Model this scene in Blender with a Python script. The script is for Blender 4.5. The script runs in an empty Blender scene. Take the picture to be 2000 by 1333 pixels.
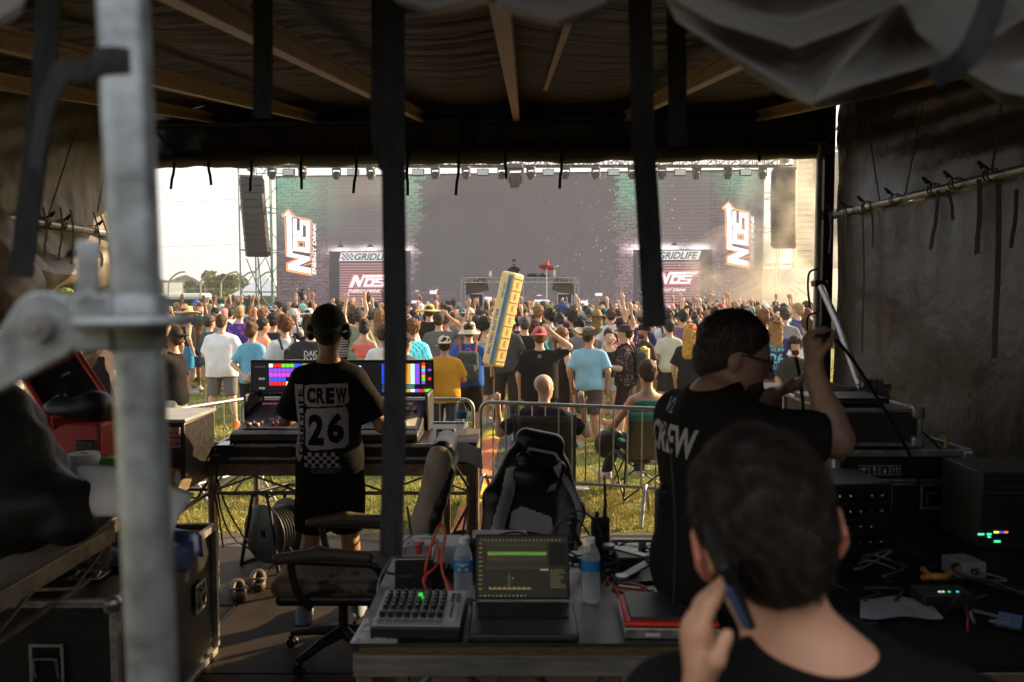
import bpy,bmesh,math,random
import numpy as np
from mathutils import Vector,Matrix
from mathutils.bvhtree import BVHTree
random.seed(7);np.random.seed(7)
R=math.radians;PI=math.pi
sc=bpy.context.scene
FPX=1556.0;EYE=2.1;HOR=578.0
PITCH=math.atan((666.5-HOR)/FPX)
cam=bpy.data.cameras.new('camera');camo=bpy.data.objects.new('camera',cam)
sc.collection.objects.link(camo);sc.camera=camo
cam.sensor_width=36;cam.lens=36*FPX/2000;cam.clip_start=0.05;cam.clip_end=2000
camo.location=(0,0,EYE);camo.rotation_euler=(PI/2-PITCH,0,0)
cam.dof.use_dof=True;cam.dof.focus_distance=8.0;cam.dof.aperture_fstop=3.0
SUN_EL=R(22);SUN_AZ=R(31);SUN_DIR=Vector((math.cos(SUN_AZ)*math.cos(SUN_EL),math.sin(SUN_AZ)*math.cos(SUN_EL),math.sin(SUN_EL)))
w=bpy.data.worlds.new('World');sc.world=w;w.use_nodes=True
nt=w.node_tree;bg=nt.nodes['Background'];sky=nt.nodes.new('ShaderNodeTexSky')
sky.sky_type='NISHITA';sky.sun_disc=False;sky.sun_elevation=SUN_EL
sky.sun_rotation=PI/2-SUN_AZ;sky.air_density=1.0;sky.dust_density=2.6;sky.ozone_density=0.8
hz=nt.nodes.new('ShaderNodeMix');hz.data_type='RGBA';hz.inputs[0].default_value=.8
wn=nt.nodes.new('ShaderNodeTexNoise');wn.inputs['Scale'].default_value=1.6;wn.inputs['Detail'].default_value=5
wr=nt.nodes.new('ShaderNodeMapRange');wr.inputs['From Min'].default_value=.3;wr.inputs['From Max'].default_value=.7;wr.inputs['To Min'].default_value=2.35;wr.inputs['To Max'].default_value=2.75
wc=nt.nodes.new('ShaderNodeVectorMath');wc.operation='SCALE';wc.inputs[0].default_value=(1.0,.995,.985)
nt.links.new(wn.outputs[0],wr.inputs[0]);nt.links.new(wr.outputs[0],wc.inputs['Scale'])
nt.links.new(sky.outputs[0],hz.inputs[6]);nt.links.new(wc.outputs[0],hz.inputs[7])
nt.links.new(hz.outputs[2],bg.inputs[0]);bg.inputs[1].default_value=0.15
sl=bpy.data.lights.new('sun','SUN');slo=bpy.data.objects.new('sun',sl);sc.collection.objects.link(slo)
sl.energy=5.0;sl.angle=R(0.6);sl.color=(1.0,0.70,0.37)
slo.rotation_euler=SUN_DIR.to_track_quat('Z','Y').to_euler();slo.location=(20,10,12)
sc.view_settings.view_transform='Standard';sc.view_settings.look='None'
sc.view_settings.exposure=1.55;sc.view_settings.gamma=1
sc.cycles.max_bounces=6;sc.cycles.diffuse_bounces=4;sc.cycles.glossy_bounces=3
sc.cycles.transmission_bounces=5;sc.cycles.transparent_max_bounces=8;sc.cycles.volume_bounces=0
sc.cycles.volume_step_rate=3.0;sc.cycles.volume_max_steps=96
sc.cycles.sample_clamp_indirect=4;sc.cycles.caustics_reflective=False;sc.cycles.caustics_refractive=False
sc.cycles.use_denoising=True
CP,SP=math.cos(PITCH),math.sin(PITCH)
def ray(px,py):
 u=(px-1000)/FPX;v=-(py-666.5)/FPX
 return Vector((u,CP+v*SP,-SP+v*CP))
def at(px,py,Y):
 d=ray(px,py);return Vector((0,0,EYE))+d*(Y/d.y)
def atz(px,py,z):
 d=ray(px,py);return Vector((0,0,EYE))+d*((z-EYE)/d.z)
def link(o,parent=None):
 sc.collection.objects.link(o)
 if parent is not None:o.parent=parent
 return o
def tag(o,label=None,cat=None,group=None,kind=None):
 if label:o['label']=label
 if cat:o['category']=cat
 if group:o['group']=group
 if kind:o['kind']=kind
 return o
def empty(name,loc=(0,0,0),rz=0,label=None,cat=None,group=None):
 o=bpy.data.objects.new(name,None);o.empty_display_size=0.1
 o.location=loc;o.rotation_euler=(0,0,rz);link(o)
 return tag(o,label,cat,group)
def copy_tree(o,parent=None):
 c=o.copy();sc.collection.objects.link(c);c.parent=parent
 for ch in o.children:copy_tree(ch,c)
 return c
class MB:
 def __init__(s):s.v=[];s.f=[];s.m=[];s.c=None
 def add(s,vs,fs,mi=0):
  n=len(s.v);s.v+=[tuple(p)for p in vs];s.f+=[tuple(i+n for i in f)for f in fs];s.m+=[mi]*len(fs);return s
 def box(s,c,d,rot=None,mi=0):
  c=Vector(c);vs=[]
  M=rot if isinstance(rot,Matrix)else(Matrix.Rotation(rot,3,'Z')if rot else None)
  for x in(-.5,.5):
   for y in(-.5,.5):
    for z in(-.5,.5):
     p=Vector((x*d[0],y*d[1],z*d[2]))
     if M is not None:p=M@p
     vs.append(c+p)
  return s.add(vs,[(0,1,3,2),(4,6,7,5),(0,4,5,1),(2,3,7,6),(0,2,6,4),(1,5,7,3)],mi)
 def bar(s,a,b,w,h=None,mi=0,up=(0,0,1)):
  a=Vector(a);b=Vector(b);h=h or w;d=(b-a);L=d.length;d.normalize()
  u=Vector(up)
  if abs(d.dot(u))>.98:u=Vector((0,1,0))
  x=d.cross(u).normalized();y=x.cross(d)
  M=Matrix((x,d,y)).transposed()
  return s.box((a+b)/2,(w,L,h),M,mi)
 def tube(s,pts,r,n=8,mi=0,cap=True):
  pts=[Vector(p)for p in pts];rs=r if isinstance(r,(list,tuple))else[r]*len(pts)
  vs=[];prev=None
  for i,p in enumerate(pts):
   d=(pts[min(i+1,len(pts)-1)]-pts[max(i-1,0)])
   if d.length<1e-9:d=Vector((0,0,1))
   d.normalize()
   if prev is None:
    u=d.cross(Vector((0,0,1)))
    if u.length<.05:u=d.cross(Vector((1,0,0)))
    u.normalize()
   else:
    u=prev-d*prev.dot(d)
    if u.length<1e-6:u=d.orthogonal()
    u.normalize()
   prev=u;w_=d.cross(u)
   for k in range(n):
    a=2*PI*k/n;vs.append(p+(u*math.cos(a)+w_*math.sin(a))*rs[i])
  fs=[]
  for i in range(len(pts)-1):
   for k in range(n):
    k2=(k+1)%n;fs.append((i*n+k,i*n+k2,(i+1)*n+k2,(i+1)*n+k))
  if cap:fs.append(tuple(range(n))[::-1]);fs.append(tuple((len(pts)-1)*n+k for k in range(n)))
  return s.add(vs,fs,mi)
 def lathe(s,prof,c=(0,0,0),n=24,axis='Z',mi=0,M=None):
  vs=[];c=Vector(c)
  for r,z in prof:
   for k in range(n):
    a=2*PI*k/n
    p=Vector((r*math.cos(a),r*math.sin(a),z))
    if axis=='X':p=Vector((p.z,p.x,p.y))
    if axis=='Y':p=Vector((p.x,p.z,p.y))
    if M is not None:p=M@p
    vs.append(c+p)
  fs=[]
  for i in range(len(prof)-1):
   for k in range(n):
    k2=(k+1)%n;fs.append((i*n+k,i*n+k2,(i+1)*n+k2,(i+1)*n+k))
  return s.add(vs,fs,mi)
 def poly(s,pts,thick=None,mi=0):
  pts=[Vector(p)for p in pts];n=len(pts)
  if thick is None:return s.add(pts,[tuple(range(n))],mi)
  t=Vector(thick)
  return s.add(pts+[p+t for p in pts],[tuple(range(n)),tuple(range(n,2*n))[::-1]]+[(i,i+n,(i+1)%n+n,(i+1)%n)for i in range(n)],mi)
 def grid(s,fn,nu,nv,mi=0,closeu=False):
  vs=[fn(i/nu,j/nv)for j in range(nv+1)for i in range(nu+1)]
  fs=[(j*(nu+1)+i,j*(nu+1)+i+1,(j+1)*(nu+1)+i+1,(j+1)*(nu+1)+i)for j in range(nv)for i in range(nu)]
  return s.add(vs,fs,mi)
 def build(s,name,mats,parent=None,smooth=None,bevel=0,solid=0,loc=None,rot=None):
  me=bpy.data.meshes.new(name);me.from_pydata(s.v,[],s.f);me.update()
  for m in(mats if isinstance(mats,(list,tuple))else[mats]):me.materials.append(m)
  me.polygons.foreach_set('material_index',s.m)
  if s.c is not None:
   at_=me.color_attributes.new('Col','FLOAT_COLOR','CORNER')
   arr=np.repeat(np.array(s.c,dtype=np.float32),[len(f)for f in s.f],axis=0)
   arr=np.concatenate([arr,np.ones((len(arr),1),np.float32)],1);at_.data.foreach_set('color',arr.ravel())
  bm=bmesh.new();bm.from_mesh(me);bmesh.ops.recalc_face_normals(bm,faces=bm.faces);bm.to_mesh(me);bm.free()
  if smooth is not None:
   me.polygons.foreach_set('use_smooth',[True]*len(me.polygons))
   if smooth<170:me.set_sharp_from_angle(angle=R(smooth))
  o=bpy.data.objects.new(name,me);link(o,parent)
  if loc is not None:o.location=loc
  if rot is not None:o.rotation_euler=rot
  if solid:
   md=o.modifiers.new('Solidify','SOLIDIFY');md.thickness=solid;md.offset=0
  if bevel:
   md=o.modifiers.new('Bevel','BEVEL');md.width=bevel;md.segments=2;md.limit_method='ANGLE';md.angle_limit=R(40)
   me.polygons.foreach_set('use_smooth',[True]*len(me.polygons));me.set_sharp_from_angle(angle=R(35))
  return o
def curve_pts(ctrl,n=8):
 """Catmull-Rom through control points"""
 P=[Vector(p)for p in ctrl];P=[P[0]*2-P[1]]+P+[P[-1]*2-P[-2]];out=[]
 for i in range(1,len(P)-2):
  for k in range(n):
   t=k/n;a,b,c,d=P[i-1:i+3]
   out.append(.5*((2*b)+(c-a)*t+(2*a-5*b+4*c-d)*t*t+(3*b-a-3*c+d)*t**3))
 out.append(P[-2]);return out
def arc_rail(pts,r,n=6):
 """polyline with rounded corners"""
 P=[Vector(p)for p in pts];out=[P[0]]
 for i in range(1,len(P)-1):
  a=(P[i-1]-P[i]).normalized();b=(P[i+1]-P[i]).normalized()
  p0=P[i]+a*r;p1=P[i]+b*r
  for k in range(n+1):
   t=k/n;out.append(p0*(1-t)**2+P[i]*2*t*(1-t)+p1*t*t)
 out.append(P[-1]);return out
def mat(name,col,rough=.6,metal=0,var=.15,scale=8,bump=0,bscale=60,spec=.5,sheen=0,emit=None,es=0,objcol=False,stretch=None,dist=.002,col2=None,detail=4,alpha=None,trans=0,coat=0):
 m=bpy.data.materials.new(name);m.use_nodes=True;t=m.node_tree;N=t.nodes;L=t.links
 b=N['Principled BSDF'];b.inputs['Roughness'].default_value=rough;b.inputs['Metallic'].default_value=metal
 b.inputs['Specular IOR Level'].default_value=spec
 if coat:b.inputs['Coat Weight'].default_value=coat;b.inputs['Coat Roughness'].default_value=.15
 if trans:b.inputs['Transmission Weight'].default_value=trans
 if sheen:b.inputs['Sheen Weight'].default_value=sheen
 tc=N.new('ShaderNodeTexCoord');mp=N.new('ShaderNodeMapping');L.new(tc.outputs['Object'],mp.inputs[0])
 if stretch:mp.inputs['Scale'].default_value=stretch
 no=N.new('ShaderNodeTexNoise');no.inputs['Scale'].default_value=scale;no.inputs['Detail'].default_value=detail;L.new(mp.outputs[0],no.inputs[0])
 rp=N.new('ShaderNodeMapRange');rp.inputs['From Min'].default_value=.3;rp.inputs['From Max'].default_value=.7
 L.new(no.outputs[0],rp.inputs[0])
 if objcol:
  oi=N.new('ShaderNodeObjectInfo');base=oi.outputs['Color']
  rp.inputs['To Min'].default_value=1-var;rp.inputs['To Max'].default_value=1+var
  mx=N.new('ShaderNodeVectorMath');mx.operation='SCALE';L.new(base,mx.inputs[0]);L.new(rp.outputs[0],mx.inputs['Scale'])
  L.new(mx.outputs[0],b.inputs['Base Color'])
 else:
  mx=N.new('ShaderNodeMix');mx.data_type='RGBA';L.new(rp.outputs[0],mx.inputs[0])
  c2=col2 if col2 else tuple(min(1,c*(1+var))for c in col)
  c1=col if col2 else tuple(c*(1-var)for c in col)
  mx.inputs[6].default_value=(*c1,1);mx.inputs[7].default_value=(*c2,1);L.new(mx.outputs[2],b.inputs['Base Color'])
 if bump:
  n2=N.new('ShaderNodeTexNoise');n2.inputs['Scale'].default_value=bscale;n2.inputs['Detail'].default_value=5;L.new(mp.outputs[0],n2.inputs[0])
  bp=N.new('ShaderNodeBump');bp.inputs['Strength'].default_value=bump;bp.inputs['Distance'].default_value=dist
  L.new(n2.outputs[0],bp.inputs['Height']);L.new(bp.outputs[0],b.inputs['Normal'])
  r2=N.new('ShaderNodeMapRange');r2.inputs['To Min'].default_value=max(0,rough-.12);r2.inputs['To Max'].default_value=min(1,rough+.12)
  L.new(no.outputs[0],r2.inputs[0]);L.new(r2.outputs[0],b.inputs['Roughness'])
 if emit:b.inputs['Emission Color'].default_value=(*emit,1);b.inputs['Emission Strength'].default_value=es
 if alpha is not None:b.inputs['Alpha'].default_value=alpha
 return m
def colattr_mat(name,es=0,rough=.6,base=None):
 m=bpy.data.materials.new(name);m.use_nodes=True;t=m.node_tree;b=t.nodes['Principled BSDF']
 a=t.nodes.new('ShaderNodeAttribute');a.attribute_name='Col'
 if es:
  t.links.new(a.outputs['Color'],b.inputs['Emission Color']);b.inputs['Emission Strength'].default_value=es
  b.inputs['Base Color'].default_value=(.02,.02,.02,1)
 else:t.links.new(a.outputs['Color'],b.inputs['Base Color'])
 b.inputs['Roughness'].default_value=rough
 return m
def glow(name,col,es):return mat(name,(.02,.02,.02),.5,emit=col,es=es)
M={}
M['galv']=mat('galvanised_steel',(.22,.235,.24),.45,.6,var=.28,scale=26,bump=.4,bscale=60,col2=(.50,.54,.55),detail=9)
M['galv2']=mat('worn_galvanised_tube',(.30,.30,.29),.42,.7,var=.25,scale=18,bump=.2,bscale=80)
M['alu']=mat('scuffed_aluminium',(.42,.41,.39),.42,.85,var=.3,scale=25,bump=.2,bscale=120)
M['aludk']=mat('aged_aluminium',(.24,.19,.14),.48,.7,var=.35,scale=16,bump=.3,bscale=60)
M['black']=mat('black_plastic',(.008,.008,.009),.5,var=.3,scale=20,bump=.15,bscale=200)
M['blackgloss']=mat('glossy_black',(.008,.008,.009),.16,var=.3,scale=20)
M['lam']=mat('black_case_laminate',(.009,.008,.008),.42,var=.35,scale=30,bump=.3,bscale=300)
M['tarp']=mat('dark_tarpaulin',(.055,.048,.042),.42,var=.3,scale=2.5,bump=.6,bscale=7,dist=.02)
M['tarpg']=mat('grey_tarpaulin',(.17,.155,.14),.40,var=.2,scale=3,bump=.5,bscale=9,dist=.012)
M['roof']=mat('brown_black_roof_tarp',(.026,.0125,.007),.55,var=.3,scale=1.6,bump=.9,bscale=4,stretch=(.35,3.2,3),dist=.04,spec=.12)
M['strap']=mat('black_webbing',(.011,.011,.012),.8,spec=.3,var=.5,scale=60,bump=1,bscale=260,col2=(.035,.034,.036),stretch=(1,1,.3))
M['wood']=mat('weathered_plywood',(.10,.072,.045),.65,var=.4,scale=7,bump=.4,bscale=50,stretch=(1,6,6))
M['leather']=mat('worn_black_leather',(.010,.009,.009),.40,var=.3,scale=9,bump=.35,bscale=80)
M['greyleather']=mat('grey_leather',(.55,.52,.50),.48,var=.12,scale=9,bump=.3,bscale=90)
M['tan']=mat('cracked_tan_leather',(.17,.12,.085),.55,var=.3,scale=12,bump=.5,bscale=60)
M['paper']=mat('white_paper',(.62,.60,.58),.8,var=.05,scale=10,bump=.1)
M['rubber']=mat('rubber_cable',(.012,.012,.012),.5,var=.2)
M['white']=mat('white_plastic',(.72,.71,.69),.45,var=.08)
M['red']=mat('red_plastic',(.42,.03,.02),.42,var=.15,scale=10,bump=.15)
M['orange']=mat('orange_cable',(.55,.07,.02),.45,var=.1)
M['skin']=mat('skin',(.5,.3,.2),.48,var=.10,scale=14,objcol=True,bump=.12,bscale=160,dist=.0008)
M['cloth']=mat('cotton_cloth',(.5,.5,.5),.85,var=.10,scale=5,objcol=True,bump=.75,bscale=11,dist=.012,spec=.08)
def cloth_pattern(name,kind):
 m=mat(name,(.5,.5,.5),.85,var=.1,scale=5,objcol=True,bump=.75,bscale=11,dist=.012,spec=.08);t=m.node_tree;N=t.nodes;L=t.links;b=N['Principled BSDF']
 src=b.inputs['Base Color'].links[0].from_socket;tc=N.new('ShaderNodeTexCoord');oi=N.new('ShaderNodeObjectInfo');hs=N.new('ShaderNodeHueSaturation');L.new(oi.outputs['Color'],hs.inputs['Color']);mx=N.new('ShaderNodeMix');mx.data_type='RGBA'
 if kind=='stripe':x=N.new('ShaderNodeTexWave');x.inputs['Scale'].default_value=7;x.bands_direction='Z';hs.inputs['Value'].default_value=.25;lo,hi=.5,.55
 elif kind=='plaid':x=N.new('ShaderNodeTexBrick');x.inputs['Scale'].default_value=9;x.inputs['Mortar Size'].default_value=.07;x.inputs['Color1'].default_value=x.inputs['Color2'].default_value=(0,0,0,1);x.inputs['Mortar'].default_value=(1,1,1,1);hs.inputs['Value'].default_value=2.2;lo,hi=.3,.7
 elif kind=='floral':x=N.new('ShaderNodeTexVoronoi');x.inputs['Scale'].default_value=22;hs.inputs['Hue'].default_value=.75;hs.inputs['Value'].default_value=5;lo,hi=.36,.30
 else:x=N.new('ShaderNodeTexNoise');x.inputs['Scale'].default_value=9;x.inputs['Detail'].default_value=4;hs.inputs['Hue'].default_value=.62;hs.inputs['Value'].default_value=1.9;lo,hi=.5,.62
 L.new(tc.outputs['Object'],x.inputs['Vector']);r=N.new('ShaderNodeMapRange');r.inputs['From Min'].default_value=lo;r.inputs['From Max'].default_value=hi
 L.new(x.outputs[0],r.inputs[0]);f=r.outputs[0]
 if kind=='print':
  sp=N.new('ShaderNodeSeparateXYZ');L.new(tc.outputs['Object'],sp.inputs[0])
  def inside(o_,c,h):s_=N.new('ShaderNodeMath');s_.operation='COMPARE';s_.inputs[1].default_value=c;s_.inputs[2].default_value=h;L.new(sp.outputs[o_],s_.inputs[0]);return s_.outputs[0]
  for q in(inside('X',0,.085),inside('Z',1.26,.10)):mu=N.new('ShaderNodeMath');mu.operation='MULTIPLY';L.new(f,mu.inputs[0]);L.new(q,mu.inputs[1]);f=mu.outputs[0]
  hs.inputs['Value'].default_value=6;hs.inputs['Saturation'].default_value=.4;x.inputs['Scale'].default_value=28
 L.new(f,mx.inputs[0]);L.new(src,mx.inputs[6]);L.new(hs.outputs[0],mx.inputs[7]);L.new(mx.outputs[2],b.inputs['Base Color']);return m
PAT={k:cloth_pattern('cloth_'+k,k)for k in('stripe','plaid','floral','tiedye','print')}
M['hair']=mat('hair',(.05,.03,.02),.6,var=.45,scale=22,objcol=True,bump=1,bscale=70,dist=.008,stretch=(3,3,.8),spec=.25)
M['felt']=mat('hat_fabric',(.5,.5,.5),.8,var=.15,scale=30,objcol=True,bump=.4,bscale=120,spec=.2)
class Field:
 def __init__(s,lo,hi,h):
  s.lo=np.array(lo,float);s.h=h
  s.n=np.maximum(4,np.ceil((np.array(hi,float)-s.lo)/h).astype(int)+1)
  s.ax=[(s.lo[i]+h*np.arange(s.n[i])).astype(np.float32)for i in range(3)]
  s.D=np.full(tuple(s.n),9.0,np.float32)
 def _blk(s,lo,hi):
  a=np.clip(np.floor((np.array(lo)-s.lo)/s.h).astype(int),0,s.n);b=np.clip(np.ceil((np.array(hi)-s.lo)/s.h).astype(int)+1,0,s.n)
  if(b<=a).any():return None,None
  sl_=tuple(slice(a[i],b[i])for i in range(3))
  X,Y,Z=np.meshgrid(*[s.ax[i][sl_[i]]for i in range(3)],indexing='ij',sparse=True)
  return sl_,(X,Y,Z)
 def _mix(s,sl_,d,k,sub=False):
  D=s.D[sl_]
  if sub:
   d=-d;h=np.maximum(k-np.abs(D-d),0)/k;s.D[sl_]=np.maximum(D,d)+h*h*k*.25
  else:
   h=np.maximum(k-np.abs(D-d),0)/k;s.D[sl_]=np.minimum(D,d)-h*h*k*.25
 def cap(s,a,b,ra,rb=None,k=.03,cut=None,flat=None,sub=False):
  """tapered capsule; flat=(axis vector, factor): squashed along that axis; cut: flat end at b"""
  rb=ra if rb is None else rb;a=np.array(a,float);b=np.array(b,float)
  R_=max(ra,rb)+k+2*s.h
  sl_,P=s._blk(np.minimum(a,b)-R_,np.maximum(a,b)+R_)
  if sl_ is None:return s
  ab=b-a;L2=max(ab.dot(ab),1e-9)
  q=[P[i]-a[i]for i in range(3)]
  t=np.clip((q[0]*ab[0]+q[1]*ab[1]+q[2]*ab[2])/L2,0,1)
  e=[q[i]-t*ab[i]for i in range(3)]
  if flat is not None:
   ax,fac=np.array(flat[0],float),flat[1];ax=ax/np.linalg.norm(ax)
   dn=e[0]*ax[0]+e[1]*ax[1]+e[2]*ax[2]
   r2=e[0]**2+e[1]**2+e[2]**2+dn*dn*(fac*fac-1)
   rr=ra+(rb-ra)*t
   l=np.sqrt(np.maximum(r2,1e-12));d=(l-rr)/(1+(fac-1)*np.minimum(1,np.abs(dn)*fac/np.maximum(l,1e-6)))
  else:
   d=np.sqrt(e[0]**2+e[1]**2+e[2]**2)-(ra+(rb-ra)*t)
  if cut:
   u=ab/math.sqrt(L2)
   d=np.maximum(d,(q[0]*u[0]+q[1]*u[1]+q[2]*u[2])-math.sqrt(L2))
  s._mix(sl_,d.astype(np.float32),k,sub);return s
 def ell(s,c,r,k=.03,rot=None,sub=False):
  c=np.array(c,float);r=np.array(r,float);R_=r.max()+k+2*s.h
  sl_,P=s._blk(c-R_,c+R_)
  if sl_ is None:return s
  q=[P[i]-c[i]for i in range(3)]
  if rot is not None:
   Mx=np.array(rot.transposed()if isinstance(rot,Matrix)else rot,float)
   q=[Mx[i][0]*q[0]+Mx[i][1]*q[1]+Mx[i][2]*q[2]for i in range(3)]
  k0=np.sqrt((q[0]/r[0])**2+(q[1]/r[1])**2+(q[2]/r[2])**2)
  k1=np.sqrt((q[0]/r[0]**2)**2+(q[1]/r[1]**2)**2+(q[2]/r[2]**2)**2)
  d=k0*(k0-1)/np.maximum(k1,1e-6)
  s._mix(sl_,d.astype(np.float32),k,sub);return s
 def box(s,c,hd,r=.02,k=.02,rot=None,sub=False):
  c=np.array(c,float);hd=np.array(hd,float);R_=np.linalg.norm(hd)+k+2*s.h
  sl_,P=s._blk(c-R_,c+R_)
  if sl_ is None:return s
  q=[P[i]-c[i]for i in range(3)]
  if rot is not None:
   Mx=np.array(rot.transposed()if isinstance(rot,Matrix)else rot,float)
   q=[Mx[i][0]*q[0]+Mx[i][1]*q[1]+Mx[i][2]*q[2]for i in range(3)]
  q=[np.abs(q[i])-(hd[i]-r)for i in range(3)]
  d=np.sqrt(np.maximum(q[0],0)**2+np.maximum(q[1],0)**2+np.maximum(q[2],0)**2)+np.minimum(np.maximum(q[0],np.maximum(q[1],q[2])),0)-r
  s._mix(sl_,d.astype(np.float32),k,sub);return s
 def plane(s,p,n):
  """keep the side behind the plane"""
  n=np.array(n,float);n=n/np.linalg.norm(n);p=np.array(p,float)
  X,Y,Z=np.meshgrid(*s.ax,indexing='ij',sparse=True)
  s.D=np.maximum(s.D,((X-p[0])*n[0]+(Y-p[1])*n[1]+(Z-p[2])*n[2]).astype(np.float32));return s
 def waves(s,amp,comps):
  """soft folds: comps = [(kx,ky,kz,phase)]"""
  X,Y,Z=np.meshgrid(*s.ax,indexing='ij',sparse=True)
  near=np.abs(s.D)<.06
  w_=sum(np.sin(a*X+b*Y+c*Z+2.1*np.sin(b*.31*X+a*.27*Z+p)+p)for a,b,c,p in comps)/len(comps)
  s.D=s.D+(amp*w_*near).astype(np.float32);return s
 def mesh(s,smooth_it=0):
  D=s.D;n=D.shape;ins=D<0
  c=[ins[i:n[0]-1+i,j:n[1]-1+j,k:n[2]-1+k]for i in(0,1)for j in(0,1)for k in(0,1)]
  cnt=sum(x.astype(np.int8)for x in c);act=(cnt>0)&(cnt<8)
  idx=np.argwhere(act);I=-np.ones(act.shape,np.int64);I[act]=np.arange(len(idx))
  corner=[(i,j,k)for i in(0,1)for j in(0,1)for k in(0,1)]
  val=np.stack([D[idx[:,0]+i,idx[:,1]+j,idx[:,2]+k]for i,j,k in corner],1)
  acc=np.zeros((len(idx),3));num=np.zeros(len(idx))
  for a in range(8):
   for b in range(a+1,8):
    ca,cb=corner[a],corner[b]
    if sum(abs(ca[q]-cb[q])for q in range(3))!=1:continue
    va,vb=val[:,a],val[:,b];m=(va<0)!=(vb<0)
    t=np.where(m,va/np.where(np.abs(va-vb)<1e-9,1,va-vb),0)
    for q in range(3):acc[:,q]+=np.where(m,ca[q]+t*(cb[q]-ca[q]),0)
    num+=m
  P=s.lo+(idx+acc/num[:,None])*s.h
  F=[]
  for ax in range(3):
   o1,o2=[(1,2),(2,0),(0,1)][ax]
   sl0=[slice(1,n[q]-1)for q in range(3)];sl0[ax]=slice(0,n[ax]-1);sl1=list(sl0);sl1[ax]=slice(1,n[ax])
   A=ins[tuple(sl0)];B=ins[tuple(sl1)];ch=A!=B
   e=np.argwhere(ch)
   if not len(e):continue
   off=[1,1,1];off[ax]=0;e=e+np.array(off)
   def g(d1,d2):
    q=e.copy();q[:,o1]-=d1;q[:,o2]-=d2;return I[q[:,0],q[:,1],q[:,2]]
   Q=np.stack([g(0,0),g(1,0),g(1,1),g(0,1)],1)
   fl=B[ch];Q[fl]=Q[fl][:,::-1];F.append(Q)
  F=np.concatenate(F);F=F[(F>=0).all(1)]
  for _ in range(smooth_it):
   S=np.zeros_like(P);C_=np.zeros(len(P))
   for a in range(4):
    np.add.at(S,F[:,a],P[F[:,(a+1)%4]]+P[F[:,(a-1)%4]]);np.add.at(C_,F[:,a],2)
   P=P*.5+.5*S/np.maximum(C_,1)[:,None]
  return P,F
 def build(s,name,mats,parent=None,smooth_it=1,loc=None,fn=None):
  P,F=s.mesh(smooth_it)
  me=bpy.data.meshes.new(name)
  me.vertices.add(len(P));me.vertices.foreach_set('co',P.astype(np.float32).ravel())
  me.loops.add(len(F)*4);me.loops.foreach_set('vertex_index',F.astype(np.int32).ravel())
  me.polygons.add(len(F));me.polygons.foreach_set('loop_start',(np.arange(len(F))*4).astype(np.int32))
  me.polygons.foreach_set('loop_total',np.full(len(F),4,np.int32))
  me.update(calc_edges=True)
  me.polygons.foreach_set('use_smooth',[True]*len(F))
  for m in(mats if isinstance(mats,(list,tuple))else[mats]):me.materials.append(m)
  if fn is not None:
   cen=P[F].mean(1);me.polygons.foreach_set('material_index',np.array(fn(cen),np.int32))
  o=bpy.data.objects.new(name,me);link(o,parent)
  if loc is not None:o.location=loc
  return o
_tc={}
def text_tris(txt,bold=0.0,shear=0.0,spacing=1.0):
 key=(txt,bold,shear,spacing)
 if key in _tc:return _tc[key]
 cu=bpy.data.curves.new('lettering','FONT');cu.body=txt;cu.offset=bold;cu.shear=shear;cu.space_character=spacing
 cu.align_x='LEFT';cu.resolution_u=3
 o=bpy.data.objects.new('lettering',cu);sc.collection.objects.link(o)
 dg=bpy.context.evaluated_depsgraph_get();me=o.evaluated_get(dg).to_mesh();me.calc_loop_triangles()
 V=np.array([v.co[:2]for v in me.vertices])if len(me.vertices)else np.zeros((0,2))
 T=[tuple(t.vertices)for t in me.loop_triangles]
 o.evaluated_get(dg).to_mesh_clear();bpy.data.objects.remove(o);bpy.data.curves.remove(cu)
 if len(V):V=V-V.min(0)
 _tc[key]=(V,T);return _tc[key]
def put_text(mb,txt,fn,w_,h_,bold=0.0,shear=0.0,mi=0,x0=0,y0=0,spacing=1.0):
 """text fitted in w_ x h_ at (x0,y0) of a 2D frame; fn maps (x,y)->Vector"""
 V,T=text_tris(txt,bold,shear,spacing)
 if not len(V):return
 s_=V.max(0);mb.add([fn(x0+p[0]/s_[0]*w_,y0+p[1]/s_[1]*h_)for p in V],T,mi)
def text_cells(txt,w_,h_,x0,y0,cell,bold=0.0,shear=0.0,spacing=1.0):
 V,T=text_tris(txt,bold,shear,spacing);s_=V.max(0);V=V/s_*np.array([w_,h_])+np.array([x0,y0])
 out=set()
 for t in T:
  a,b,c=V[t[0]],V[t[1]],V[t[2]];lo=np.minimum(np.minimum(a,b),c);hi=np.maximum(np.maximum(a,b),c)
  den=(b[1]-c[1])*(a[0]-c[0])+(c[0]-b[0])*(a[1]-c[1])
  if abs(den)<1e-14:continue
  for i in range(int(lo[0]/cell)-1,int(hi[0]/cell)+2):
   for j in range(int(lo[1]/cell)-1,int(hi[1]/cell)+2):
    p=((i+.5)*cell,(j+.5)*cell)
    u=((b[1]-c[1])*(p[0]-c[0])+(c[0]-b[0])*(p[1]-c[1]))/den
    v=((c[1]-a[1])*(p[0]-c[0])+(a[0]-c[0])*(p[1]-c[1]))/den
    if u>=0 and v>=0 and u+v<=1:out.add((i,j))
 return out
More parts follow.
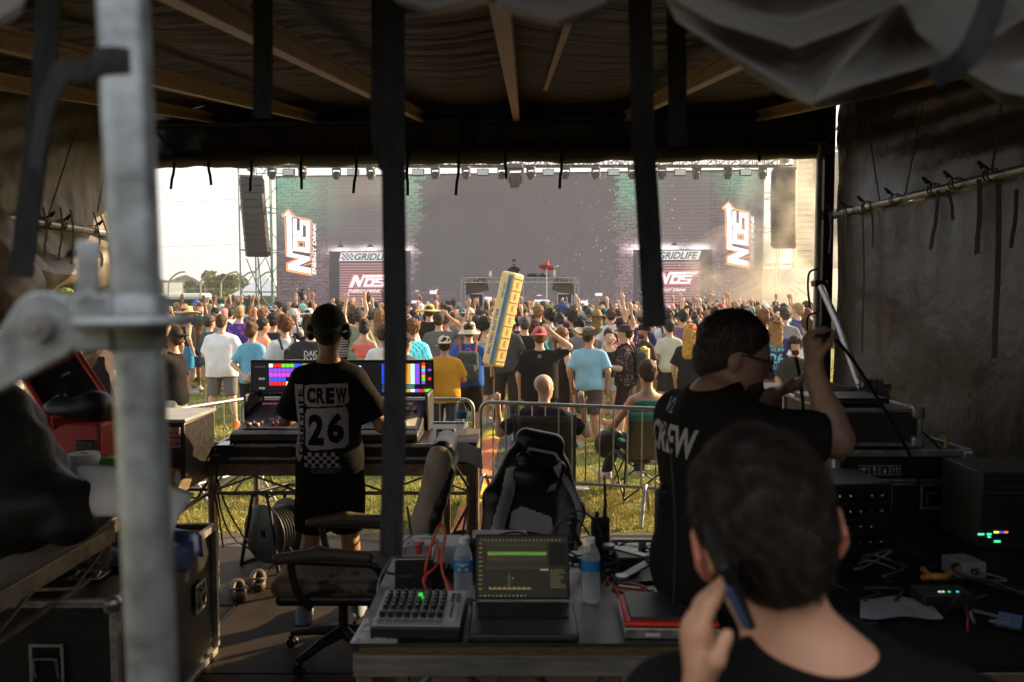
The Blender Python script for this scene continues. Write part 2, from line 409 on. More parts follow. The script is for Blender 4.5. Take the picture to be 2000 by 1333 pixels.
def drape_cells(cells,cell,obj,frame,dirv,off=.002):
 """cells of a 2D frame dropped along dirv onto a mesh object (object space)"""
 me=obj.data;bvh=BVHTree.FromPolygons([v.co for v in me.vertices],[tuple(p.vertices)for p in me.polygons])
 cache={}
 def pt(i,j):
  if(i,j)not in cache:
   q=frame(i*cell,j*cell);h=bvh.ray_cast(q,dirv)[0]
   cache[(i,j)]=None if h is None else h-dirv*off
  return cache[(i,j)]
 mb=MB()
 idx={}
 for i,j in cells:
  c4=[(i,j),(i+1,j),(i+1,j+1),(i,j+1)]
  ps=[pt(*c)for c in c4]
  if any(p is None for p in ps):continue
  if max((ps[a]-ps[(a+1)%4]).length for a in range(4))>cell*4:continue
  for c,p in zip(c4,ps):
   if c not in idx:idx[c]=len(mb.v);mb.v.append(tuple(p))
  mb.f.append(tuple(idx[c]for c in c4));mb.m.append(0)
 return mb
# ================================================================ SETTING: ground
def ground_mat():
 m=bpy.data.materials.new('lawn_soil');m.use_nodes=True;t=m.node_tree;N=t.nodes;L=t.links;b=N['Principled BSDF']
 tc=N.new('ShaderNodeTexCoord')
 def noise(s,d=5):
  n=N.new('ShaderNodeTexNoise');n.inputs['Scale'].default_value=s;n.inputs['Detail'].default_value=d;L.new(tc.outputs['Object'],n.inputs[0]);return n
 def ramp(src,pts):
  r=N.new('ShaderNodeValToRGB');e=r.color_ramp.elements;e[0].position,e[0].color=pts[0][0],(*pts[0][1],1);e[1].position,e[1].color=pts[1][0],(*pts[1][1],1)
  for p,c in pts[2:]:x=e.new(p);x.color=(*c,1)
  L.new(src,r.inputs[0]);return r
 n1=noise(1.1);n2=noise(38,8)
 r1=ramp(n1.outputs[0],[(.35,(.20,.21,.06)),(.6,(.27,.25,.09)),(.75,(.38,.30,.15))])
 r2=ramp(n2.outputs[0],[(.3,(.45,.45,.4)),(.7,(1.5,1.5,1.4))])
 mx=N.new('ShaderNodeMix');mx.data_type='RGBA';mx.blend_type='MULTIPLY';mx.inputs[0].default_value=1
 L.new(r1.outputs[0],mx.inputs[6]);L.new(r2.outputs[0],mx.inputs[7]);L.new(mx.outputs[2],b.inputs['Base Color'])
 b.inputs['Roughness'].default_value=.95;b.inputs['Specular IOR Level'].default_value=.1
 bp=N.new('ShaderNodeBump');bp.inputs['Distance'].default_value=.05;bp.inputs['Strength'].default_value=.8;L.new(n2.outputs[0],bp.inputs['Height']);L.new(bp.outputs[0],b.inputs['Normal'])
 return m
mb=MB();mb.grid(lambda u,v:Vector(((u-.5)*900,-40+v*900,0)),6,6)
tag(mb.build('ground',ground_mat()),kind='structure')
gm=mat('dark_gravel',(.05,.045,.04),.9,var=.6,scale=70,bump=1,bscale=110,dist=.02,col2=(.14,.12,.11))
mb=MB();mb.grid(lambda u,v:Vector((-3.3+6*u,5.9+1.02*v+.05*math.sin(19*u),.004)),40,2)
tag(mb.build('gravel_strip',gm),kind='structure')
def grass_mat():
 m=mat('grass_blades',(.10,.15,.035),.7,var=.0);t=m.node_tree;N=t.nodes;L=t.links
 a=N.new('ShaderNodeAttribute');a.attribute_name='Col';L.new(a.outputs['Color'],N['Principled BSDF'].inputs['Base Color'])
 N['Principled BSDF'].inputs['Subsurface Weight'].default_value=0
 return m
rng=np.random.RandomState(3)
def grass(n,ymin,ymax,xw,hmin,hmax,wd,power=1.0):
 y=ymin+(ymax-ymin)*rng.rand(n)**power;x=(rng.rand(n)-.5)*2*xw(y)
 k=~((x>.28-(y-7)*.03)&False);x=x[k];y=y[k];n=len(x)
 clump=.5+.5*np.sin(x*5.1+1.7*np.sin(y*3.3))*np.sin(y*4.7+2*np.sin(x*2.9))
 a=rng.rand(n)*2*PI;h=(hmin+(hmax-hmin)*rng.rand(n))*(.6+.8*clump);w_=wd*(.6+.8*rng.rand(n))
 lx=(rng.rand(n)-.5)*h*1.3;ly=(rng.rand(n)-.5)*h*1.3
 P=np.zeros((n,3,3));P[:,0]=np.stack([x-np.cos(a)*w_,y-np.sin(a)*w_,np.zeros(n)],1)
 P[:,1]=np.stack([x+np.cos(a)*w_,y+np.sin(a)*w_,np.zeros(n)],1);P[:,2]=np.stack([x+lx,y+ly,h],1)
 dry=(rng.rand(n)<(.12+.4*(np.sin(x*1.3+2*np.sin(y*.8))>.1)))[:,None]
 c=np.where(dry,np.array([[.52,.41,.13]]),np.array([[.25,.31,.06]]))*(.6+.8*rng.rand(n))[:,None]
 return P,c
Ps,Cs=[],[]
for args in((70000,6.95,9.5,lambda y:.66*y,.02,.055,.0035),(70000,9.3,15,lambda y:.66*y,.02,.06,.006),(40000,14.5,26,lambda y:.62*y,.03,.07,.012)):
 p,c=grass(*args);Ps.append(p);Cs.append(c)
P=np.concatenate(Ps);C=np.concatenate(Cs);n=len(P)
me=bpy.data.meshes.new('grass');me.vertices.add(n*3);me.vertices.foreach_set('co',P.astype(np.float32).ravel())
me.loops.add(n*3);me.loops.foreach_set('vertex_index',np.arange(n*3,dtype=np.int32));me.polygons.add(n)
me.polygons.foreach_set('loop_start',(np.arange(n)*3).astype(np.int32));me.polygons.foreach_set('loop_total',np.full(n,3,np.int32));me.update(calc_edges=True)
ca=me.color_attributes.new('Col','FLOAT_COLOR','CORNER');cc=np.ones((n*3,4),np.float32);cc[:,:3]=np.repeat(C,3,0);ca.data.foreach_set('color',cc.ravel())
me.materials.append(grass_mat());o=bpy.data.objects.new('grass',me);link(o);tag(o,'short dry and green grass of the festival field','grass',kind='stuff')
dm=mat('worn_dark_deck_ply',(.012,.009,.007),.62,var=.4,scale=5,bump=.5,bscale=26,col2=(.030,.021,.015),detail=8,spec=.2)
mb=MB()
dz=.12
for i in range(6):
 for j in range(6):
  x0=-4.2+i*1.22;y0=-.8+j*1.22-(.3 if i%2 else 0)
  if i<5 or True:mb.box((x0+.607,min(y0,9)+.605,dz-.06),(1.212,1.208,.12))
for o_ in(0,):
 pass
deck=mb.build('deck',dm,bevel=.004);tag(deck,kind='structure')
def ramp_mat_thing():
 t=empty('cable_ramp',(0,0,0),0,'row of orange, yellow and grey rubber cable ramp mats laid on the grass','cable ramp')
 cols={'o':mat('orange_rubber',(.55,.16,.06),.7,var=.2,scale=20,bump=.3),'y':mat('yellow_rubber',(.5,.36,.03),.7,var=.2,scale=20,bump=.3),'g':mat('grey_rubber',(.10,.10,.115),.8,var=.3,scale=20,bump=.4)}
 def c(y):return-.345+(y-7)*.022
 y=6.9;seq='oyoooygyooyog';i=0
 while y<16:
  k=seq[i%len(seq)];L_=.9;m1=MB()
  m1.grid(lambda u,v:Vector((c(y+L_*v)-.20+.27*u,y+L_*v*.985,.012+.035*math.sin(PI*u))),8,3)
  m1.build('ramp_segment',cols[k],t,smooth=60)
  m2=MB()
  n_=28
  for q in range(n_):
   yy=y+L_*q/n_
   m2.box((c(yy)+.075+.09,yy,.014),(.17,L_/n_*.55,.02))
  m2.box((c(y+.45)+.16,y+.45,.008),(.2,L_*.98,.012))
  m2.build('ramp_tread',cols['g'],t)
  y+=L_;i+=1
ramp_mat_thing()
# ================================================================ far background
leaf={}
def tree(name,x,y,h,r,col,label,seed,conif=False):
 rs=np.random.RandomState(seed);t=empty(name,(x,y,0),0,label,'tree','trees beyond the green fence')
 mb=MB();mb.tube([(0,0,0),(.05*h*.1,0,h*.4),(0,.02*h,h*.8)],[.035*h,.022*h,.008*h],7)
 for k in range(7):
  a=rs.rand()*6.28;z=h*(.3+.5*rs.rand());mb.tube([(0,0,z),(math.cos(a)*r*.6,math.sin(a)*r*.6,z+h*.15)],[.01*h,.004*h],5)
 mb.build('trunk',mat_trunk,t,smooth=60)
 n=4600;P_=[];C_=[]
 k=26;cen=[]
 for i in range(k):
  z=h*(.22+.74*rs.rand());rr=r*(1.15*(1-(z/h))**.7 if conif else math.sin(PI*min(1,max(.08,(z/h-.12)/.95)))**.6)
  a=rs.rand()*6.28;q=rs.rand()**.5*rr;cen.append((math.cos(a)*q,math.sin(a)*q,z,r*(.22+.22*rs.rand()),.7+.6*rs.rand()))
 vs=[];fs=[];cols=[]
 for i in range(n):
  c=cen[rs.randint(k)];d=rs.randn(3);d/=np.linalg.norm(d);p=np.array(c[:3])+d*c[3]*rs.rand()**.33*np.array([1,1,.6])
  u=rs.randn(3);u/=np.linalg.norm(u);v=np.cross(u,rs.randn(3));v/=np.linalg.norm(v);s_=r*.085*(.6+.8*rs.rand())
  b=len(vs);vs+=[p-u*s_,p+v*s_*.6,p+u*s_,p-v*s_*.6];fs.append((b,b+1,b+2,b+3));cols.append(np.array(col)*c[4]*np.array([1.25,1.3,.8])*(.6+.6*rs.rand()))
 m1=MB();m1.v=[tuple(q)for q in vs];m1.f=fs;m1.m=[0]*len(fs);m1.c=cols
 m1.build('crown',leafm,t)
leafm=colattr_mat('tree_leaves',rough=.7);mat_trunk=mat('bark',(.07,.05,.035),.9,var=.3,scale=12,bump=.6)
for i,(px,py,Y,w_,c,con,lb)in enumerate([(440,537,78,62,(.085,.12,.02),False,'wide yellow-green tree directly beside the scaffold tower'),(408,534,92,50,(.045,.09,.02),True,'taller blue-green pine behind the curved fence posts'),(372,548,96,36,(.045,.08,.025),True,'small dark pine between the white billboard and tall pine'),(315,552,100,34,(.06,.09,.02),False,'low green tree beside the white billboard and steel pole'),(130,541,80,90,(.045,.085,.022),False,'dark leafy tree seen under the rolled tarp'),(95,552,84,50,(.06,.09,.022),False,'small dull tree at the tarp edge'),(150,560,60,70,(.12,.14,.02),False,'yellow-green bush under the rolled tarp'),(215,545,95,60,(.05,.085,.02),False,'round green tree behind the steel pole'),(505,556,110,60,(.06,.085,.03),False,'low hazy tree seen through the scaffold tower legs')]):
 p=at(px,py,Y);tree('tree' if not con else 'pine_tree',p.x,Y,p.z,w_*Y/FPX/2*1.35,c,lb,40+i,con)
mb=MB();mb.grid(lambda u,v:Vector(((u-.5)*700,230+8*math.sin(u*9),v*(6.5+2.4*math.sin(u*60)+1.1*math.sin(u*171+1)+.8*math.sin(u*433)))),300,4)
tag(mb.build('tree_line',mat('far_tree_line',(.04,.075,.015),.9,var=.5,scale=.8)),'distant low tree line along the horizon','trees',kind='stuff')
fm=mat('green_mesh_screen',(.018,.055,.038),.75,var=.3,scale=1.5,bump=.5,bscale=6,dist=.03)
fe=empty('screened_fence',(0,0,0),0,'long chain fence covered in dark green mesh beyond the crowd','fence')
for i in range(6):
 x0=-26+i*2.45
 if i in(2,3):mm=M['tarpdkgrey']=mat('charcoal_mesh_screen',(.022,.028,.028),.75,var=.3,scale=2,bump=.4)
 else:mm=fm
 m1=MB();m1.grid(lambda u,v:Vector((x0+2.42*u,36+.05*math.sin(u*17+i)+.03*math.sin(v*9),.05+1.9*v)),14,6);m1.build('screen_panel',mm,fe,smooth=80)
 m1=MB();m1.tube([(x0,35.93,0),(x0,35.93,2.05)],.035,6);m1.build('fence_post',M['galv2'],fe,smooth=60)
m1=MB();m1.tube([(-26,35.95,2.0),(-11.3,35.95,2.0)],.03,6);m1.build('top_rail',M['galv2'],fe,smooth=60)
cf=empty('catch_fence',(0,0,0),0,'tall wire catch fence with curved steel posts before the trees','fence')
for i,px in enumerate((330,392,432,467,500)):
 p=at(px,588,60);m1=MB()
 m1.tube(curve_pts([(p.x,60,0),(p.x,60,2.6),(p.x+.15,60,3.3),(p.x+.75,60,3.8),(p.x+1.3,60,3.9)],5),.07,6);m1.build('curved_post',M['galv2'],cf,smooth=60)
wirem=mat('fence_wire',(.45,.45,.44),.5,.5)
m1=MB()
for z in(1.2,2.0,2.6,3.2):m1.tube([(-30,60,z),(-17.5,60,z)],.012,4)
for k in range(60):x=-30+k*.21;m1.tube([(x,60.02,0),(x,60.02,3.2)],.006,3)
m1.build('wire_mesh',wirem,cf)
bb=empty('billboard',(at(338,578,70).x,70,0),0,'blank white billboard standing on two thin posts','billboard')
wm=mat('white_panel',(.85,.85,.82),.6,var=.03)
MB().box((0,0,2.68),(1.55,.08,1.15)).build('panel',wm,bb)
for s_ in(-.9,.86):MB().tube([(s_,.02,0),(s_,.02,3.3)],.045,6).build('post',M['galv2'],bb,smooth=60)
for i,(px,Y,w_,h_,col,lb)in enumerate([(345,66,2.2,2.45,(.75,.75,.73),'white van roof showing above the green fence'),(520,50,1.7,3.0,(.8,.8,.8),'white peaked canopy behind the scaffold tower base')]):
 t=empty('van' if i==0 else 'canopy',(at(px,580,Y).x,Y,0),0,lb,'van' if i==0 else 'canopy')
 if i==0:
  m1=MB();m1.box((0,0,1.35),(5.2,2,1.9));m1.build('body',mat('white_van_paint',col,.35),t,bevel=.2)
  for s_ in(-1.6,1.6):MB().lathe([(0,-.12),(.36,-.12),(.36,.12),(0,.12)],(s_,-.95,.36),16,'Y').build('wheel',M['black'],t,smooth=40)
 else:
  m1=MB();m1.add([(-w_,-w_,2.1),(w_,-w_,2.1),(w_,w_,2.1),(-w_,w_,2.1),(0,0,3.4)],[(0,1,4),(1,2,4),(2,3,4),(3,0,4)]);m1.build('canopy_top',mat('white_canopy',col,.7),t)
  for a in(-1,1):
   for b in(-1,1):MB().tube([(a*w_*.97,b*w_*.97,0),(a*w_*.97,b*w_*.97,2.1)],.03,5).build('leg',M['galv2'],t)
for i,ctl in enumerate([[(180,300),(300,362),(400,425),(470,444)],[(180,400),(300,396),(430,391),(540,388)],[(180,488),(300,483),(430,479),(540,475)],[(-100,455),(60,470),(300,488)]][:3]):
 m1=MB();m1.tube(curve_pts([at(a,b,55)for a,b in ctl],6),.012,4)
 tag(m1.build('overhead_wire',wirem,smooth=80),['sagging overhead wire sloping down to the speaker tower','straight overhead wire high above the fence','straight overhead wire low above the trees'][i],'wire','overhead wires')
# ================================================================ STAGE
pL=at(540,578,39.0);pR=at(1490,578,37.0)
sx=(pR-pL).normalized();sn=Vector((sx.y,-sx.x,0)).normalized()
def S(px,py,off=0.0):
 d=ray(px,py);o_=Vector((0,0,EYE));p0=pL+sn*off
 return o_+d*((p0-o_).dot(sn)/d.dot(sn))
def screen_grid():
 X0,X1,Y0,Y1=540.0,1490.0,346.0,612.0
 nx,ny=400,150
 u=(np.arange(nx)+.5)/nx;v=(np.arange(ny)+.5)/ny
 U,V=np.meshgrid(u,v);px=X0+(X1-X0)*U;py=Y0+(Y1-Y0)*V
 wob=1.6*np.sin(px*.045+1.5*np.sin(py*.05))+.8*np.sin(py*.11+px*.02)
 bw,bh=15.0,6.3
 row=np.floor((py+wob)/bh);fy=(py+wob)/bh-row
 xx=px+(row%2)*bw/2+1.2*np.sin(py*.2);col=np.floor(xx/bw);fx=xx/bw-col
 mort=(fy<.2)|(fx<.10)
 hsh=np.modf(np.abs(np.sin(row*12.9898+col*78.233)*43758.5453))[0]
 def g(cx,cy,rx,ry):return np.exp(-((px-cx)/rx)**2-((py-cy)/ry)**2)
 base=np.stack([np.full_like(px,.135),np.full_like(px,.100),np.full_like(px,.108)],-1)
 base*=(.9+.22*hsh)[...,None]
 lm=(py<490)&(((px>640)&(px<762))|((px>1265)&(px<1385)))
 slat=(np.floor(py/3.4)%2)
 base=np.where(lm[...,None],np.array([.135,.112,.115])*(.85+.3*slat)[...,None],base)
 gr=.9*g(555,350,75,60)+.75*g(800,350,42,85)+.8*g(1232,350,45,75)+.75*g(1450,350,50,60)+.25*g(600,420,60,40)
 base=base+gr[...,None]*np.array([.05,.30,.165])
 pk=g(668,492,24,8)+g(722,490,24,8)+g(782,490,24,9)+g(1250,490,26,9)+g(1305,490,24,8)+g(1365,490,24,8)
 base=base+pk[...,None]*np.array([1.15,.95,1.0])+(.35*g(790,520,40,60)+.35*g(1250,520,45,60)+.2*g(1400,530,30,50)+.2*g(620,520,30,50))[...,None]*np.array([.34,.2,.26])
 base=np.where((mort&~lm)[...,None],base*.5,base)
 hr=np.modf(np.abs(np.sin(row*3.77)*1753.5))[0]
 l=812+12*hr+6*np.sin(py*.05)-22*np.clip((py-500)/60,0,1);r=1206-12*hr+5*np.sin(py*.04)
 cx_=(col+.5)*bw-(row%2)*bw/2
 mid=(cx_>l)&(cx_<r)&~((py<356)&(hsh>.25))
 low=(py>578-18*np.exp(-((px-860)/60)**2)-10*np.exp(-((px-1150)/60)**2))
 frag=low&(hsh>.35)
 dark=np.stack([np.full_like(px,.100),np.full_like(px,.090),np.full_like(px,.093)],-1)
 dark=dark*(1+.25*(px-812)/400*0)[...,None]
 base=np.where((mid&~frag)[...,None],dark,base)
 wh=mid&frag&(hsh>.9);base=np.where(wh[...,None],np.array([.9,.75,.75]),base)
 base=base*(1+.07*(np.modf(np.abs(np.sin(np.floor((px-540)/31.7)*7.1+np.floor((py-346)/31.7)*3.3)*943.5))[0]-.5))[...,None];base=np.where(((((px-540)%31.7)<1.2)|(((py-346)%31.7)<1.0))[...,None],base*.9,base)
 base=np.where((py<348)[...,None],np.array([.05,.045,.05]),base)
 return px,py,base,nx,ny
led=empty('led_wall',tuple(pL),0,'huge stage video wall showing dark brick wall, shutter doors and drink logos','video screen')
def in_led(o):
 o.parent=led;o.matrix_parent_inverse=Matrix.Translation(-Vector(led.location));return o
px,py,colr,nx,ny=screen_grid()
def top_adj(a,b):
 k=(a-540)/950;return 578-(578-b)*(1+.056*k)
mb=MB()
for j in range(ny+1):
 b=346.0+266*j/ny
 for i in range(nx+1):
  a=540+950*i/nx;mb.v.append(tuple(S(a,top_adj(a,b))))
mb.f=[(j*(nx+1)+i,j*(nx+1)+i+1,(j+1)*(nx+1)+i+1,(j+1)*(nx+1)+i)for j in range(ny)for i in range(nx)]
mb.m=[0]*len(mb.f);mb.c=colr.reshape(-1,3)
LED_E=.43
in_led(mb.build('screen_image',colattr_mat('led_brick_picture',es=LED_E,rough=.7)))
mb=MB();a=S(538,top_adj(538,344),-.06);b=S(1492,top_adj(1492,344),-.06)
for z0,z1,th in((1.3,a.z,.25),):
 A=Vector((a.x,a.y,1.3));B=Vector((b.x,b.y,1.3));nn=-sn*.25
 A2=Vector((a.x,a.y,a.z));B2=Vector((b.x,b.y,b.z));mb.poly([A,B,B2,A2],nn)
in_led(mb.build('cabinet',M['black']))
EM={}
def em(name,c,s=1.0):
 if name not in EM:EM[name]=glow('lit_'+name,c,s)
 return EM[name]
def door(x0,x1,sxl,sxr,tag_):
 q=lambda a,b,o=.03:S(a,top_adj(a,b),o)
 dk=em('door_frame',(.050,.048,.056),LED_E)
 mb=MB();mb.poly([q(x0,492),q(x1,492),q(x1,612),q(x0,612)]);in_led(mb.build('door_frame',dk))
 mb=MB();n=19
 for k in range(n):
  y0=515+k*5.1;mb.poly([q(sxl,y0,.06),q(sxr,y0,.06),q(sxr,y0+2.9,.06),q(sxl,y0+2.9,.06)])
 in_led(mb.build('shutter_slats',em('slat',(.42,.24,.24),LED_E)))
 mb=MB();mb.poly([q(sxl,513,.045),q(sxr,513,.045),q(sxr,612,.045),q(sxl,612,.045)]);in_led(mb.build('shutter',em('shutter_dark',(.10,.055,.058),LED_E)))
 mb=MB();mb.poly([q(sxl+3,494,.07),q(sxr+2,494,.07),q(sxr-4,511,.07),q(sxl-1,511,.07)]);in_led(mb.build('door_sign',em('sign_white',(.85,.82,.83),.36)))
 mb=MB();cw=3.9
 for i in range(6):
  for j in range(4):
   if(i+j)%2==0:
    xa=sxl+6+i*cw-j*.9;ya=496+j*3.4;mb.poly([q(xa,ya,.08),q(xa+cw,ya,.08),q(xa+cw-.9,ya+3.4,.08),q(xa-.9,ya+3.4,.08)])
 put_text(mb,'GRIDLIFE',lambda x,y:q(x,509.5-y,.08),(sxr-sxl)*.70,13.5,.03,.35,x0=sxl+29)
 in_led(mb.build('door_sign_lettering',em('sign_dark',(.09,.09,.10),LED_E)))
 for lx in(x0+22,x0+80):
  mb=MB();mb.poly([q(lx-7,484,.08),q(lx+7,484,.08),q(lx+3,479,.08),q(lx-3,479,.08)]);mb.poly([q(lx-.7,479,.08),q(lx+.7,479,.08),q(lx+.7,470,.08),q(lx-.7,470,.08)]);in_led(mb.build('wall_lamp',em('lamp_dark',(.05,.045,.05),LED_E)))
door(643,802,663,776,'l');door(1237,1392,1257,1368,'r')
LG_OUT=[(518,541),(448,602),(450,617),(478,624),(490,1000),(500,1010),(590,1028),(496,1068),(494,1140),(506,1152),(744,1197),(753,1188),(753,1072),(744,1066),(668,1098),(742,1046),(742,655),(732,645),(592,618)]
LG_DK=[(518,551),(460,604),(486,614),(500,996),(612,1022),(506,1074),(504,1136),(742,1184),(743,1078),(640,1106),(732,1056),(732,658),(580,628)]
LG_WH=[[(518,560),(468,604),(572,624),(545,600)],[(497,606),(545,610),(556,978),(505,990)],[(500,978),(556,976),(726,1012),(726,1046),(612,1098),(736,1122),(736,1176),(512,1132),(512,1080),(628,1026),(505,1002)],[(562,800),(726,826),(726,850),(562,824)],[(562,926),(726,950),(726,974),(562,950)],[(562,824),(604,830),(604,932),(562,926)],[(682,843),(726,850),(726,950),(682,943)],[(604,830),(682,843),(682,862),(604,850)],[(604,912),(682,924),(682,943),(604,932)],[(560,634),(598,640),(598,752),(628,756),(628,646),(726,662),(726,820),(688,814),(688,706),(656,701),(656,808),(560,793)]]
LG_OR=[[(612,862),(672,871),(672,918),(612,908)]];LG_HO=[[(622,871),(662,877),(662,909),(622,902)]]
def logo(fn,name,c_out,c_dk,c_wh,e):
 def layer(polys,off,nm,m):
  mb=MB()
  for p in polys:mb.poly([fn(x,y,off)for x,y in p])
  o=mb.build(nm,m);in_led(o)
 layer([LG_OUT],.07,'logo_outline',em(name+'_outline',c_out,e));layer([LG_DK],.09,'logo_shadow',em(name+'_shadow',c_dk,LED_E))
 layer(LG_WH,.11,'logo_letters',em(name+'_white',c_wh,e));layer(LG_OR,.10,'logo_outline',em(name+'_outline',c_out,e));layer(LG_HO,.12,'logo_shadow',em(name+'_shadow',c_dk,LED_E))
for fn in(lambda x,y,o:S(460+x/5,300+y/5,o),lambda x,y,o:S(1423+(x-518)/5*.93,394+(y-545)/5*1.012,o)):
 logo(fn,'side_logo',(1.0,.36,.10),(.10,.06,.09),(1,.98,1),.6)
 mb=MB();put_text(mb,'ENERGY DRINK',lambda x,y:fn(786-y,1184-x,.1),508,34,.015,.25);in_led(mb.build('logo_lettering',em('side_logo_white',(1,.98,1),.6)))
for x0,W_,y0 in((679,86,532),(1278,84,531)):
 fn=lambda x,y,o:S(x0+(1195-y)/650*W_+(750-x)/300*5,y0-(x0-679)*.008+(x-450)/300*31,o)
 logo(fn,'door_logo',(.75,.13,.12),(.30,.16,.17),(.95,.72,.75),.5)
 mb=MB();put_text(mb,'ENERGY DRINK',lambda x,y:S(x,(572 if x0<900 else 570)-y,.12),64 if x0<900 else 62,6.5,.02,.3,x0=x0+1);in_led(mb.build('door_logo_lettering',em('door_logo_white',(.95,.72,.75),.5)))
st=empty('stage',(0,0,0),0,'broad black concert stage platform in front of the video wall','stage')
MB().box((0.3,35.2,.65),(27,6.6,1.3)).build('platform',M['black'],st)
MB().box((0.3,31.9,1.22),(27,.06,.12)).build('front_rail',M['aludk'],st)
def truss(mb,a,b,s=.4,n=12,r=.03,rd=.015,up=(0,0,1)):
 a=Vector(a);b=Vector(b);d=(b-a);u=Vector(up);w_=d.cross(u).normalized();u=w_.cross(d).normalized();c=[]
 for i,j in((-1,-1),(1,-1),(1,1),(-1,1)):
  o_=w_*(i*s/2)+u*(j*s/2);c.append(o_);mb.tube([a+o_,b+o_],r,5)
 for k in range(n):
  p=a+d*(k/n);q=a+d*((k+1)/n)
  for f in range(4):
   o1,o2=c[f],c[(f+1)%4]
   if k%2:o1,o2=o2,o1
   mb.tube([p+o1,q+o2],rd,4,cap=False)
   mb.tube([p+c[f],p+c[(f+1)%4]],rd,4,cap=False)
dkm=mat('dark_truss_metal',(.10,.10,.11),.5,.6)
for nm,y,py0,py1,s_,m_,lb in(('front',34.4,316,318,.5,dkm,'front lighting truss spanning the whole stage above the video wall'),('back',36.6,331,320,.35,dkm,'thin second truss behind the main lighting truss')):
 a=at(498 if nm=='front' else 470,py0,y);b=at(1545,py1-2,y);b.z=a.z=(a.z+b.z)/2+(0.05 if nm=='front' else .15)
 mb=MB();truss(mb,a,b,s_,44,.035,.018);o=mb.build('lighting_truss',m_,smooth=60);tag(o,lb,'truss','stage roof trusses')
 if nm=='front':TZ=a.z
for i,px in enumerate((520,590,700,830,960,1080,1210,1340,1450,1540)):
 mb=MB();a=at(px,318,34.4);a.z=TZ+.2;mb.tube([a,a+Vector((.9 if i%2 else-.9,1.4,1.6))],.02,4);mb.tube([a,a+Vector((0,0,1.8))],.03,4)
 tag(mb.build('truss_brace',M['galv2']),'slanted pale roof brace above the truss, %s from the fence side'%('first','second','third','fourth','fifth','sixth','seventh','eighth','ninth','last')[i],'brace','roof braces over the stage')
def moving_head():
 t=empty('moving_light',(0,0,0))
 mb=MB();mb.box((0,0,-.06),(.42,.32,.14));mb.build('base',dkm,t,bevel=.02)
 mb=MB()
 for s_ in(-1,1):mb.box((s_*.2,0,-.3),(.06,.14,.4))
 mb.box((0,0,-.14),(.42,.12,.06));mb.build('yoke',dkm,t)
 mb=MB();mb.lathe([(0,-.2),(.14,-.2),(.17,-.05),(.165,.12),(.12,.2),(0,.2)],(0,0,-.46),14,'Z');mb.build('lamp_head',M['black'],t,smooth=50)
 mb=MB();mb.lathe([(0,0),(.13,0),(.13,.02)],(0,0,-.67),14);mb.build('lens',mat('lens_glass',(.25,.27,.3),.1,spec=.8),t,smooth=50)
 return t
def strobe():
 t=empty('strobe_panel',(0,0,0));MB().box((0,0,-.3),(.62,.2,.36)).build('housing',dkm,t,bevel=.02)
 MB().box((0,-.115,-.3),(.54,.03,.28)).build('lamp_face',mat('strobe_face',(.55,.6,.62),.3),t);MB().tube([(0,0,-.1),(0,0,0)],.03,5).build('clamp',dkm,t);return t
mh=moving_head();sb=strobe();first={0:True,1:True}
MHP=[531,591,657,724,788,850,910,980,1037,1105,1164,1235,1293,1361,1422,1490];SBP=[564,690,757,817,943,1071,1198,1328,1456]
ordw=['first','second','third','fourth','fifth','sixth','seventh','eighth','ninth','tenth','eleventh','twelfth','thirteenth','fourteenth','fifteenth','sixteenth']
for lst,pr,cat_,g in((MHP,mh,'stage light','moving lights under the front truss'),(SBP,sb,'strobe light','strobe panels under the front truss')):
 for i,px in enumerate(lst):
  o=pr if i==0 else copy_tree(pr);o.scale=(.82,.82,.82)
  p=at(px,320,34.3);o.location=(p.x,34.3,TZ-.28);o.rotation_euler=(0,0,random.uniform(-.5,.5)if pr is mh else 0)
  tag(o,(('black moving head light, %s from the line array end of the truss' if pr is mh else 'flat pale strobe panel, %s from the line array end of the truss')%ordw[i]),cat_,g)
o=copy_tree(mh);o.scale=(1.5,1.5,1.5);p=at(1007,330,33.9);o.location=(p.x,33.9,TZ-.25);tag(o,'largest stage light hanging lowest at the middle of the truss','stage light','moving lights under the front truss')
def scaffold(name,x0,x1,Y0,D,z1,lab,m_,nlev):
 t=empty(name,((x0+x1)/2,Y0,0),0,lab,'scaffold tower','scaffold towers beside the stage');ox=(x0+x1)/2;hw=(x1-x0)/2
 for a in(-hw,0,hw):
  for b in(0,D):
   MB().tube([(a,b,0),(a,b,z1)],.035,6).build('upright',m_,t,smooth=60)
 for k in range(nlev+1):
  z=.35+(z1-.6)*k/nlev;mb=MB()
  for b in(0,D):mb.tube([(-hw,b,z),(hw,b,z)],.025,5)
  for a in(-hw,0,hw):mb.tube([(a,0,z),(a,D,z)],.025,5)
  mb.build('ledger',m_,t,smooth=60)
  if k<nlev:
   z2=.35+(z1-.6)*(k+1)/nlev;mb=MB()
   for b in(0,D):mb.tube([(-hw,b,z if k%2 else z2),(hw,b,z2 if k%2 else z)],.02,4)
   mb.build('diagonal',m_,t)
tealm=mat('green_grey_scaffold_tube',(.22,.34,.33),.5,.4)
xa=at(476,578,37).x;xb=at(536,578,37).x;scaffold('scaffold_tower',xa,xb,36.6,2.6,8.3,'grey green scaffold tower behind the hanging speaker array at the fence side',tealm,4)
xa=at(1494,578,36).x;xb=at(1558,578,36).x;scaffold('scaffold_tower',xa,xb,36.4,2.6,8.6,'pale scaffold tower in the smoke beside the second hanging speaker array',mat('pale_scaffold_tube',(.5,.5,.46),.5,.4),5)
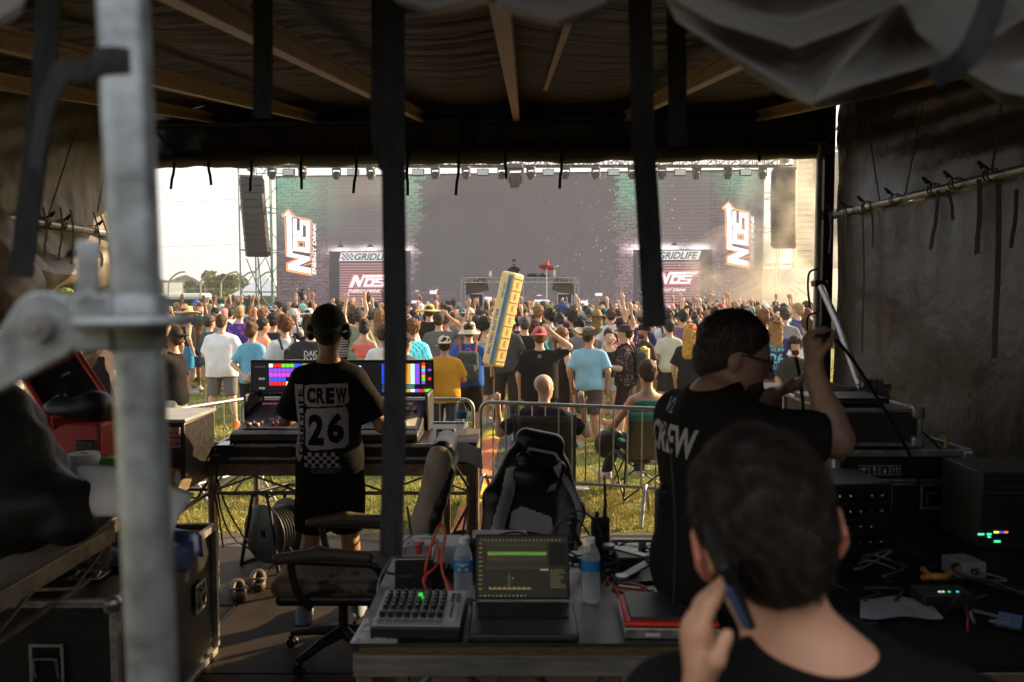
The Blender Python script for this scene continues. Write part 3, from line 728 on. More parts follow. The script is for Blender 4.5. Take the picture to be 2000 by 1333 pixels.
for i,(a,b)in enumerate((((505,505),(512,590)),((520,505),(542,570)),((481,505),(516,592)))):
 mb=MB();mb.tube([at(a[0],a[1],35.2),at(b[0],b[1],34.6)],.022,5);tag(mb.build('tether_strap',M['black']),['vertical black tether under the speaker array','black tether slanting towards the video wall','long black tether slanting from array corner to fence'][i],'tether','tethers below the speaker array')
def line_array(name,pts_px,Y,wpx,n,lab,dark,ang):
 t=empty(name,(0,0,0),0,lab,'speaker array','hanging line arrays')
 top=at(*pts_px[0],Y);t.location=top
 bot=at(*pts_px[-1],Y);H=(top.z-bot.z)/n;W_=wpx*Y/FPX
 z=0;y=0;x=0;dx=(bot.x-top.x)/n
 for k in range(n):
  tilt=R(1.5+1.6*k);Mx=Matrix.Rotation(ang,3,'Z')@Matrix.Rotation(tilt,3,'X')
  c=Vector((dx*(k+.5)*(1+.06*(k-n/2)),-.02*k*k*.12,-H*(k+.5)))
  mb=MB();D=.62;w2=W_/2;hh=H/2*.97
  prof=[(-w2,D/2),(w2,D/2),(w2,-D/6),(w2*.8,-D/2),(-w2*.8,-D/2),(-w2,-D/6)]
  vs=[Mx@Vector((a,b,hh))+c for a,b in prof];vs+=[Mx@Vector((a,b,-hh))+c for a,b in prof]
  mb.add(vs,[tuple(range(6)),tuple(range(6,12))[::-1]]+[(i,i+6,(i+1)%6+6,(i+1)%6)for i in range(6)])
  cb=mb.build('speaker_cabinet',dark,t,bevel=.015)
  mb=MB()
  mb.add([Mx@Vector((a,-D/2-.012,b))+c for a,b in((-w2*.76,-hh*.86),(w2*.76,-hh*.86),(w2*.76,hh*.86),(-w2*.76,hh*.86))],[(0,1,2,3)])
  mb.build('grille',dark,cb)
  mb=MB()
  for s_ in(-1,1):mb.add([Mx@Vector((s_*(w2+.004),b,a))+c for a,b in((-hh*.5,.02),(hh*.5,.02),(hh*.5,.16),(-hh*.5,.16))],[(0,1,2,3)])
  mb.build('side_handle',M['galv2'],cb)
 mb=MB();mb.box((0,0,.06),(W_*.92,.7,.10),ang);mb.tube([(0,0,.1),(0,0,.9)],.03,5);mb.box((0,0,.5),(.25,.25,.35));mb.build('fly_frame',dkm,t)
spk=mat('speaker_paint',(.022,.022,.025),.55,var=.25,scale=3,bump=.3,bscale=60)
line_array('line_array',[(491,350),(505,500)],33.5,46,11,'hanging black speaker array against the white sky beside the green fence',spk,R(14))
line_array('line_array',[(1532,334),(1528,484)],35.0,46,11,'hanging black speaker array hazed by stage smoke near the tent post',spk,R(-8))
gs=empty('grandstand',(at(1585,578,62).x,62,0),0,'tall beige ribbed grandstand back behind the smoky scaffold tower','building')
sid=mat('beige_metal_siding',(.42,.39,.33),.6,.2,var=.15,scale=3,bump=.2)
mb=MB()
for k in range(26):mb.box((1.2,.1*(k%2),2.2+k*.45),(5.4,.12,.30))
mb.box((1.2,.3,6.5),(5.4,.1,13));mb.build('wall',sid,gs)
mb=MB()
for a in(-1.5,0,1.6,3.6):mb.tube([(a,-.2,0),(a,-.2,13)],.07,6)
mb.tube([(-1.5,-.25,3),(3.6,-.25,11)],.06,6);mb.build('steel_frame',M['galv2'],gs)
tr=empty('trailer',(at(1540,578,47).x,47,0),0,'white box trailer with black lettering partly hidden by the tent post','trailer')
MB().box((.6,0,2.0),(5.2,2.4,3.3)).build('box_body',wm,tr,bevel=.05)
mb=MB();put_text(mb,'OS AN',lambda x,y:Vector((x,-1.23,y)),1.15,.38,.02,.2,x0=.05,y0=2.75)
for k,(a,b)in enumerate(((0,0),(.3,.12),(.55,-.08))):mb.poly([Vector((-.35+a,-1.23,2.55+b)),Vector((.15+a,-1.23,2.2+b)),Vector((.12+a,-1.23,2.12+b)),Vector((-.4+a,-1.23,2.5+b))])
mb.build('lettering',M['black'],tr)
for s_ in(-1.2,2.2):MB().lathe([(0,-.14),(.42,-.14),(.42,.14),(0,.14)],(s_,-1.1,.42),18,'Y').build('wheel',M['black'],tr,smooth=40)
DJY=33.2;ZT=at(1015,544,DJY).z
bt=empty('dj_booth',(at(1015,560,DJY).x,DJY,1.3),0,'aluminium truss table frame on stage carrying the music players','dj booth');off=Vector(bt.location)
alt=mat('bright_truss_aluminium',(.5,.5,.46),.45,.6)
for px in(905,1018,1126):
 mb=MB();p=at(px,560,DJY)-off;truss(mb,(p.x,0,0),(p.x,0,ZT-1.3),.16,8,.02,.01,up=(0,1,0));mb.build('leg',alt,bt)
mb=MB();a=at(905,545,DJY)-off;b=at(1127,545,DJY)-off;truss(mb,(a.x,0,ZT-1.3-.08),(b.x,0,ZT-1.3-.08),.2,26,.022,.011);mb.build('top_truss',alt,bt)
mb=MB();mb.box(((a.x+b.x)/2,.5,ZT-1.3+.045),(b.x-a.x,1.2,.04));mb.build('table_top',M['black'],bt)
for i,(px,w_,h_)in enumerate(((1040,.42,.10),(1062,.42,.10),(1000,.34,.08),(958,.12,.2),(1083,.08,.25))):
 p=at(px,540,DJY);mb=MB();mb.box((p.x,DJY+.1,ZT+.07+h_/2),(w_,.38,h_));mb.box((p.x,DJY-.02,ZT+.07+h_+.02),(w_*.6,.03,.04))
 tag(mb.build(['media_player','media_player','dj_mixer','small_bottle','small_bottle'][i],M['blackgloss']if i<3 else M['white'],bevel=.01),['black media player beside the dj on the booth','black media player next to the sombrero pole','black audio mixer right under the dj hands','small pale bottle at the booth corner','clear bottle between media player and sombrero'][i],'audio player' if i<3 else 'bottle')
for i,px in enumerate((930,1103)):
 p=at(px,575,DJY+.3);t=empty('monitor_speaker',(p.x,DJY+.5,1.3),0,['slanted wedge speaker on white trimmed case near the butter inflatable','slanted wedge speaker on white trimmed case beside the sombrero'][i],'speaker','monitor speakers under the booth')
 MB().box((0,0,.45),(.62,.5,.9)).build('case',M['black'],t)
 mb=MB();
 for a,b in(((-.3,0.02),(-.3,.88)),((.3,.02),(.3,.88)),((-.3,.88),(.3,.88)),((.1,.3),(.1,.75))):mb.bar((a[0],-.27,a[1]),(b[0],-.27,b[1]),.035)
 mb.build('case_edging',M['white'],t)
 mb=MB();mb.box((0,0,1.2),(.95,.6,.55),Matrix.Rotation(R(14 if i else-14),3,'Y'));mb.build('cabinet',mat('brownish_speaker',(.09,.06,.05),.6),t,bevel=.03)
sp=at(1068,522,26);t=empty('sombrero_pole',(sp.x,26,0),0,'red and green sombrero raised on a white pole above the crowd','pole hat')
MB().tube([(0,0,1.2),(0,0,sp.z)],.02,6).build('pole',M['white'],t)
mb=MB();Mr=Matrix.Rotation(R(10),3,'Y')@Matrix.Rotation(R(-12),3,'X');mb.lathe([(0,.22),(.03,.2),(.08,.05),(.11,-.02),(.2,-.05),(.27,-.02),(.26,-.045),(.2,-.075),(.08,-.06)],(0,0,sp.z+.02),22,M=Mr);mb.build('sombrero',mat('red_felt',(.45,.02,.03),.8,var=.2),t,smooth=60)
mb=MB();mb.lathe([(.19,-.044),(.262,-.012),(.262,-.03)],(0,0,sp.z+.022),22,M=Mr);mb.build('green_band',mat('green_felt',(.03,.14,.06),.8),t,smooth=60)
mb=MB();mb.tube(curve_pts([(.25,0,sp.z),(.32,0,sp.z+.02),(.36,0,sp.z+.05)],3),.012,5);mb.lathe([(0,-.03),(.035,0),(0,.03)],(.36,0,sp.z+.03),8);mb.build('tassel',M['white'],t)
for i,px in enumerate((540,603,663,742,873,787,1180,1345)):
 p=at(px,583,31.7);t=empty('floor_light',(p.x,31.9,1.3),0,'round black floor light on the stage edge, %s from the camera operator end'%ordw[i],'floor light','floor lights on the stage edge')
 mb=MB();mb.lathe([(0,-.15),(.16,-.15),(.19,0),(.16,.15),(0,.15)],(0,0,.42),14,'Y');mb.build('lamp_head',M['black'],t,smooth=50);MB().box((0,0,.1),(.36,.3,.2)).build('base',M['black'],t)
mb=MB();cf_=[]
for i in range(560):
 if i<210:px=random.gauss(1225,95);py=random.triangular(345,600,590)
 elif i<480:px=random.gauss(1395,26);py=600-abs(random.gauss(0,24))*1.3
 else:px=random.uniform(1080,1330);py=random.uniform(340,600)
 p=at(px,py,random.uniform(27,35));a=Vector((random.gauss(0,1),random.gauss(0,.3),random.gauss(0,1))).normalized()*random.uniform(.008,.022);b=Vector((random.gauss(0,1),random.gauss(0,.3),random.gauss(0,1))).normalized()*.014
 mb.add([p-a-b,p+a-b,p+a+b,p-a+b],[(0,1,2,3)])
tag(mb.build('confetti',mat('white_confetti',(.9,.85,.75),.6)),'white confetti flying in front of the video wall','confetti',kind='stuff')
def smoke(name,px,py,Y,r,dens,lab,seed,thr=.45,an=.5):
 p=at(px,py,Y);mb=MB();n=20;mb.lathe([(math.sin(PI*k/12),-math.cos(PI*k/12))for k in range(13)],(0,0,0),n)
 m=bpy.data.materials.new(name+'_volume');m.use_nodes=True;t=m.node_tree;N=t.nodes;L=t.links
 N.remove(N['Principled BSDF']);v=N.new('ShaderNodeVolumePrincipled');v.inputs['Color'].default_value=(1,.97,.9,1);v.inputs['Anisotropy'].default_value=an
 tc=N.new('ShaderNodeTexCoord');no=N.new('ShaderNodeTexNoise');no.inputs['Scale'].default_value=1.7;no.inputs['Detail'].default_value=4;no.noise_dimensions='4D';no.inputs['W'].default_value=seed
 L.new(tc.outputs['Object'],no.inputs['Vector']);ln=N.new('ShaderNodeVectorMath');ln.operation='LENGTH';L.new(tc.outputs['Object'],ln.inputs[0])
 fo=N.new('ShaderNodeMapRange');fo.inputs['From Min'].default_value=.35;fo.inputs['From Max'].default_value=1.0;fo.inputs['To Min'].default_value=1;fo.inputs['To Max'].default_value=0;L.new(ln.outputs['Value'],fo.inputs[0])
 nr=N.new('ShaderNodeMapRange');nr.inputs['From Min'].default_value=thr;nr.inputs['From Max'].default_value=.75;L.new(no.outputs[0],nr.inputs[0])
 mu=N.new('ShaderNodeMath');mu.operation='MULTIPLY';L.new(fo.outputs[0],mu.inputs[0]);L.new(nr.outputs[0],mu.inputs[1])
 m2=N.new('ShaderNodeMath');m2.operation='MULTIPLY';m2.inputs[1].default_value=dens;L.new(mu.outputs[0],m2.inputs[0]);L.new(m2.outputs[0],v.inputs['Density']);L.new(v.outputs[0],N['Material Output'].inputs['Volume'])
 o=mb.build(name,m);o.location=p;o.scale=r;tag(o,lab,'smoke',kind='stuff');return o
smoke('smoke',1505,545,34.5,(4.0,1.8,2.9),3.0,'warm lit smoke plume at the stage corner',3)
smoke('smoke',1530,420,34.4,(2.2,1.3,3.2),2.0,'thin smoke rising over the hanging speakers',9)
smoke('smoke',700,430,36.6,(5.5,1.0,3.2),.20,'thin pale haze drifting before the brick picture',5,.3,.2)
# ================================================================ PEOPLE
ARMS={'down':((.245,-.02,1.13),(.235,.06,.88)),'up':((.27,.05,1.66),(.23,.08,1.93)),'upbent':((.34,.10,1.40),(.25,.16,1.68)),'head':((.37,.08,1.50),(.13,.03,1.71)),'phone':((.25,.20,1.27),(.10,.40,1.55)),'front':((.25,.04,1.13),(.07,.25,1.14)),'back':((.26,-.10,1.14),(.05,-.17,.98)),'hip':((.34,-.06,1.19),(.19,.03,1.02)),'hold':((.29,.10,1.20),(.40,.27,1.36)),'out':((.40,.05,1.50),(.52,.10,1.76)),'face':((.30,.14,1.32),(.10,.15,1.60)),'reach':((.22,.22,1.20),(.22,.46,1.12))}
def V3(*a):return np.array(a,float)
def hand_sdf(F,wr,dr,side,s=1.0,curl=.3,up=None,fat=1.0):
 """palm, four fingers and a thumb growing out of the wrist along dr"""
 dr=dr/np.linalg.norm(dr);up=V3(0,1,0)if up is None else up
 nx=np.cross(dr,up);
 if np.linalg.norm(nx)<.2:nx=np.cross(dr,V3(1,0,0))
 nx/=np.linalg.norm(nx);nz=np.cross(nx,dr);nx=nx*side
 F.cap(wr,wr+dr*.075*s,.024*s*fat,.034*s*fat,.02,flat=(nz,1.7))
 for i,(o_,L)in enumerate(((-.027,.062),(-.009,.072),(.009,.068),(.026,.054))):
  b=wr+dr*.085*s+nx*o_*s;d1=dr*math.cos(curl)+nz*math.sin(curl)+nx*o_*5.0*(.6-curl*.5);m_=b+d1*L*.5*s
  d2=dr*math.cos(curl*2.2)+nz*math.sin(curl*2.2)+nx*o_*4*(.5-curl*.5);e=m_+d2*L*.5*s
  F.cap(b,m_,.0095*s*fat,.009*s*fat,.008);F.cap(m_,e,.009*s*fat,.0075*s*fat,.006)
 F.cap(wr+dr*.03*s-nx*.02*s,wr+dr*.06*s-nx*.052*s+nz*.012,.013*s*fat,.010*s*fat,.012)
 F.cap(wr+dr*.06*s-nx*.052*s+nz*.012,wr+dr*.088*s-nx*.055*s+nz*.025,.010*s*fat,.0085*s*fat,.006)
def head_sdf(F,hc,hy=0.0,tilt=0.0,k=1.0):
 tl,ro=tilt if isinstance(tilt,tuple)else(tilt,0.0)
 Rm=Matrix.Rotation(hy,3,'Z')@Matrix.Rotation(ro,3,'Y')@Matrix.Rotation(tl,3,'X')
 q=lambda x,y,z:V3(*(Rm@Vector((x*k,y*k,z*k))))+hc
 F.ell(q(0,-.012,.035),(.078*k,.098*k,.092*k),.03,Rm)
 F.ell(q(0,.022,-.03),(.062*k,.070*k,.085*k),.04,Rm)
 F.ell(q(0,.055,-.085),(.033*k,.028*k,.024*k),.03,Rm)
 F.cap(q(0,.088,.012),q(0,.108,-.026),.010*k,.015*k,.012)
 F.cap(q(-.035,.076,.03),q(.035,.076,.03),.011*k,None,.012)
 for s_ in(-1,1):
  F.ell(q(s_*.030,.092,.010),(.013*k,.008*k,.008*k),.006,Rm,sub=True)
  F.ell(q(s_*.079,-.01,-.005),(.010*k,.020*k,.032*k),.006,Rm)
 F.cap(q(-.018,.085,-.055),q(.018,.085,-.055),.008*k,None,.008)
 return q
def torso_sdf(F,bd,infl=0.0,low=None,sh=.165,lean=0.0):
 """bd: (shoulder, chest, belly, hip) width factors"""
 A,B,C_,D=bd;ax=(0,1,0);f=1.45
 F.cap((-.085*A,0,1.335),(.085*A,0,1.335),.082+infl,None,.05)
 for s_ in(-1,1):F.cap((s_*.02,-.012,1.445),(s_*.145*A,-.006,1.362),.040+infl*.7,.046+infl*.5,.05)
 F.ell((0,.005,1.24),(.168*B+infl,.115*B+infl,.19+infl),.05)
 F.ell((0,.012*C_,1.08),(.148*C_+infl,.105*C_+infl,.17+infl),.06)
 F.ell((0,-.005,.95),(.165*D+infl,.115*D+infl,.125+infl),.05)
 F.ell((0,-.045,.92),(.13*D+infl,.09*D+infl,.09+infl),.05)
LEGS={'stand':((.10,.0,.48),(.12,-.02,.09)),'wide':((.15,.0,.48),(.20,-.02,.09)),'walkR':((.10,.10,.50),(.10,.16,.12)),'walkL':((.09,-.02,.48),(.10,-.22,.13)),'easy':((.11,.05,.49),(.16,.03,.09))}
def body_fields(h,pose,bd=(1,1,1,1),top='tee',bottom='shorts',hy=0,legs=('stand','stand'),tilt=0.0,lod=0,girth=1.0,hoff=(0,0,0),hands=None):
 rarm,larm=pose;out={}
 A=[(1,ARMS[rarm]if isinstance(rarm,str)else rarm),(-1,ARMS[larm]if isinstance(larm,str)else larm)]
 pts=[p for s,(e,w_)in A for p in(V3(s*e[0],e[1],e[2]),V3(s*w_[0],w_[1],w_[2]))]
 lpts=[V3(s_*q[0],q[1],q[2])for s_,lg in((1,legs[0]),(-1,legs[1]))for q in(LEGS[lg]if isinstance(lg,str)else lg)]
 lo=np.minimum(np.minimum(np.array(pts).min(0)-.15,V3(-.36,-.30,-.02)),np.array(lpts).min(0)-.15);hi=np.maximum(np.maximum(np.array(pts).max(0)+.17,V3(.36,.30,1.80)),np.array(lpts).max(0)+.16);lo[2]=min(p_[2]for p_ in lpts)-.12
 F=Field(lo,hi,h);shx=.165*bd[0]
 torso_sdf(F,bd);F.cap((0,-.01,1.42),V3(0,.008,1.555)+V3(*hoff)*.9,.057*(.5+.5*bd[0]),.052,.04)
 head_sdf(F,V3(0,.015,1.635)+V3(*hoff),hy,tilt)
 AJ=[]
 for s,(e,w_)in A:
  sh=V3(s*shx*.97,-.005,1.368);e=V3(s*(e[0]+(bd[0]-1)*.14),e[1],e[2]);w_=V3(s*(w_[0]+(bd[0]-1)*.1),w_[1],w_[2]);AJ.append((sh,e,w_))
  F.cap(sh,e,.05*girth,.038*girth,.035);F.cap(e,w_,.037*girth,.026,.02)
  F.cap(e,e+(w_-e)*.35,.040*girth,.038*girth,.02)
  hd=(hands or{}).get(s)
  if hd:hand_sdf(F,w_,V3(*hd[0]),hd[2],curl=hd[3],up=V3(*hd[1]))
  else:hand_sdf(F,w_,w_-e,s,curl=.25 if w_[2]>1.5 else .45,fat=1.45 if lod==1 else 2.0 if lod==2 else 1.0)
 LJ=[]
 for s,lg in((1,legs[0]),(-1,legs[1])):
  k,a=LEGS[lg]if isinstance(lg,str)else lg;hip=V3(s*.088*bd[3],-.005,.90);k=V3(s*k[0],k[1],k[2]);a=V3(s*a[0],a[1],a[2]);LJ.append((hip,k,a))
  F.cap(hip,k,.085*bd[3],.052*girth,.03);F.cap(k,a,.048*girth,.034,.02);F.cap(k+(a-k)*.15+V3(0,-.015,0),k+(a-k)*.5+V3(0,-.012,0),.05*girth,.042,.03)
  F.cap(a,a+V3(s*.02,.12,-.05),.034,.03,.03)
 out['body']=F
 G=Field(lo,hi,h);inf=.016
 if top in('tee','long','polo','hoodie','oversize'):
  if top in('oversize','hoodie'):inf=.032
  torso_sdf(G,bd,inf)
  G.cap((0,-.01,1.40),(0,0,1.475),.085,.066,.04)
  zb=.86 if top!='oversize' else .80
  G.cap((0,0,1.05),(0,-.005,zb),.150*max(bd[2],bd[3])+inf,.158*max(bd[2],bd[3])+inf,.06,cut=True,flat=((0,1,0),1.38))
  for sh,e,w_ in AJ:
   if top in('long','hoodie'):G.cap(sh,e,.066,.056,.04);G.cap(e,e+(w_-e)*.93,.052,.042,.03,cut=True)
   else:G.cap(sh,sh+(e-sh)*.82,.058+inf*.3,.068+inf*.5,.06,cut=True)
  X,Y,Z=np.meshgrid(*G.ax,indexing='ij',sparse=True)
  G.waves(.009 if lod else .0085,[(9,4,17,1.0),(-14,6,11,2.2),(5,9,23,.3),(22,3,-9,4)])
  G.D=np.maximum(G.D,(zb+.012*np.sin(X*17)-Z).astype(np.float32))
  G.plane((0,0,1.475),(0,-.25,1));
 elif top in('tank','bikini','dress'):
  torso_sdf(G,bd,.010);G.D=np.maximum(G.D,(np.meshgrid(*G.ax,indexing='ij',sparse=True)[2]-1.375).astype(np.float32))
  for s in(-1,1):G.cap((s*.075,.09,1.36),(s*.07,0,1.455),.014,None,.01);G.cap((s*.07,0,1.455),(s*.075,-.09,1.35),.014,None,.01)
  if top=='dress':
   G.cap((0,0,1.0),(0,0,.62),.155*bd[3],.215*bd[3],.05,cut=True,flat=((0,1,0),1.25))
  if top=='bikini':G.plane((0,0,1.17),(0,0,-1))
  if top=='tank':G.plane((0,0,.92),(0,0,-1))
  G.waves(.003,[(9,4,17,1.0),(-14,6,11,2.2)])
 out['shirt']=G
 if top!='dress':
  B=Field(V3(-.40,-.42,lo[2]),V3(.40,max(.42,hi[1]),1.1),h)
  B.ell((0,-.01,.93),(.175*bd[3],.13*bd[3],.12),.04);B.ell((0,-.045,.92),(.14*bd[3],.105*bd[3],.10),.04)
  for hip,k,a in LJ:
   if bottom=='shorts':B.cap(hip,hip+(k-hip)*.93,.105*bd[3],.092,.03,cut=True)
   elif bottom=='short':B.cap(hip,hip+(k-hip)*.5,.103*bd[3],.095,.03,cut=True)
   else:B.cap(hip,k,.10*bd[3],.072,.03);B.cap(k,a,.070,.060,.03)
  if bottom=='skirt':B.cap((0,0,.95),(0,0,.60),.15,.21,.05,cut=True,flat=((0,1,0),1.2))
  B.waves(.006,[(14,8,19,1.3),(-17,9,13,.2)]);B.plane((0,0,1.03),(0,0,1));out['trousers']=B
 return out,AJ,LJ
def shoe(mbf,a,s,h):
 F=Field(a+V3(-.09,-.12,-.10),a+V3(.09,.24,.09),h);z0=a[2]-.09
 F.cap(a+V3(0,-.02,-.05),a+V3(s*.02,.15,-.058),.042,.040,.03);F.cap(a+V3(0,-.01,-.04),a+V3(0,.0,.0),.045,.043,.02)
 F.cap(a+V3(0,-.03,-.082),a+V3(s*.02,.16,-.082),.044,.044,.01)
 F.plane((0,0,max(0,z0)if z0>0 else 0.0+a[2]-.09),(0,0,-1));return F
def rnd_noise(F,amp,f,seed=0):
 F.waves(amp,[(f,f*.6,-f*.8,seed),(-f*.7,f,f*.5,seed+2),(f*1.7,-f*1.3,f*1.1,seed+4)])
def hair_field(kind,h=.010):
 F=Field(V3(-.20,-.24,-.50),V3(.20,.18,.24),h);c=V3(0,-.015,.04)
 if kind in('short','curly','afro','buzz'):
  g={'short':.014,'curly':.030,'afro':.055,'buzz':.006}[kind]
  F.ell(c+V3(0,-.004,g*.5),(.079+g,.099+g*.9,.092+g),.02);F.ell(c+V3(0,-.045,-.055),(.070+g*.5,.060+g*.6,.065),.02)
  F.D=np.maximum(F.D,-(((lambda X,Y,Z:(.062-Z)+0*X+0*Y)(*np.meshgrid(*F.ax,indexing='ij',sparse=True)))*-1)*0-9)
  F.box((0,.115,-.06),(.16,.075,.115),.03,.02,sub=True);F.plane((0,0,-.085),(0,.2,-1))
  if kind!='buzz':rnd_noise(F,.009 if kind=='short' else .018,70 if kind=='short' else 95)
 elif kind in('long','ponytail','bun'):
  F.ell(c+V3(0,-.004,.008),(.093,.112,.106),.02);F.ell(c+V3(0,-.06,-.05),(.084,.065,.09),.03)
  if kind=='long':F.cap((0,-.065,-.02),(0,-.11,-.30),.085,.095,.05,flat=((0,1,0),1.7));F.cap((.07,-.03,-.05),(.08,-.05,-.25),.03,.03,.03);F.cap((-.07,-.03,-.05),(-.08,-.05,-.22),.03,.03,.03)
  if kind=='ponytail':F.cap((0,-.11,.03),(0,-.15,-.02),.03,.035,.02);F.cap((0,-.15,-.02),(0,-.12,-.26),.036,.02,.02)
  if kind=='bun':F.ell((0,-.09,.11),(.055,.052,.05),.02)
  F.box((0,.12,-.09),(.062,.08,.13),.03,.02,sub=True);rnd_noise(F,.008,60)
 elif kind=='beard':
  F.ell((0,.04,-.072),(.060,.062,.055),.02);F.box((0,.10,.02),(.2,.2,.055),.01,.01,sub=True);F.plane((0,-.02,0),(0,-1,0));rnd_noise(F,.004,80)
 return F
HM={}
def hair_mesh(kind):
 if kind not in HM:o=(hair_field('short',.03)if kind=='lowpoly' else hair_field(kind)).build('hair',M['hair']);HM[kind]=o.data;bpy.data.objects.remove(o)
 return HM[kind]
def hat_mesh(kind):
 if kind in HM:return HM[kind]
 mb=MB();nm='hat'
 if kind in('cap','capback','beanie'):
  F=Field(V3(-.14,-.24,-.04),V3(.14,.26,.20),.008);F.ell((0,-.015,.045),(.097,.117,.108),.01)
  F.plane((0,0,.035 if kind!='beanie' else .012),(0,.12,-1))
  if kind!='beanie':
   s=1 if kind=='cap' else-1;B=Field(V3(-.14,-.24,-.04),V3(.14,.26,.20),.008)
   B.ell((0,s*.11-.015,.040),(.078,.085,.012),.01);F.D=np.minimum(F.D,B.D)
   if kind=='capback':F.ell((0,.112,.055),(.045,.04,.030),.01,sub=True)
   F.ell((0,-.015,.153),(.010,.010,.006),.005)
  o=F.build('cap',M['felt'],smooth_it=1)
 else:
  P={'bucket':[(0,.135),(.06,.132),(.088,.11),(.098,.05),(.10,.03),(.155,-.035),(.15,-.04),(.098,.025)],'straw':[(0,.15),(.05,.15),(.085,.12),(.10,.05),(.13,.035),(.22,.02),(.245,.03),(.24,.02),(.20,.008),(.10,.03)],'fedora':[(0,.125),(.04,.13),(.082,.12),(.10,.05),(.105,.035),(.15,.03),(.165,.045),(.16,.035),(.10,.025)],'cowboy':[(0,.13),(.035,.15),(.080,.13),(.10,.05),(.13,.03),(.185,.05),(.205,.085),(.20,.07),(.13,.018),(.10,.03)],'wide':[(0,.16),(.03,.16),(.08,.10),(.10,.04),(.13,.03),(.235,.02),(.24,.01),(.10,.02)]}[kind]
  mb=MB();mb.lathe(P,(0,-.01,0),26)
  for i,v in enumerate(mb.v):
   x,y,z=v;r=math.hypot(x,y+.01);q=0
   if kind=='cowboy' and r>.11:q=(abs(x)/r-.5)*.09*(r-.1)/.1
   if kind=='cowboy' and r<.09:q=-.03*max(0,1-abs(x)/.03)*(z>.1)
   if kind in('straw','wide')and r>.11:q=.012*math.sin(3*math.atan2(y,x)+1)
   mb.v[i]=(x,y*(1.12 if r<.12 else 1.05),z+q)
  o=mb.build('hat',M['felt'],smooth=50)
 HM[kind]=o.data;bpy.data.objects.remove(o);return HM[kind]
HATS=('cap','capback','beanie','bucket','straw','fedora','cowboy','wide')
def add_child(name,me,parent,col,loc=None,rot=None):
 o=bpy.data.objects.new(name,me);sc.collection.objects.link(o);o.parent=parent;o.color=(*col,1)
 if loc is not None:o.location=loc
 if rot is not None:o.rotation_euler=rot
 return o
TPL={}
def template(pose,bd,top,bottom,legs,lod,hy=0.0,tilt=0.0,girth=1.0,hoff=(0,0,0),hands=None):
 key=(pose,bd,top,bottom,legs,lod,hy,tilt,girth,hoff)
 if key in TPL:return TPL[key]
 h={0:.0135,1:.024,-1:.0085,-2:.0062,2:.036}[lod]
 fl,AJ,LJ=body_fields(h,pose,bd,top,bottom,hy,legs,tilt,lod,girth,hoff,hands);D={}
 for nm,f in fl.items():
  o=f.build(nm,M['skin']if nm=='body' else M['cloth'],smooth_it=1 if nm=='body' and lod==0 else 1);D[nm]=o.data;bpy.data.objects.remove(o)
 D['shoes']=[]
 for(hip,k,a),s in zip(LJ,(1,-1)):
  o=shoe(None,a,s,.012 if lod<=0 else .02).build('shoe',M['felt']);D['shoes'].append(o.data);bpy.data.objects.remove(o)
 D['AJ']=AJ;D['LJ']=LJ;D['hy']=hy;D['tilt']=tilt;TPL[key]=D;return D
SK=[(.52,.30,.20),(.46,.25,.16),(.58,.36,.26),(.34,.18,.11),(.14,.075,.045),(.42,.23,.15)]
def person(x,y,H,yaw,label,pose=('down','down'),bd=(1,1,1,1),top='tee',bottom='shorts',legs=('stand','easy'),shirt=(.5,.5,.5),pants=(.05,.05,.05),shoes=(.4,.4,.4),hair='short',hcol=(.04,.025,.015),hat=None,hatcol=(.05,.05,.05),skin=0,lod=0,hy=0.0,tilt=0.0,girth=1.0,group=None,beard=False,z=0.0,mirror=False,lower=True,hoff=(0,0,0),hands=None,hairme=None,pat=None):
 D=template(pose,bd,top,bottom,legs,lod,hy,tilt,girth,hoff,hands);s=H/1.745
 t=empty('person',(x,y,z),yaw,label,'person',group);t.scale=(-s if mirror else s,s,s)
 sk=SK[skin]if isinstance(skin,int)else skin
 b=add_child('body',D['body'],t,sk);so=add_child('shirt' if top!='dress' else 'dress',D['shirt'],t,shirt)
 if pat:so.material_slots[0].link='OBJECT';so.material_slots[0].material=PAT[pat]
 if 'trousers' in D and lower:add_child('trousers' if bottom=='pants' else 'shorts',D['trousers'],t,pants)
 if lower:
  for m_ in D['shoes']:add_child('shoe',m_,t,shoes)
 hl=(hoff[0],.015+hoff[1],1.635+hoff[2]);hr=(tilt[0],tilt[1],hy)if isinstance(tilt,tuple)else(tilt,0,hy)
 hat_on=hat in HATS
 if hair and hair!='bald':add_child('hair',hairme if hairme else hair_mesh(hair if not(hat_on and hair in('curly','afro','bun'))else 'short'),t,hcol,hl,hr)
 if hat_on:add_child('cap' if 'cap' in hat else 'hat',hat_mesh(hat),t,hatcol,hl,hr)
 if beard:add_child('beard',hair_mesh('beard'),t,hcol,hl,hr)
 return t
# ================================================================ named people in the crowd (positions from the photograph)
FAT=(1.22,1.28,1.42,1.15);BIG=(1.15,1.2,1.25,1.08);SLIM=(.88,.88,.86,1.0);AVG=(1,1,1,1);ATH=(1.12,1.08,.98,1.0)
placed=[]
def P(px,hy_,Y,label,**k):
 """px, head-top py, depth"""
 H=EYE-(hy_-HOR)*Y/FPX;x=(px-1000)*Y/FPX;placed.append((x,Y))
 z=0
 hatx=.02 if k.get('hat')else 0.0
 yaw=k.pop('yaw',0.0)
 return person(x,Y,H-hatx,R(yaw),label,**k)
BR=(.055,.028,.014);BK=(.012,.010,.009);BL=(.30,.19,.08);AU=(.14,.05,.02);GY=(.25,.24,.23)
W=(.78,.78,.80)
pA=P(338,640,9.2,'bearded person in black tee and backward cap wiping face, camouflage shorts',yaw=95,pose=('down','head'),bd=ATH,shirt=(.014,.013,.013),pants=(.42,.43,.40),hat='capback',hatcol=(.015,.013,.012),hcol=BR,skin=1,beard=True,hy=-.2)
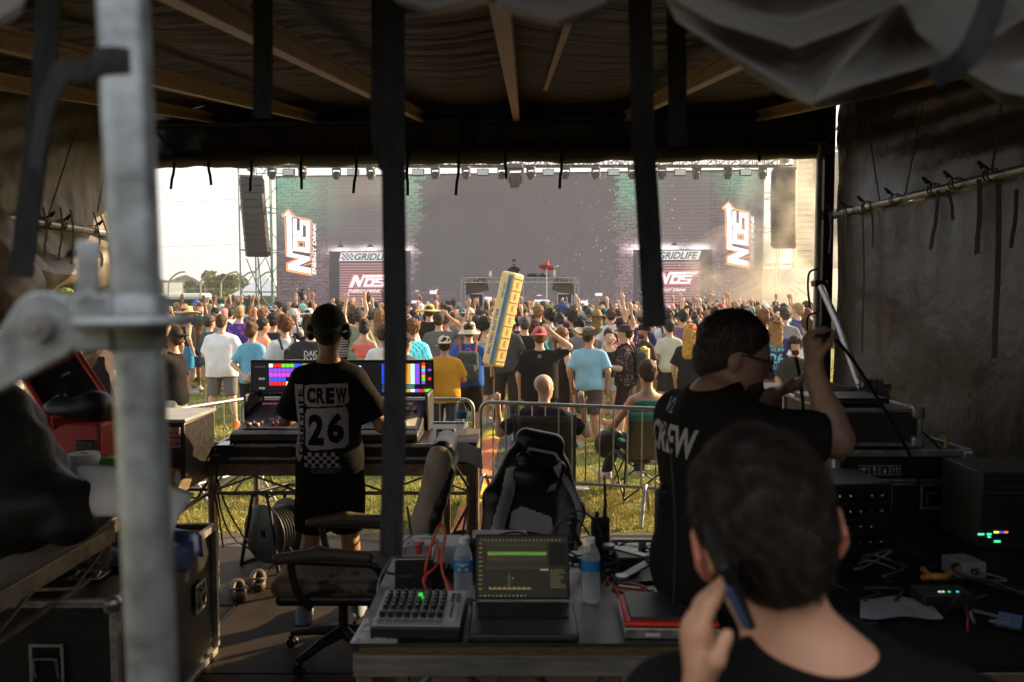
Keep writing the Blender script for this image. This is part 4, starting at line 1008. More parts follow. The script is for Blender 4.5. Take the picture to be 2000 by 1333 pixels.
pB=P(392,594,19.3,'bearded person in teal tee and brown shorts walking away from stage',yaw=190,pose=('down','down'),legs=('walkL','walkR'),shirt=(.0,.24,.19),pants=(.045,.035,.025),hcol=AU,beard=True,skin=2,shoes=(.03,.03,.03))
P(366,600,17,'person in wide straw hat and black tank top near the fence',yaw=-60,pose=('down','down'),top='tank',bd=BIG,shirt=(.02,.02,.02),pants=(.05,.25,.5),hat='straw',hatcol=(.62,.45,.20))
P(409,617,14.6,'person in slate hoodie, grey cap and tan shorts beside white tee',yaw=-30,top='hoodie',shirt=(.06,.08,.11),pants=(.38,.27,.17),hat='cap',hatcol=(.11,.10,.09))
pE=P(432,617,12.6,'broad shouldered person in plain white tee and grey shorts seen from behind',yaw=0,pose=('front','front'),bd=FAT,top='oversize',shirt=W,pants=(.17,.16,.175),hair='buzz',hcol=BR,legs=('wide','wide'),girth=1.2,shoes=(.75,.12,.02),skin=2)
P(491,633,11.6,'person with messy bun in light blue tee clasping hands behind back',yaw=-12,pose=('back','back'),bd=(.95,1,1.05,1.12),shirt=(.16,.42,.60),pants=(.02,.02,.025),hair='bun',hcol=(.09,.035,.015),skin=2)
P(468,602,15.5,'blond person in purple blue tropical jacket',bd=BIG,top='long',shirt=(.07,.05,.26),pat='tiedye',hair='buzz',hcol=BL,skin=2,pants=(.03,.03,.05))
P(513,625,13.2,'person in salmon tee with dark side parted hair',yaw=-55,bd=BIG,shirt=(.78,.30,.22),hcol=BK,skin=1)
P(533,619,14.2,'person with fluffy black hair bending head over phone',yaw=-20,pose=('phone','phone'),shirt=(.03,.03,.04),hair='curly',hcol=BK,tilt=-.3)
pI=P(556,622,11.4,'person with auburn quiff in pale blue white tee wearing one black strap',yaw=38,bd=(1.05,1.05,1.05,1),shirt=(.62,.70,.74),hair='curly',hcol=AU,skin=2,pose=('front','front'))
pK=P(607,623,10.4,'curly haired person in charcoal tee with white block letters',yaw=10,bd=FAT,top='oversize',shirt=(.035,.037,.04),hair='curly',hcol=BR,skin=2,girth=1.1)
P(572,612,16.5,'person in open striped hooded towel looking down',yaw=170,top='hoodie',shirt=(.45,.47,.50),hair='afro',hcol=(.38,.40,.42),skin=4,beard=True)
P(548,612,18,'person with blond ponytail beside striped towel hoodie',yaw=-10,bd=SLIM,top='tank',hair='ponytail',hcol=BL,shirt=(.6,.6,.6))
P(512,606,19,'short haired person in pink tank raising bent arm over head',yaw=0,pose=('head','down'),top='tank',shirt=(.5,.4,.4),hcol=AU)
P(445,596,22,'person in grey tee and dark red cap standing on tiptoe',yaw=20,shirt=(.35,.36,.38),hat='capback',hatcol=(.10,.03,.03),pose=('front','front'))
P(411,596,21,'curly blond person in dark green tee wearing tan cap',yaw=-70,shirt=(.02,.08,.05),hair='curly',hcol=BL,hat='cap',hatcol=(.3,.22,.12))
P(422,604,18.5,'black haired person in white tee turned towards teal shirt',yaw=-60,shirt=W,hcol=BK)
P(385,588,23,'person in blue and white trucker cap above the fence line',yaw=160,shirt=(.3,.3,.32),hat='cap',hatcol=(.05,.12,.42))
P(316,600,19,'person in maroon bucket hat and sunglasses facing the tent',yaw=180,shirt=(.3,.12,.14),hat='bucket',hatcol=(.08,.02,.03))
P(330,618,16,'blond person almost hidden beside the steel pole collar',yaw=40,shirt=(.25,.22,.12),hair='long',hcol=BL)
P(187,628,8.9,'person with long brown hair and black tank behind the red case',yaw=-15,bd=(.95,.95,1,1.05),top='tank',shirt=(.012,.012,.013),pants=(.04,.03,.02),bottom='pants',hair='long',hcol=(.10,.05,.025))
P(12,620,11.0,'person in grey shorts and white shoes at the field edge',yaw=60,shirt=(.5,.5,.52),pants=(.35,.36,.36),shoes=W,legs=('walkR','walkL'))
P(668,600,15,'black haired person in checkered black and white shirt with black bag',shirt=(.30,.30,.30),pat='stripe',hair='curly',hcol=BK,pants=(.015,.015,.015))
P(712,628,12.6,'person with black bun in coral strappy top and patterned skirt',bd=SLIM,top='bikini',bottom='skirt',shirt=(.75,.16,.14),pants=(.04,.03,.05),hair='bun',hcol=BK,skin=1,pose=('front','phone'))
P(700,606,14.6,'person in olive tee and dark cap',pose=('down','up'),shirt=(.22,.26,.17),hat='capback',hatcol=(.03,.03,.03),pants=(.3,.27,.2))
P(742,606,15,'person with thick sandy bob in beige top filming with phone',pose=('phone','phone'),shirt=(.5,.42,.30),hair='long',hcol=(.22,.12,.05))
P(748,640,10.8,'person in white tee partly behind the wide black strap',pose=('down','down'),shirt=W,hcol=BR,skin=2)
P(790,652,10.2,'person in black and tan cap just above the console screens',shirt=(.45,.36,.28),hat='cap',hatcol=(.03,.025,.02),yaw=-35)
P(806,630,11.6,'auburn haired person in aqua plaid shirt leaning sideways',yaw=-25,bd=FAT,top='oversize',shirt=(.10,.52,.62),pat='plaid',hair='curly',hcol=(.13,.055,.02),skin=2)
P(838,596,15.5,'person in big straw hat and black tee at crowd centre',bd=BIG,shirt=(.015,.014,.014),hat='straw',hatcol=(.66,.50,.20))
pT=P(857,611,13.4,'person in grey motorsports tee holding black cap with raised arm',pose=('head','front'),bd=BIG,shirt=(.13,.12,.13),hat='cap',hatcol=(.03,.03,.03))
pU=P(868,657,10.3,'person in mustard yellow tee and beige backward cap',pose=('front','front'),bd=BIG,top='oversize',shirt=(.55,.27,.03),pants=(.04,.05,.09),bottom='pants',hat='capback',hatcol=(.60,.50,.36),hcol=BK,skin=1,girth=1.1)
pV=P(915,629,11.0,'person in white bucket hat and blue jersey gripping the giant butter inflatable',pose=('hold','front'),bd=BIG,shirt=(.03,.10,.42),pants=(.025,.022,.02),hat='bucket',hatcol=(.62,.56,.46),skin=2,girth=1.05)
P(948,625,13,'person with dark curls, flower clips and sunglasses',yaw=-70,bd=SLIM,top='tank',shirt=(.4,.3,.2),hair='curly',hcol=BK)
P(990,612,12.6,'tall person in dark grey tee and black cargo trousers behind butter inflatable',shirt=(.05,.05,.052),pants=(.03,.027,.025),bottom='pants',hat='cap',hatcol=(.03,.03,.04))
pX=P(1054,640,10.2,'person in pink backward cap and black tee shading eyes with arm',pose=('head','down'),bd=FAT,top='oversize',shirt=(.013,.012,.012),pants=(.015,.014,.014),hair='curly',hcol=AU,hat='capback',hatcol=(.60,.12,.17),girth=1.15,skin=2,legs=('wide','stand'))
P(1025,620,13.2,'person in navy floral beanie and plain black tee',bd=BIG,shirt=(.014,.013,.013),hat='beanie',hatcol=(.08,.09,.14),pants=(.02,.02,.02))
P(1098,644,11.4,'brown haired person in short black dress holding a phone',yaw=-60,pose=('down','front'),top='dress',bd=SLIM,shirt=(.02,.014,.015),hair='ponytail',hcol=(.16,.07,.03),skin=2)
P(1118,612,13.8,'person with glasses, moustache and green lanyard turned sideways',yaw=75,bd=BIG,shirt=(.02,.025,.02),hair='curly',hcol=BK,beard=True,pants=(.02,.02,.02))
pAB=P(1151,640,10.9,'broad person in sky blue polo, grey shorts and striped cowboy hat',yaw=-12,bd=(1.22,1.2,1.15,1.05),girth=1.15,shirt=(.25,.50,.70),pants=(.10,.085,.09),hat='cowboy',hatcol=(.16,.15,.13),hair='buzz',skin=1,hy=-.5,legs=('stand','stand'),pose=('down','down'))
P(1190,645,12.2,'person facing the tent with sunglasses on head and denim shorts',yaw=180,bd=SLIM,top='tank',bottom='short',shirt=(.03,.025,.025),pants=(.42,.45,.50),hcol=BR,skin=2,shoes=W)
pAD=P(1222,634,11.3,'person in dark floral shirt, matching shorts and floral hat',yaw=72,bd=BIG,shirt=(.035,.02,.03),pants=(.035,.02,.03),pat='floral',hat='fedora',hatcol=(.05,.03,.04),hair='buzz',girth=1.1,skin=2,pose=('down','front'))
P(1260,632,12.4,'bearded person in black durag and dark tee looking down',yaw=110,shirt=(.04,.035,.03),pants=(.20,.15,.11),hat='beanie',hatcol=(.02,.017,.015),beard=True,skin=3)
P(1308,628,13.4,'person in cream tee and black shorts standing behind hanging strap',shirt=(.50,.50,.40),pants=(.025,.025,.03),hcol=BK)
P(1349,634,11.2,'person in red cap with long golden hair and black tee',yaw=-30,shirt=(.015,.015,.02),hair='long',hcol=(.50,.28,.06),hat='cap',hatcol=(.50,.03,.03),skin=2)
pAH=P(1515,618,12.2,'person in navy tee with mint festival print and brown cap',yaw=-5,bd=BIG,shirt=(.04,.045,.17),hair='long',hcol=(.30,.15,.05),hat='capback',hatcol=(.06,.045,.03),pants=(.1,.1,.1))
P(1533,603,15,'person in plain grey tee and dark cap near the tent post',bd=BIG,shirt=(.20,.20,.20),hat='capback',hatcol=(.03,.03,.03))
P(1558,596,16,'blond person in navy jacket near the tent post',yaw=40,top='long',shirt=(.035,.06,.17),hcol=BL,skin=2)
P(1577,622,12,'person in white tee with black sleeve print beside tent post',shirt=W,hcol=BR)
P(1554,664,10.6,'curly dark haired bearded person facing the tent',yaw=170,shirt=(.03,.03,.03),hair='curly',hcol=BK,beard=True,skin=1)
P(1334,608,14.2,'person in purple tie dye tee with short black hair',bd=BIG,shirt=(.14,.08,.15),pat='tiedye',hcol=BK)
P(1193,606,15.4,'person in white tee raising one straight arm',pose=('up','down'),shirt=(.62,.64,.66),hcol=BR)
P(1233,604,15.2,'person in white tee with black hair beside raised arm',bd=BIG,shirt=(.66,.68,.72),hcol=BK)
P(1166,606,16,'person in wide black witch like hat with pale trim',hat='wide',hatcol=(.03,.035,.02),hair='long',hcol=(.25,.15,.05),bd=SLIM,shirt=(.1,.1,.1))
P(1100,598,18,'person in navy hood with white raccoon backpack print',top='hoodie',shirt=(.05,.09,.25),hair='afro',hcol=(.04,.07,.2))
P(1074,608,15,'person with swept black hair in grey tee',yaw=50,shirt=(.16,.16,.17),hcol=BK,hair='curly')
P(1052,602,17,'person with wavy light brown hair in black tee',yaw=-20,shirt=(.02,.02,.02),hair='curly',hcol=(.22,.11,.04))
P(1021,600,17.5,'person in blue tee and black cap bending forward',yaw=-50,shirt=(.12,.28,.55),hat='cap',hatcol=(.03,.03,.03))
P(917,603,17,'person in light grey trucker cap and slate tee',yaw=150,shirt=(.11,.15,.17),hat='cap',hatcol=(.5,.52,.52))
P(938,603,18,'person in dark cap and red tee',yaw=-60,shirt=(.42,.03,.03),hat='cap',hatcol=(.05,.04,.05))
P(1300,596,19,'person in silver beanie with earrings near the strap',yaw=-60,shirt=(.05,.05,.05),hat='beanie',hatcol=(.35,.36,.36),hair='long',hcol=BK)
P(660,586,24,'curly haired person sitting high above the crowd in gingham shirt',shirt=(.2,.2,.28),pat='plaid',hair='curly',hcol=BR)
P(719,576,26,'person riding on shoulders with brown curls and teal shirt',shirt=(.2,.42,.45),hair='curly',hcol=BR,pose=('hip','hip'))
def back_print(p,txts,col,z0,name='print',cell=.006,xoff=0):
 sh=[c for c in p.children if c.name.startswith('shirt')][0];cells=set()
 for(tx,w_,h_,x_,z_)in txts:cells|=text_cells(tx,w_,h_,x_,z_,cell,.02)
 mb=drape_cells(cells,cell,sh,lambda a,b:Vector((a,-.6,b)),Vector((0,1,0)),.003)
 if not mb.f:return
 o=mb.build(name,mat('shirt_ink',col,.8));o.parent=p
back_print(pK,[('DAK',.17,.07,-.08,1.28),('DAK',.17,.07,-.08,1.20),('DAK',.17,.07,-.08,1.12)],(.55,.55,.55),0)
back_print(pAH,[('GRIDX',.20,.05,-.10,1.30),('XLIFE',.20,.05,-.10,1.24),('26',.19,.15,-.10,1.06),('FESTIVAL',.2,.02,-.1,1.02),('SUMMER',.2,.02,-.1,.98)],(.18,.62,.58),0)
back_print(pX,[('XT',.05,.04,-.03,1.37)],(.6,.6,.6),0)
back_print(pT,[('motorsports',.14,.025,-.05,1.22),('O',.035,.045,.05,1.26)],(.5,.5,.5),0)
def backpack(p,label,col,col2,w_=.30,h_=.42,d_=.16,z=1.16,roll=False):
 t=empty('backpack',p.location,p.rotation_euler[2],label,'backpack','backpacks in the crowd');t.scale=p.scale;y0=-.175
 F=Field(V3(-.25,-.50,.8),V3(.25,.25,1.6),.012);F.box((0,y0-d_/2,z),(w_/2,d_/2,h_/2),.06,.02);F.box((0,y0-d_,z-.08),(w_*.38,.05,h_*.26),.04,.03)
 F.waves(.004,[(21,14,30,0),(-25,10,22,2)]);o=F.build('bag',M['cloth'],t);o.color=(*col,1)
 mb=MB()
 for s in(-1,1):mb.tube(curve_pts([(s*.10,y0+.02,z+.16),(s*.115,-.05,1.48),(s*.12,.10,1.40),(s*.13,.13,1.2),(s*.15,-.08,1.02)],5),.018,6)
 o=mb.build('shoulder_straps' if False else 'harness',M['felt'],t,smooth=60);o.color=(*col2,1)
 mb=MB();mb.tube(curve_pts([(-.04,y0-.02,z+h_/2),(0,y0-.03,z+h_/2+.04),(.04,y0-.02,z+h_/2)],4),.009,5);o=mb.build('grab_handle',M['felt'],t,smooth=60);o.color=(*col2,1)
 if roll:mb=MB();mb.box((.10,y0-d_/2,z+.02),(.16,d_*1.05,h_*1.1));mb.tube([(.0,y0-.08,z+.24),(.2,y0-.08,z+.24)],.045,8);o=mb.build('roll_top',M['felt'],t,bevel=.02);o.color=(.62,.50,.16,1)
 return t
backpack(pV,'black backpack with pale floral pattern worn over the blue jersey',(.06,.09,.08),(.5,.1,.04))
backpack(pAD,'grey roll top backpack with pale yellow panel on floral shirt',(.06,.06,.065),(.03,.03,.03),roll=True)
backpack(pI,'black sling backpack on the pale blue white tee',(.03,.03,.03),(.015,.015,.015),.22,.34,.10)
bu0=at(962,715,10.6);bu1=at(1003,533,10.6)
ax=(bu1-bu0);Lb=ax.length;zz=ax.normalized();xx=Vector((1,0,0));xx=(xx-zz*xx.dot(zz)).normalized();yy=zz.cross(xx)
Mb=Matrix((xx,yy,zz)).transposed()@Matrix.Rotation(R(-40),3,'Z')
t=empty('butter_inflatable',bu0,0,'tall pale yellow inflatable butter stick with blue stripes held above the crowd','inflatable')
wb=.23;F=Field(V3(-.5,-.4,-.15),V3(.7,.4,Lb+.2),.018)
c_=Mb@Vector((0,0,Lb/2));F.box(c_,(wb/2,wb/2,Lb/2),.03,.02,Mb);o=F.build('body',mat('butter_vinyl',(.80,.60,.24),.35,var=.08,bump=.2,bscale=8,dist=.01),t)
f1=lambda x,z,o_=.004:Mb@Vector((x,-wb/2-o_,z));f2=lambda y,z,o_=.004:Mb@Vector((wb/2+o_,y,z));f0=lambda y,z,o_=.004:Mb@Vector((-wb/2-o_,-y,z))
mb=MB()
for a,b in((.035,.08),(.09,.10)):mb.poly([f1(a,.03),f1(b,.03),f1(b,Lb-.04),f1(a,Lb-.04)])
put_text(mb,'SALTED BUTTER',lambda x,y:f1(.0-y,.15+x),.62,.05,.02);put_text(mb,'NET WT',lambda x,y:f1(.02-y,.92+x),.2,.04,.01)
mb.build('stripe',mat('blue_print',(.01,.17,.40),.5),t)
mb=MB()
for k in range(8):
 z_=Lb*(k+.5)/8;mb.poly([f2(-wb/2+.02,z_),f2(wb/2-.02,z_),f2(wb/2-.02,z_+.008),f2(-wb/2+.02,z_+.008)])
 put_text(mb,'TBSP',lambda x,y:f2(.0+y*.8-.02,z_+.04+x),.09,.05,.0)
mb.build('measure_marks',mat('black_print',(.03,.04,.06),.6),t)
person(at(1004,550,34).x,34.0,1.8,R(180),'dj in black tee and dark cap leaning over the players on stage',pose=('reach','reach'),shirt=(.015,.015,.016),hat='cap',hatcol=(.03,.03,.035),beard=True,pants=(.08,.03,.03),z=ZT-.95-.05,lod=0)
MB().box((at(1004,550,34).x,34.2,(1.3+ZT-1.0)/2),(3.2,1.4,ZT-1.0-1.3+.0)).build('riser_platform',M['black'],st)
person(at(585,580,31).x,31.5,1.75,R(10),'camera operator in front of the stage holding up a camera rig',pose=('up','up'),shirt=(.03,.03,.03),lod=1,z=.35)
p=at(586,574,31.4);t=empty('camera_rig',(p.x,31.4,p.z),0,'black camera rig held above heads in front of the brick picture','camera')
MB().box((0,0,0),(.2,.3,.16)).build('camera_body',M['black'],t,bevel=.02);MB().lathe([(0,-.12),(.06,-.12),(.07,.1),(0,.1)],(0,-.2,0),10,'Y').build('lens',M['blackgloss'],t,smooth=40);MB().tube([(0,0,-.08),(0,0,-.4)],.02,5).build('grip',M['black'],t);mb=MB();mb.box((.08,0,.14),(.12,.05,.09));mb.build('monitor',M['black'],t)
# ================================================================ the rest of the crowd
cr=np.random.RandomState(11)
SH=[('black',(.015,.014,.014)),('white',(.72,.72,.74)),('grey',(.2,.2,.21)),('navy',(.03,.04,.13)),('red',(.38,.03,.03)),('teal',(.02,.25,.26)),('olive',(.13,.14,.06)),('sky blue',(.2,.42,.62)),('orange',(.6,.2,.04)),('pink',(.62,.22,.28)),('purple',(.14,.06,.25)),('cream',(.55,.5,.38)),('maroon',(.16,.02,.03)),('green',(.04,.2,.06)),('yellow',(.6,.45,.06)),('charcoal',(.05,.05,.055)),('brown',(.12,.07,.04)),('mint',(.3,.55,.42))]
shp=np.array([6,3.5,2,2,1,1,1,1.2,.6,.8,.8,1,.7,.6,.5,2,.8,.5]);shp=shp/shp.sum()
HC=[('black',BK),('brown',BR),('blond',BL),('auburn',AU),('dark',(.025,.016,.012))]
CPZ=[(('down','down'),'arms down'),(('front','front'),'arms folded'),(('up','down'),'one straight arm raised'),(('up','up'),'both arms raised'),(('upbent','front'),'one fist raised'),(('phone','phone'),'both hands filming'),(('head','down'),'a hand on the head'),(('out','out'),'arms spread high')]
cpp=np.array([7,4,1.5,.9,1.2,1.2,1,.4]);cpp=cpp/cpp.sum()
BDS=[AVG,BIG,SLIM,ATH]
seen=set();cnt=0;tries=0;NF=232
SIDEW=['near the fence','below the first logo','before first shutter door','between door and booth','before the dj booth','beneath the sombrero','under second shutter door','below the second logo','near the smoke']
while cnt<NF and tries<9000:
 tries+=1
 Y=13.0+13.5*cr.rand()**1.05;px=305+1290*cr.rand()
 if px<500 and Y<17.5:continue
 x=(px-1000)*Y/FPX
 if any((x-a)**2+((Y-b)*.8)**2<(.47 if Y>17 else .52)**2 for a,b in placed):continue
 if Y<17 and any(abs((a/b)*FPX+1000-px)<13 and b>Y for a,b in placed if b<17):continue
 placed.append((x,Y));cnt+=1
 si=cr.choice(len(SH),p=shp);pi=cr.choice(len(CPZ),p=cpp if Y>17 else np.array([.5,.3,.05,.02,.03,.07,.03,0])/1.0)
 H=1.74+.075*cr.randn();H=min(1.92,max(1.56,H));yaw=R(18)*cr.randn()+(PI if cr.rand()<.05 else 0)
 bdi=cr.choice(4,p=[.4,.25,.25,.1]);fem=bdi==2
 hc=HC[cr.choice(5,p=[.3,.3,.12,.12,.16])];hk=cr.choice(['long','ponytail','bun','curly']if fem else['short','curly','short','buzz'])
 hat=cr.choice([None,'cap','capback','bucket','straw','beanie','fedora'],p=[.58,.15,.15,.05,.02,.03,.02])
 hatc=SH[cr.choice(len(SH),p=shp)]
 top='tank' if(fem and cr.rand()<.5)else 'tee';bot='shorts'
 topw={'tank':'tank top','tee':'tee'}[top]
 zi=min(8,max(0,int((px-305)/1290*9)))
 hw=(hatc[0]+{'cap':' cap','capback':' backward cap','bucket':' bucket hat','straw':' sun hat','beanie':' beanie','fedora':' brimmed hat'}[hat])if hat is not None else(hc[0]+{'long':' long hair','ponytail':' ponytail','bun':' bun','curly':' curls','short':' short hair','buzz':' cropped hair'}[hk])
 lab='person, %s %s, %s, %s, %s'%(SH[si][0],topw,hw,CPZ[pi][1],SIDEW[zi])
 if lab in seen:lab=lab.replace('person,','shorter person,' if H<1.74 else 'taller person,')
 if lab in seen:cnt-=1;placed.pop();continue
 seen.add(lab)
 j=.85+.3*cr.rand();pat=[None,'print','stripe','plaid','floral','tiedye'][cr.choice(6,p=[.42,.3,.08,.06,.08,.06])]
 if pat in('stripe','plaid','floral','tiedye'):lab=lab.replace('person, '+SH[si][0],'person, '+{'stripe':'striped','plaid':'checked','floral':'flowery','tiedye':'tie-dyed'}[pat]+' '+SH[si][0])
 tt=person(x,Y,H,yaw,lab,pose=CPZ[pi][0],bd=BDS[bdi],top=top,bottom=bot,legs=('stand','easy'),shirt=tuple(c*j for c in SH[si][1]),pants=[(.02,.02,.02),(.2,.17,.12),(.05,.07,.14),(.15,.15,.16)][cr.randint(4)],hair=hk,hcol=hc[1],hat=hat,hatcol=tuple(c*.9 for c in hatc[1]),skin=int(cr.choice(6,p=[.25,.2,.22,.1,.08,.15])),lod=1,pat=pat,group='festival crowd before the stage',mirror=bool(cr.rand()<.5),beard=bool((not fem)and cr.rand()<.2))
bc=[q for q in bpy.data.objects if q.name.startswith('person.')and q.get('group')and 13<q.location.y<20 and abs(q.rotation_euler[2])<1][::4][:14];proto_b=None
for i,q in enumerate(bc):
 cl=SH[[0,4,3,6,10,15,5,8,12,2,16,9,13,7][i]];lb_=cl[0]+' backpack worn by the '+', '.join(q['label'].split(', ')[:2]).replace(', ',' in ')
 if proto_b is None:proto_b=bt_=backpack(q,lb_,cl[1],(.02,.02,.02))
 else:
  bt_=copy_tree(proto_b);bt_.location=q.location;bt_.rotation_euler=q.rotation_euler;bt_.scale=[abs(v)for v in q.scale];bt_['label']=lb_
  for c in bt_.children:
   if c.name.startswith('bag'):c.color=(*cl[1],1)
vs,fs,cs=[],[],[];base=0
for q in range(190):
 Y=19+12*cr.rand()**.8;px=300+1300*cr.rand();x=(px-1000)*Y/FPX;pz=CPZ[cr.choice(len(CPZ),p=cpp)][0];D=template(pz,AVG,'tee','shorts',('stand','stand'),2)
 H=1.74+.07*cr.randn();s_=H/1.745;a=.3*cr.randn();ca,sa=math.cos(a)*s_,math.sin(a)*s_;sc_=SH[cr.choice(len(SH),p=shp)][1];hk_=HC[cr.randint(5)][1]if cr.rand()<.6 else SH[cr.choice(len(SH),p=shp)][1]
 for me,col,off in((D['body'],SK[cr.randint(6)],0),(D['shirt'],sc_,0),(hair_mesh('lowpoly'),hk_,1.635)):
  key=me.name
  if key not in TPL:V_=np.zeros(len(me.vertices)*3,np.float32);me.vertices.foreach_get('co',V_);F_=np.zeros(len(me.loops),np.int32);me.loops.foreach_get('vertex_index',F_);TPL[key]=(V_.reshape(-1,3),F_.reshape(-1,4))
  V_,F_=TPL[key];V2=V_+np.array([0,.015 if off else 0,off]);V2=np.stack([V2[:,0]*ca-V2[:,1]*sa+x,V2[:,0]*sa+V2[:,1]*ca+Y,V2[:,2]*s_],1)
  vs.append(V2);fs.append(F_+base);base+=len(V2);cs.append(np.tile(np.array([*col,1],np.float32),(F_.size,1)))
vs=np.concatenate(vs).astype(np.float32);fs=np.concatenate(fs).astype(np.int32);me=bpy.data.meshes.new('far_crowd');me.vertices.add(len(vs));me.vertices.foreach_set('co',vs.ravel());me.loops.add(fs.size);me.loops.foreach_set('vertex_index',fs.ravel());me.polygons.add(len(fs));me.polygons.foreach_set('loop_start',np.arange(len(fs),dtype=np.int32)*4);me.polygons.foreach_set('loop_total',np.full(len(fs),4,np.int32));me.update(calc_edges=True);me.polygons.foreach_set('use_smooth',[True]*len(fs))
me.color_attributes.new('Col','FLOAT_COLOR','CORNER').data.foreach_set('color',np.concatenate(cs).ravel());me.materials.append(colattr_mat('crowd_colours',rough=.8));o=bpy.data.objects.new('far_crowd',me);link(o);tag(o,'densely packed farthest rows of the crowd below the stage','crowd',kind='stuff')
# ================================================================ TENT
LX,RX=-3.25,2.62
def roofz(Y):return 2.53+.155*Y
def strip(pts,w_,t_=.0025,side=None,mi=0,mb=None):
 """flat webbing along pts (w_ wide across 'side')"""
 mb=mb or MB();pts=[Vector(p)for p in pts];vs=[];n=len(pts)
 for i,p in enumerate(pts):
  d=(pts[min(i+1,n-1)]-pts[max(i-1,0)]).normalized();s=Vector(side)if side is not None else Vector((1,0,0))
  s=(s-d*s.dot(d)).normalized();nn=d.cross(s).normalized()
  for a,b in((-1,-1),(1,-1),(1,1),(-1,1)):vs.append(p+s*(a*w_/2)+nn*(b*t_/2))
 fs=[(i*4+k,i*4+(k+1)%4,(i+1)*4+(k+1)%4,(i+1)*4+k)for i in range(n-1)for k in range(4)]+[(0,3,2,1),((n-1)*4,(n-1)*4+1,(n-1)*4+2,(n-1)*4+3)]
 mb.add(vs,fs);return mb
tent=empty('tent',(0,0,0),0,'dark tarpaulin roofed front of house tent framing the whole view','tent')
RXS=[-3.1,-2.62,-1.74,-.80,.0,.93,2.02,2.6]
def sag(x):
 for a,b in zip(RXS[:-1],RXS[1:]):
  if a<=x<=b:t_=(x-a)/(b-a);return .05*math.sin(PI*t_)
 return 0
mb=MB();mb.grid(lambda u,v:Vector((LX-.1+(RX-LX+.2)*u,.75+6.4*v,roofz(.75+6.4*v)+.16-sag(LX+(RX-LX)*u)+.012*math.sin(v*140+3*math.sin(u*9))*abs(math.sin(u*21)))),70,160)
mb.build('roof_skin',M['roof'],tent,smooth=180)
raf=mat('brown_aged_rafter',(.22,.13,.08),.5,.35,var=.5,scale=30,bump=.4,bscale=90,stretch=(6,1,6),col2=(.42,.28,.18))
dkf=mat('dark_steel_frame',(.025,.024,.024),.5,.5)
for i,x in enumerate(RXS[1:-1]):
 mb=MB();a=Vector((x-.05,.8,roofz(.8)+.02));b=Vector((x+.04,6.95,roofz(6.95)+.02));up=Vector((0,0,1))
 mb.bar(a-up*.03,b-up*.03,.052,.022);mb.bar(a,b,.018,.05);mb.bar(a+up*.035,b+up*.035,.052,.018)
 mb.build('rafter',raf,tent)
mb=MB();strip([(.19,1.5,roofz(1.5)+.085),(.20,3,roofz(3)+.085),(.22,5.4,roofz(5.4)+.10)],.028,.003,(1,0,0),mb=mb);mb.build('roof_ribbon',raf,tent)
mb=MB()
for z,y,r in((roofz(6.95)-.01,6.95,.04),(3.32,6.98,.035)):mb.tube([(LX,y+.2,z+.02),(RX,y-.25,z)],r,10)
for k in range(12):
 x=LX+.3+k*.5;y=6.97+.2-(x-LX)*.077;mb.bar((x,y,3.33),(x+(.25 if k%2 else-.25),y,roofz(6.95)-.02),.02)
mb.build('eave_truss',dkf,tent,smooth=60)
def fy(x):return 7.12-(x-LX)*.082
mb=MB();n=90
def hdr(u,v):
 x=LX+(RX-LX)*u;sg=.022*math.sin(u*37)*(1-abs(math.sin(u*28))*.5)
 if v<.55:t_=v/.55;return Vector((x,fy(x)+.06+.02*math.sin(u*90+t_*3),roofz(6.95)+.24-(roofz(6.95)+.24-3.37)*t_))
 a=(v-.55)/.45*2*PI*.92-PI/2;r=.075+.008*math.sin(u*51)+.006*math.sin(u*133)
 return Vector((x,fy(x)+math.cos(a)*r,3.30+math.sin(-a)*r+sg*.4))
mb.grid(hdr,n,26);mb.build('rolled_front_flap',M['tarp'],tent,smooth=180)
mb=MB();mb.box((-.39,6.9,3.42),(.11,.06,.34));mb.build('header_plate',dkf,tent,bevel=.004)
for x,y,nm in((RX-.02,6.62,0),(LX-.06,7.15,1),(RX,.9,0),(LX-.3,.9,0)):
 MB().box((x,y,1.85),(.085,.085,3.7)).build('corner_post',dkf,tent,bevel=.006)
mb=MB();mb.tube([(RX-.10,6.60,0),(RX-.10,6.60,3.35)],.026,10);mb.build('scaffold_upright',M['galv2'],tent,smooth=60)
mb=MB();mb.tube([at(1604,562,6.45),at(1640,640,5.6),at(1676,742,4.9),at(1730,860,4.3)],.026,10);mb.build('diagonal_brace',M['galv2'],tent,smooth=60)
mb=MB()
for z,w_ in((3.35,.16),(2.2,.10),(1.75,.12)):MB().box((RX-.09,6.58,z),(w_,.09,.05)).build('post_clamp',dkf,tent,bevel=.004)
mb.box((RX-.14,6.55,3.48),(.14,.10,.3));mb.build('corner_bracket',dkf,tent,bevel=.004)
def wall_sheet(name,X,y0,y1,z0,z1,m_,amp,seed,parent,toroof=False,pleats=14,sgn=1):
 rs=np.random.RandomState(seed);ph=rs.rand(8)*6
 def f(u,v):
  y=y0+(y1-y0)*u;zt=roofz(y)+.2 if toroof else z1;z=z0+(zt-z0)*v;topw=v if not toroof else 1-v
  d=amp*(.6*math.sin(pleats*u*2*PI/2+ph[0]+.6*math.sin(v*5+ph[1]))*topw**1.5+.5*math.sin(u*9+v*7+ph[2])+.35*math.sin(u*23-v*13+ph[3])*.6+.25*math.sin(v*31+6*math.sin(u*6+ph[4]))*(1-topw))
  return Vector((X+d*sgn,y,z))
 mb=MB();mb.grid(f,110,60);return mb.build(name,m_,parent,smooth=180)
wt=mat('dark_vinyl_wall',(.024,.017,.013),.38,var=.3,scale=2.2,bump=.6,bscale=4,dist=.035,spec=.3)
wall_sheet('side_wall',RX+.04,-2.5,6.57,.10,2.74,wt,.028,1,tent,pleats=34)  # run on unseen behind the camera to block light from that side
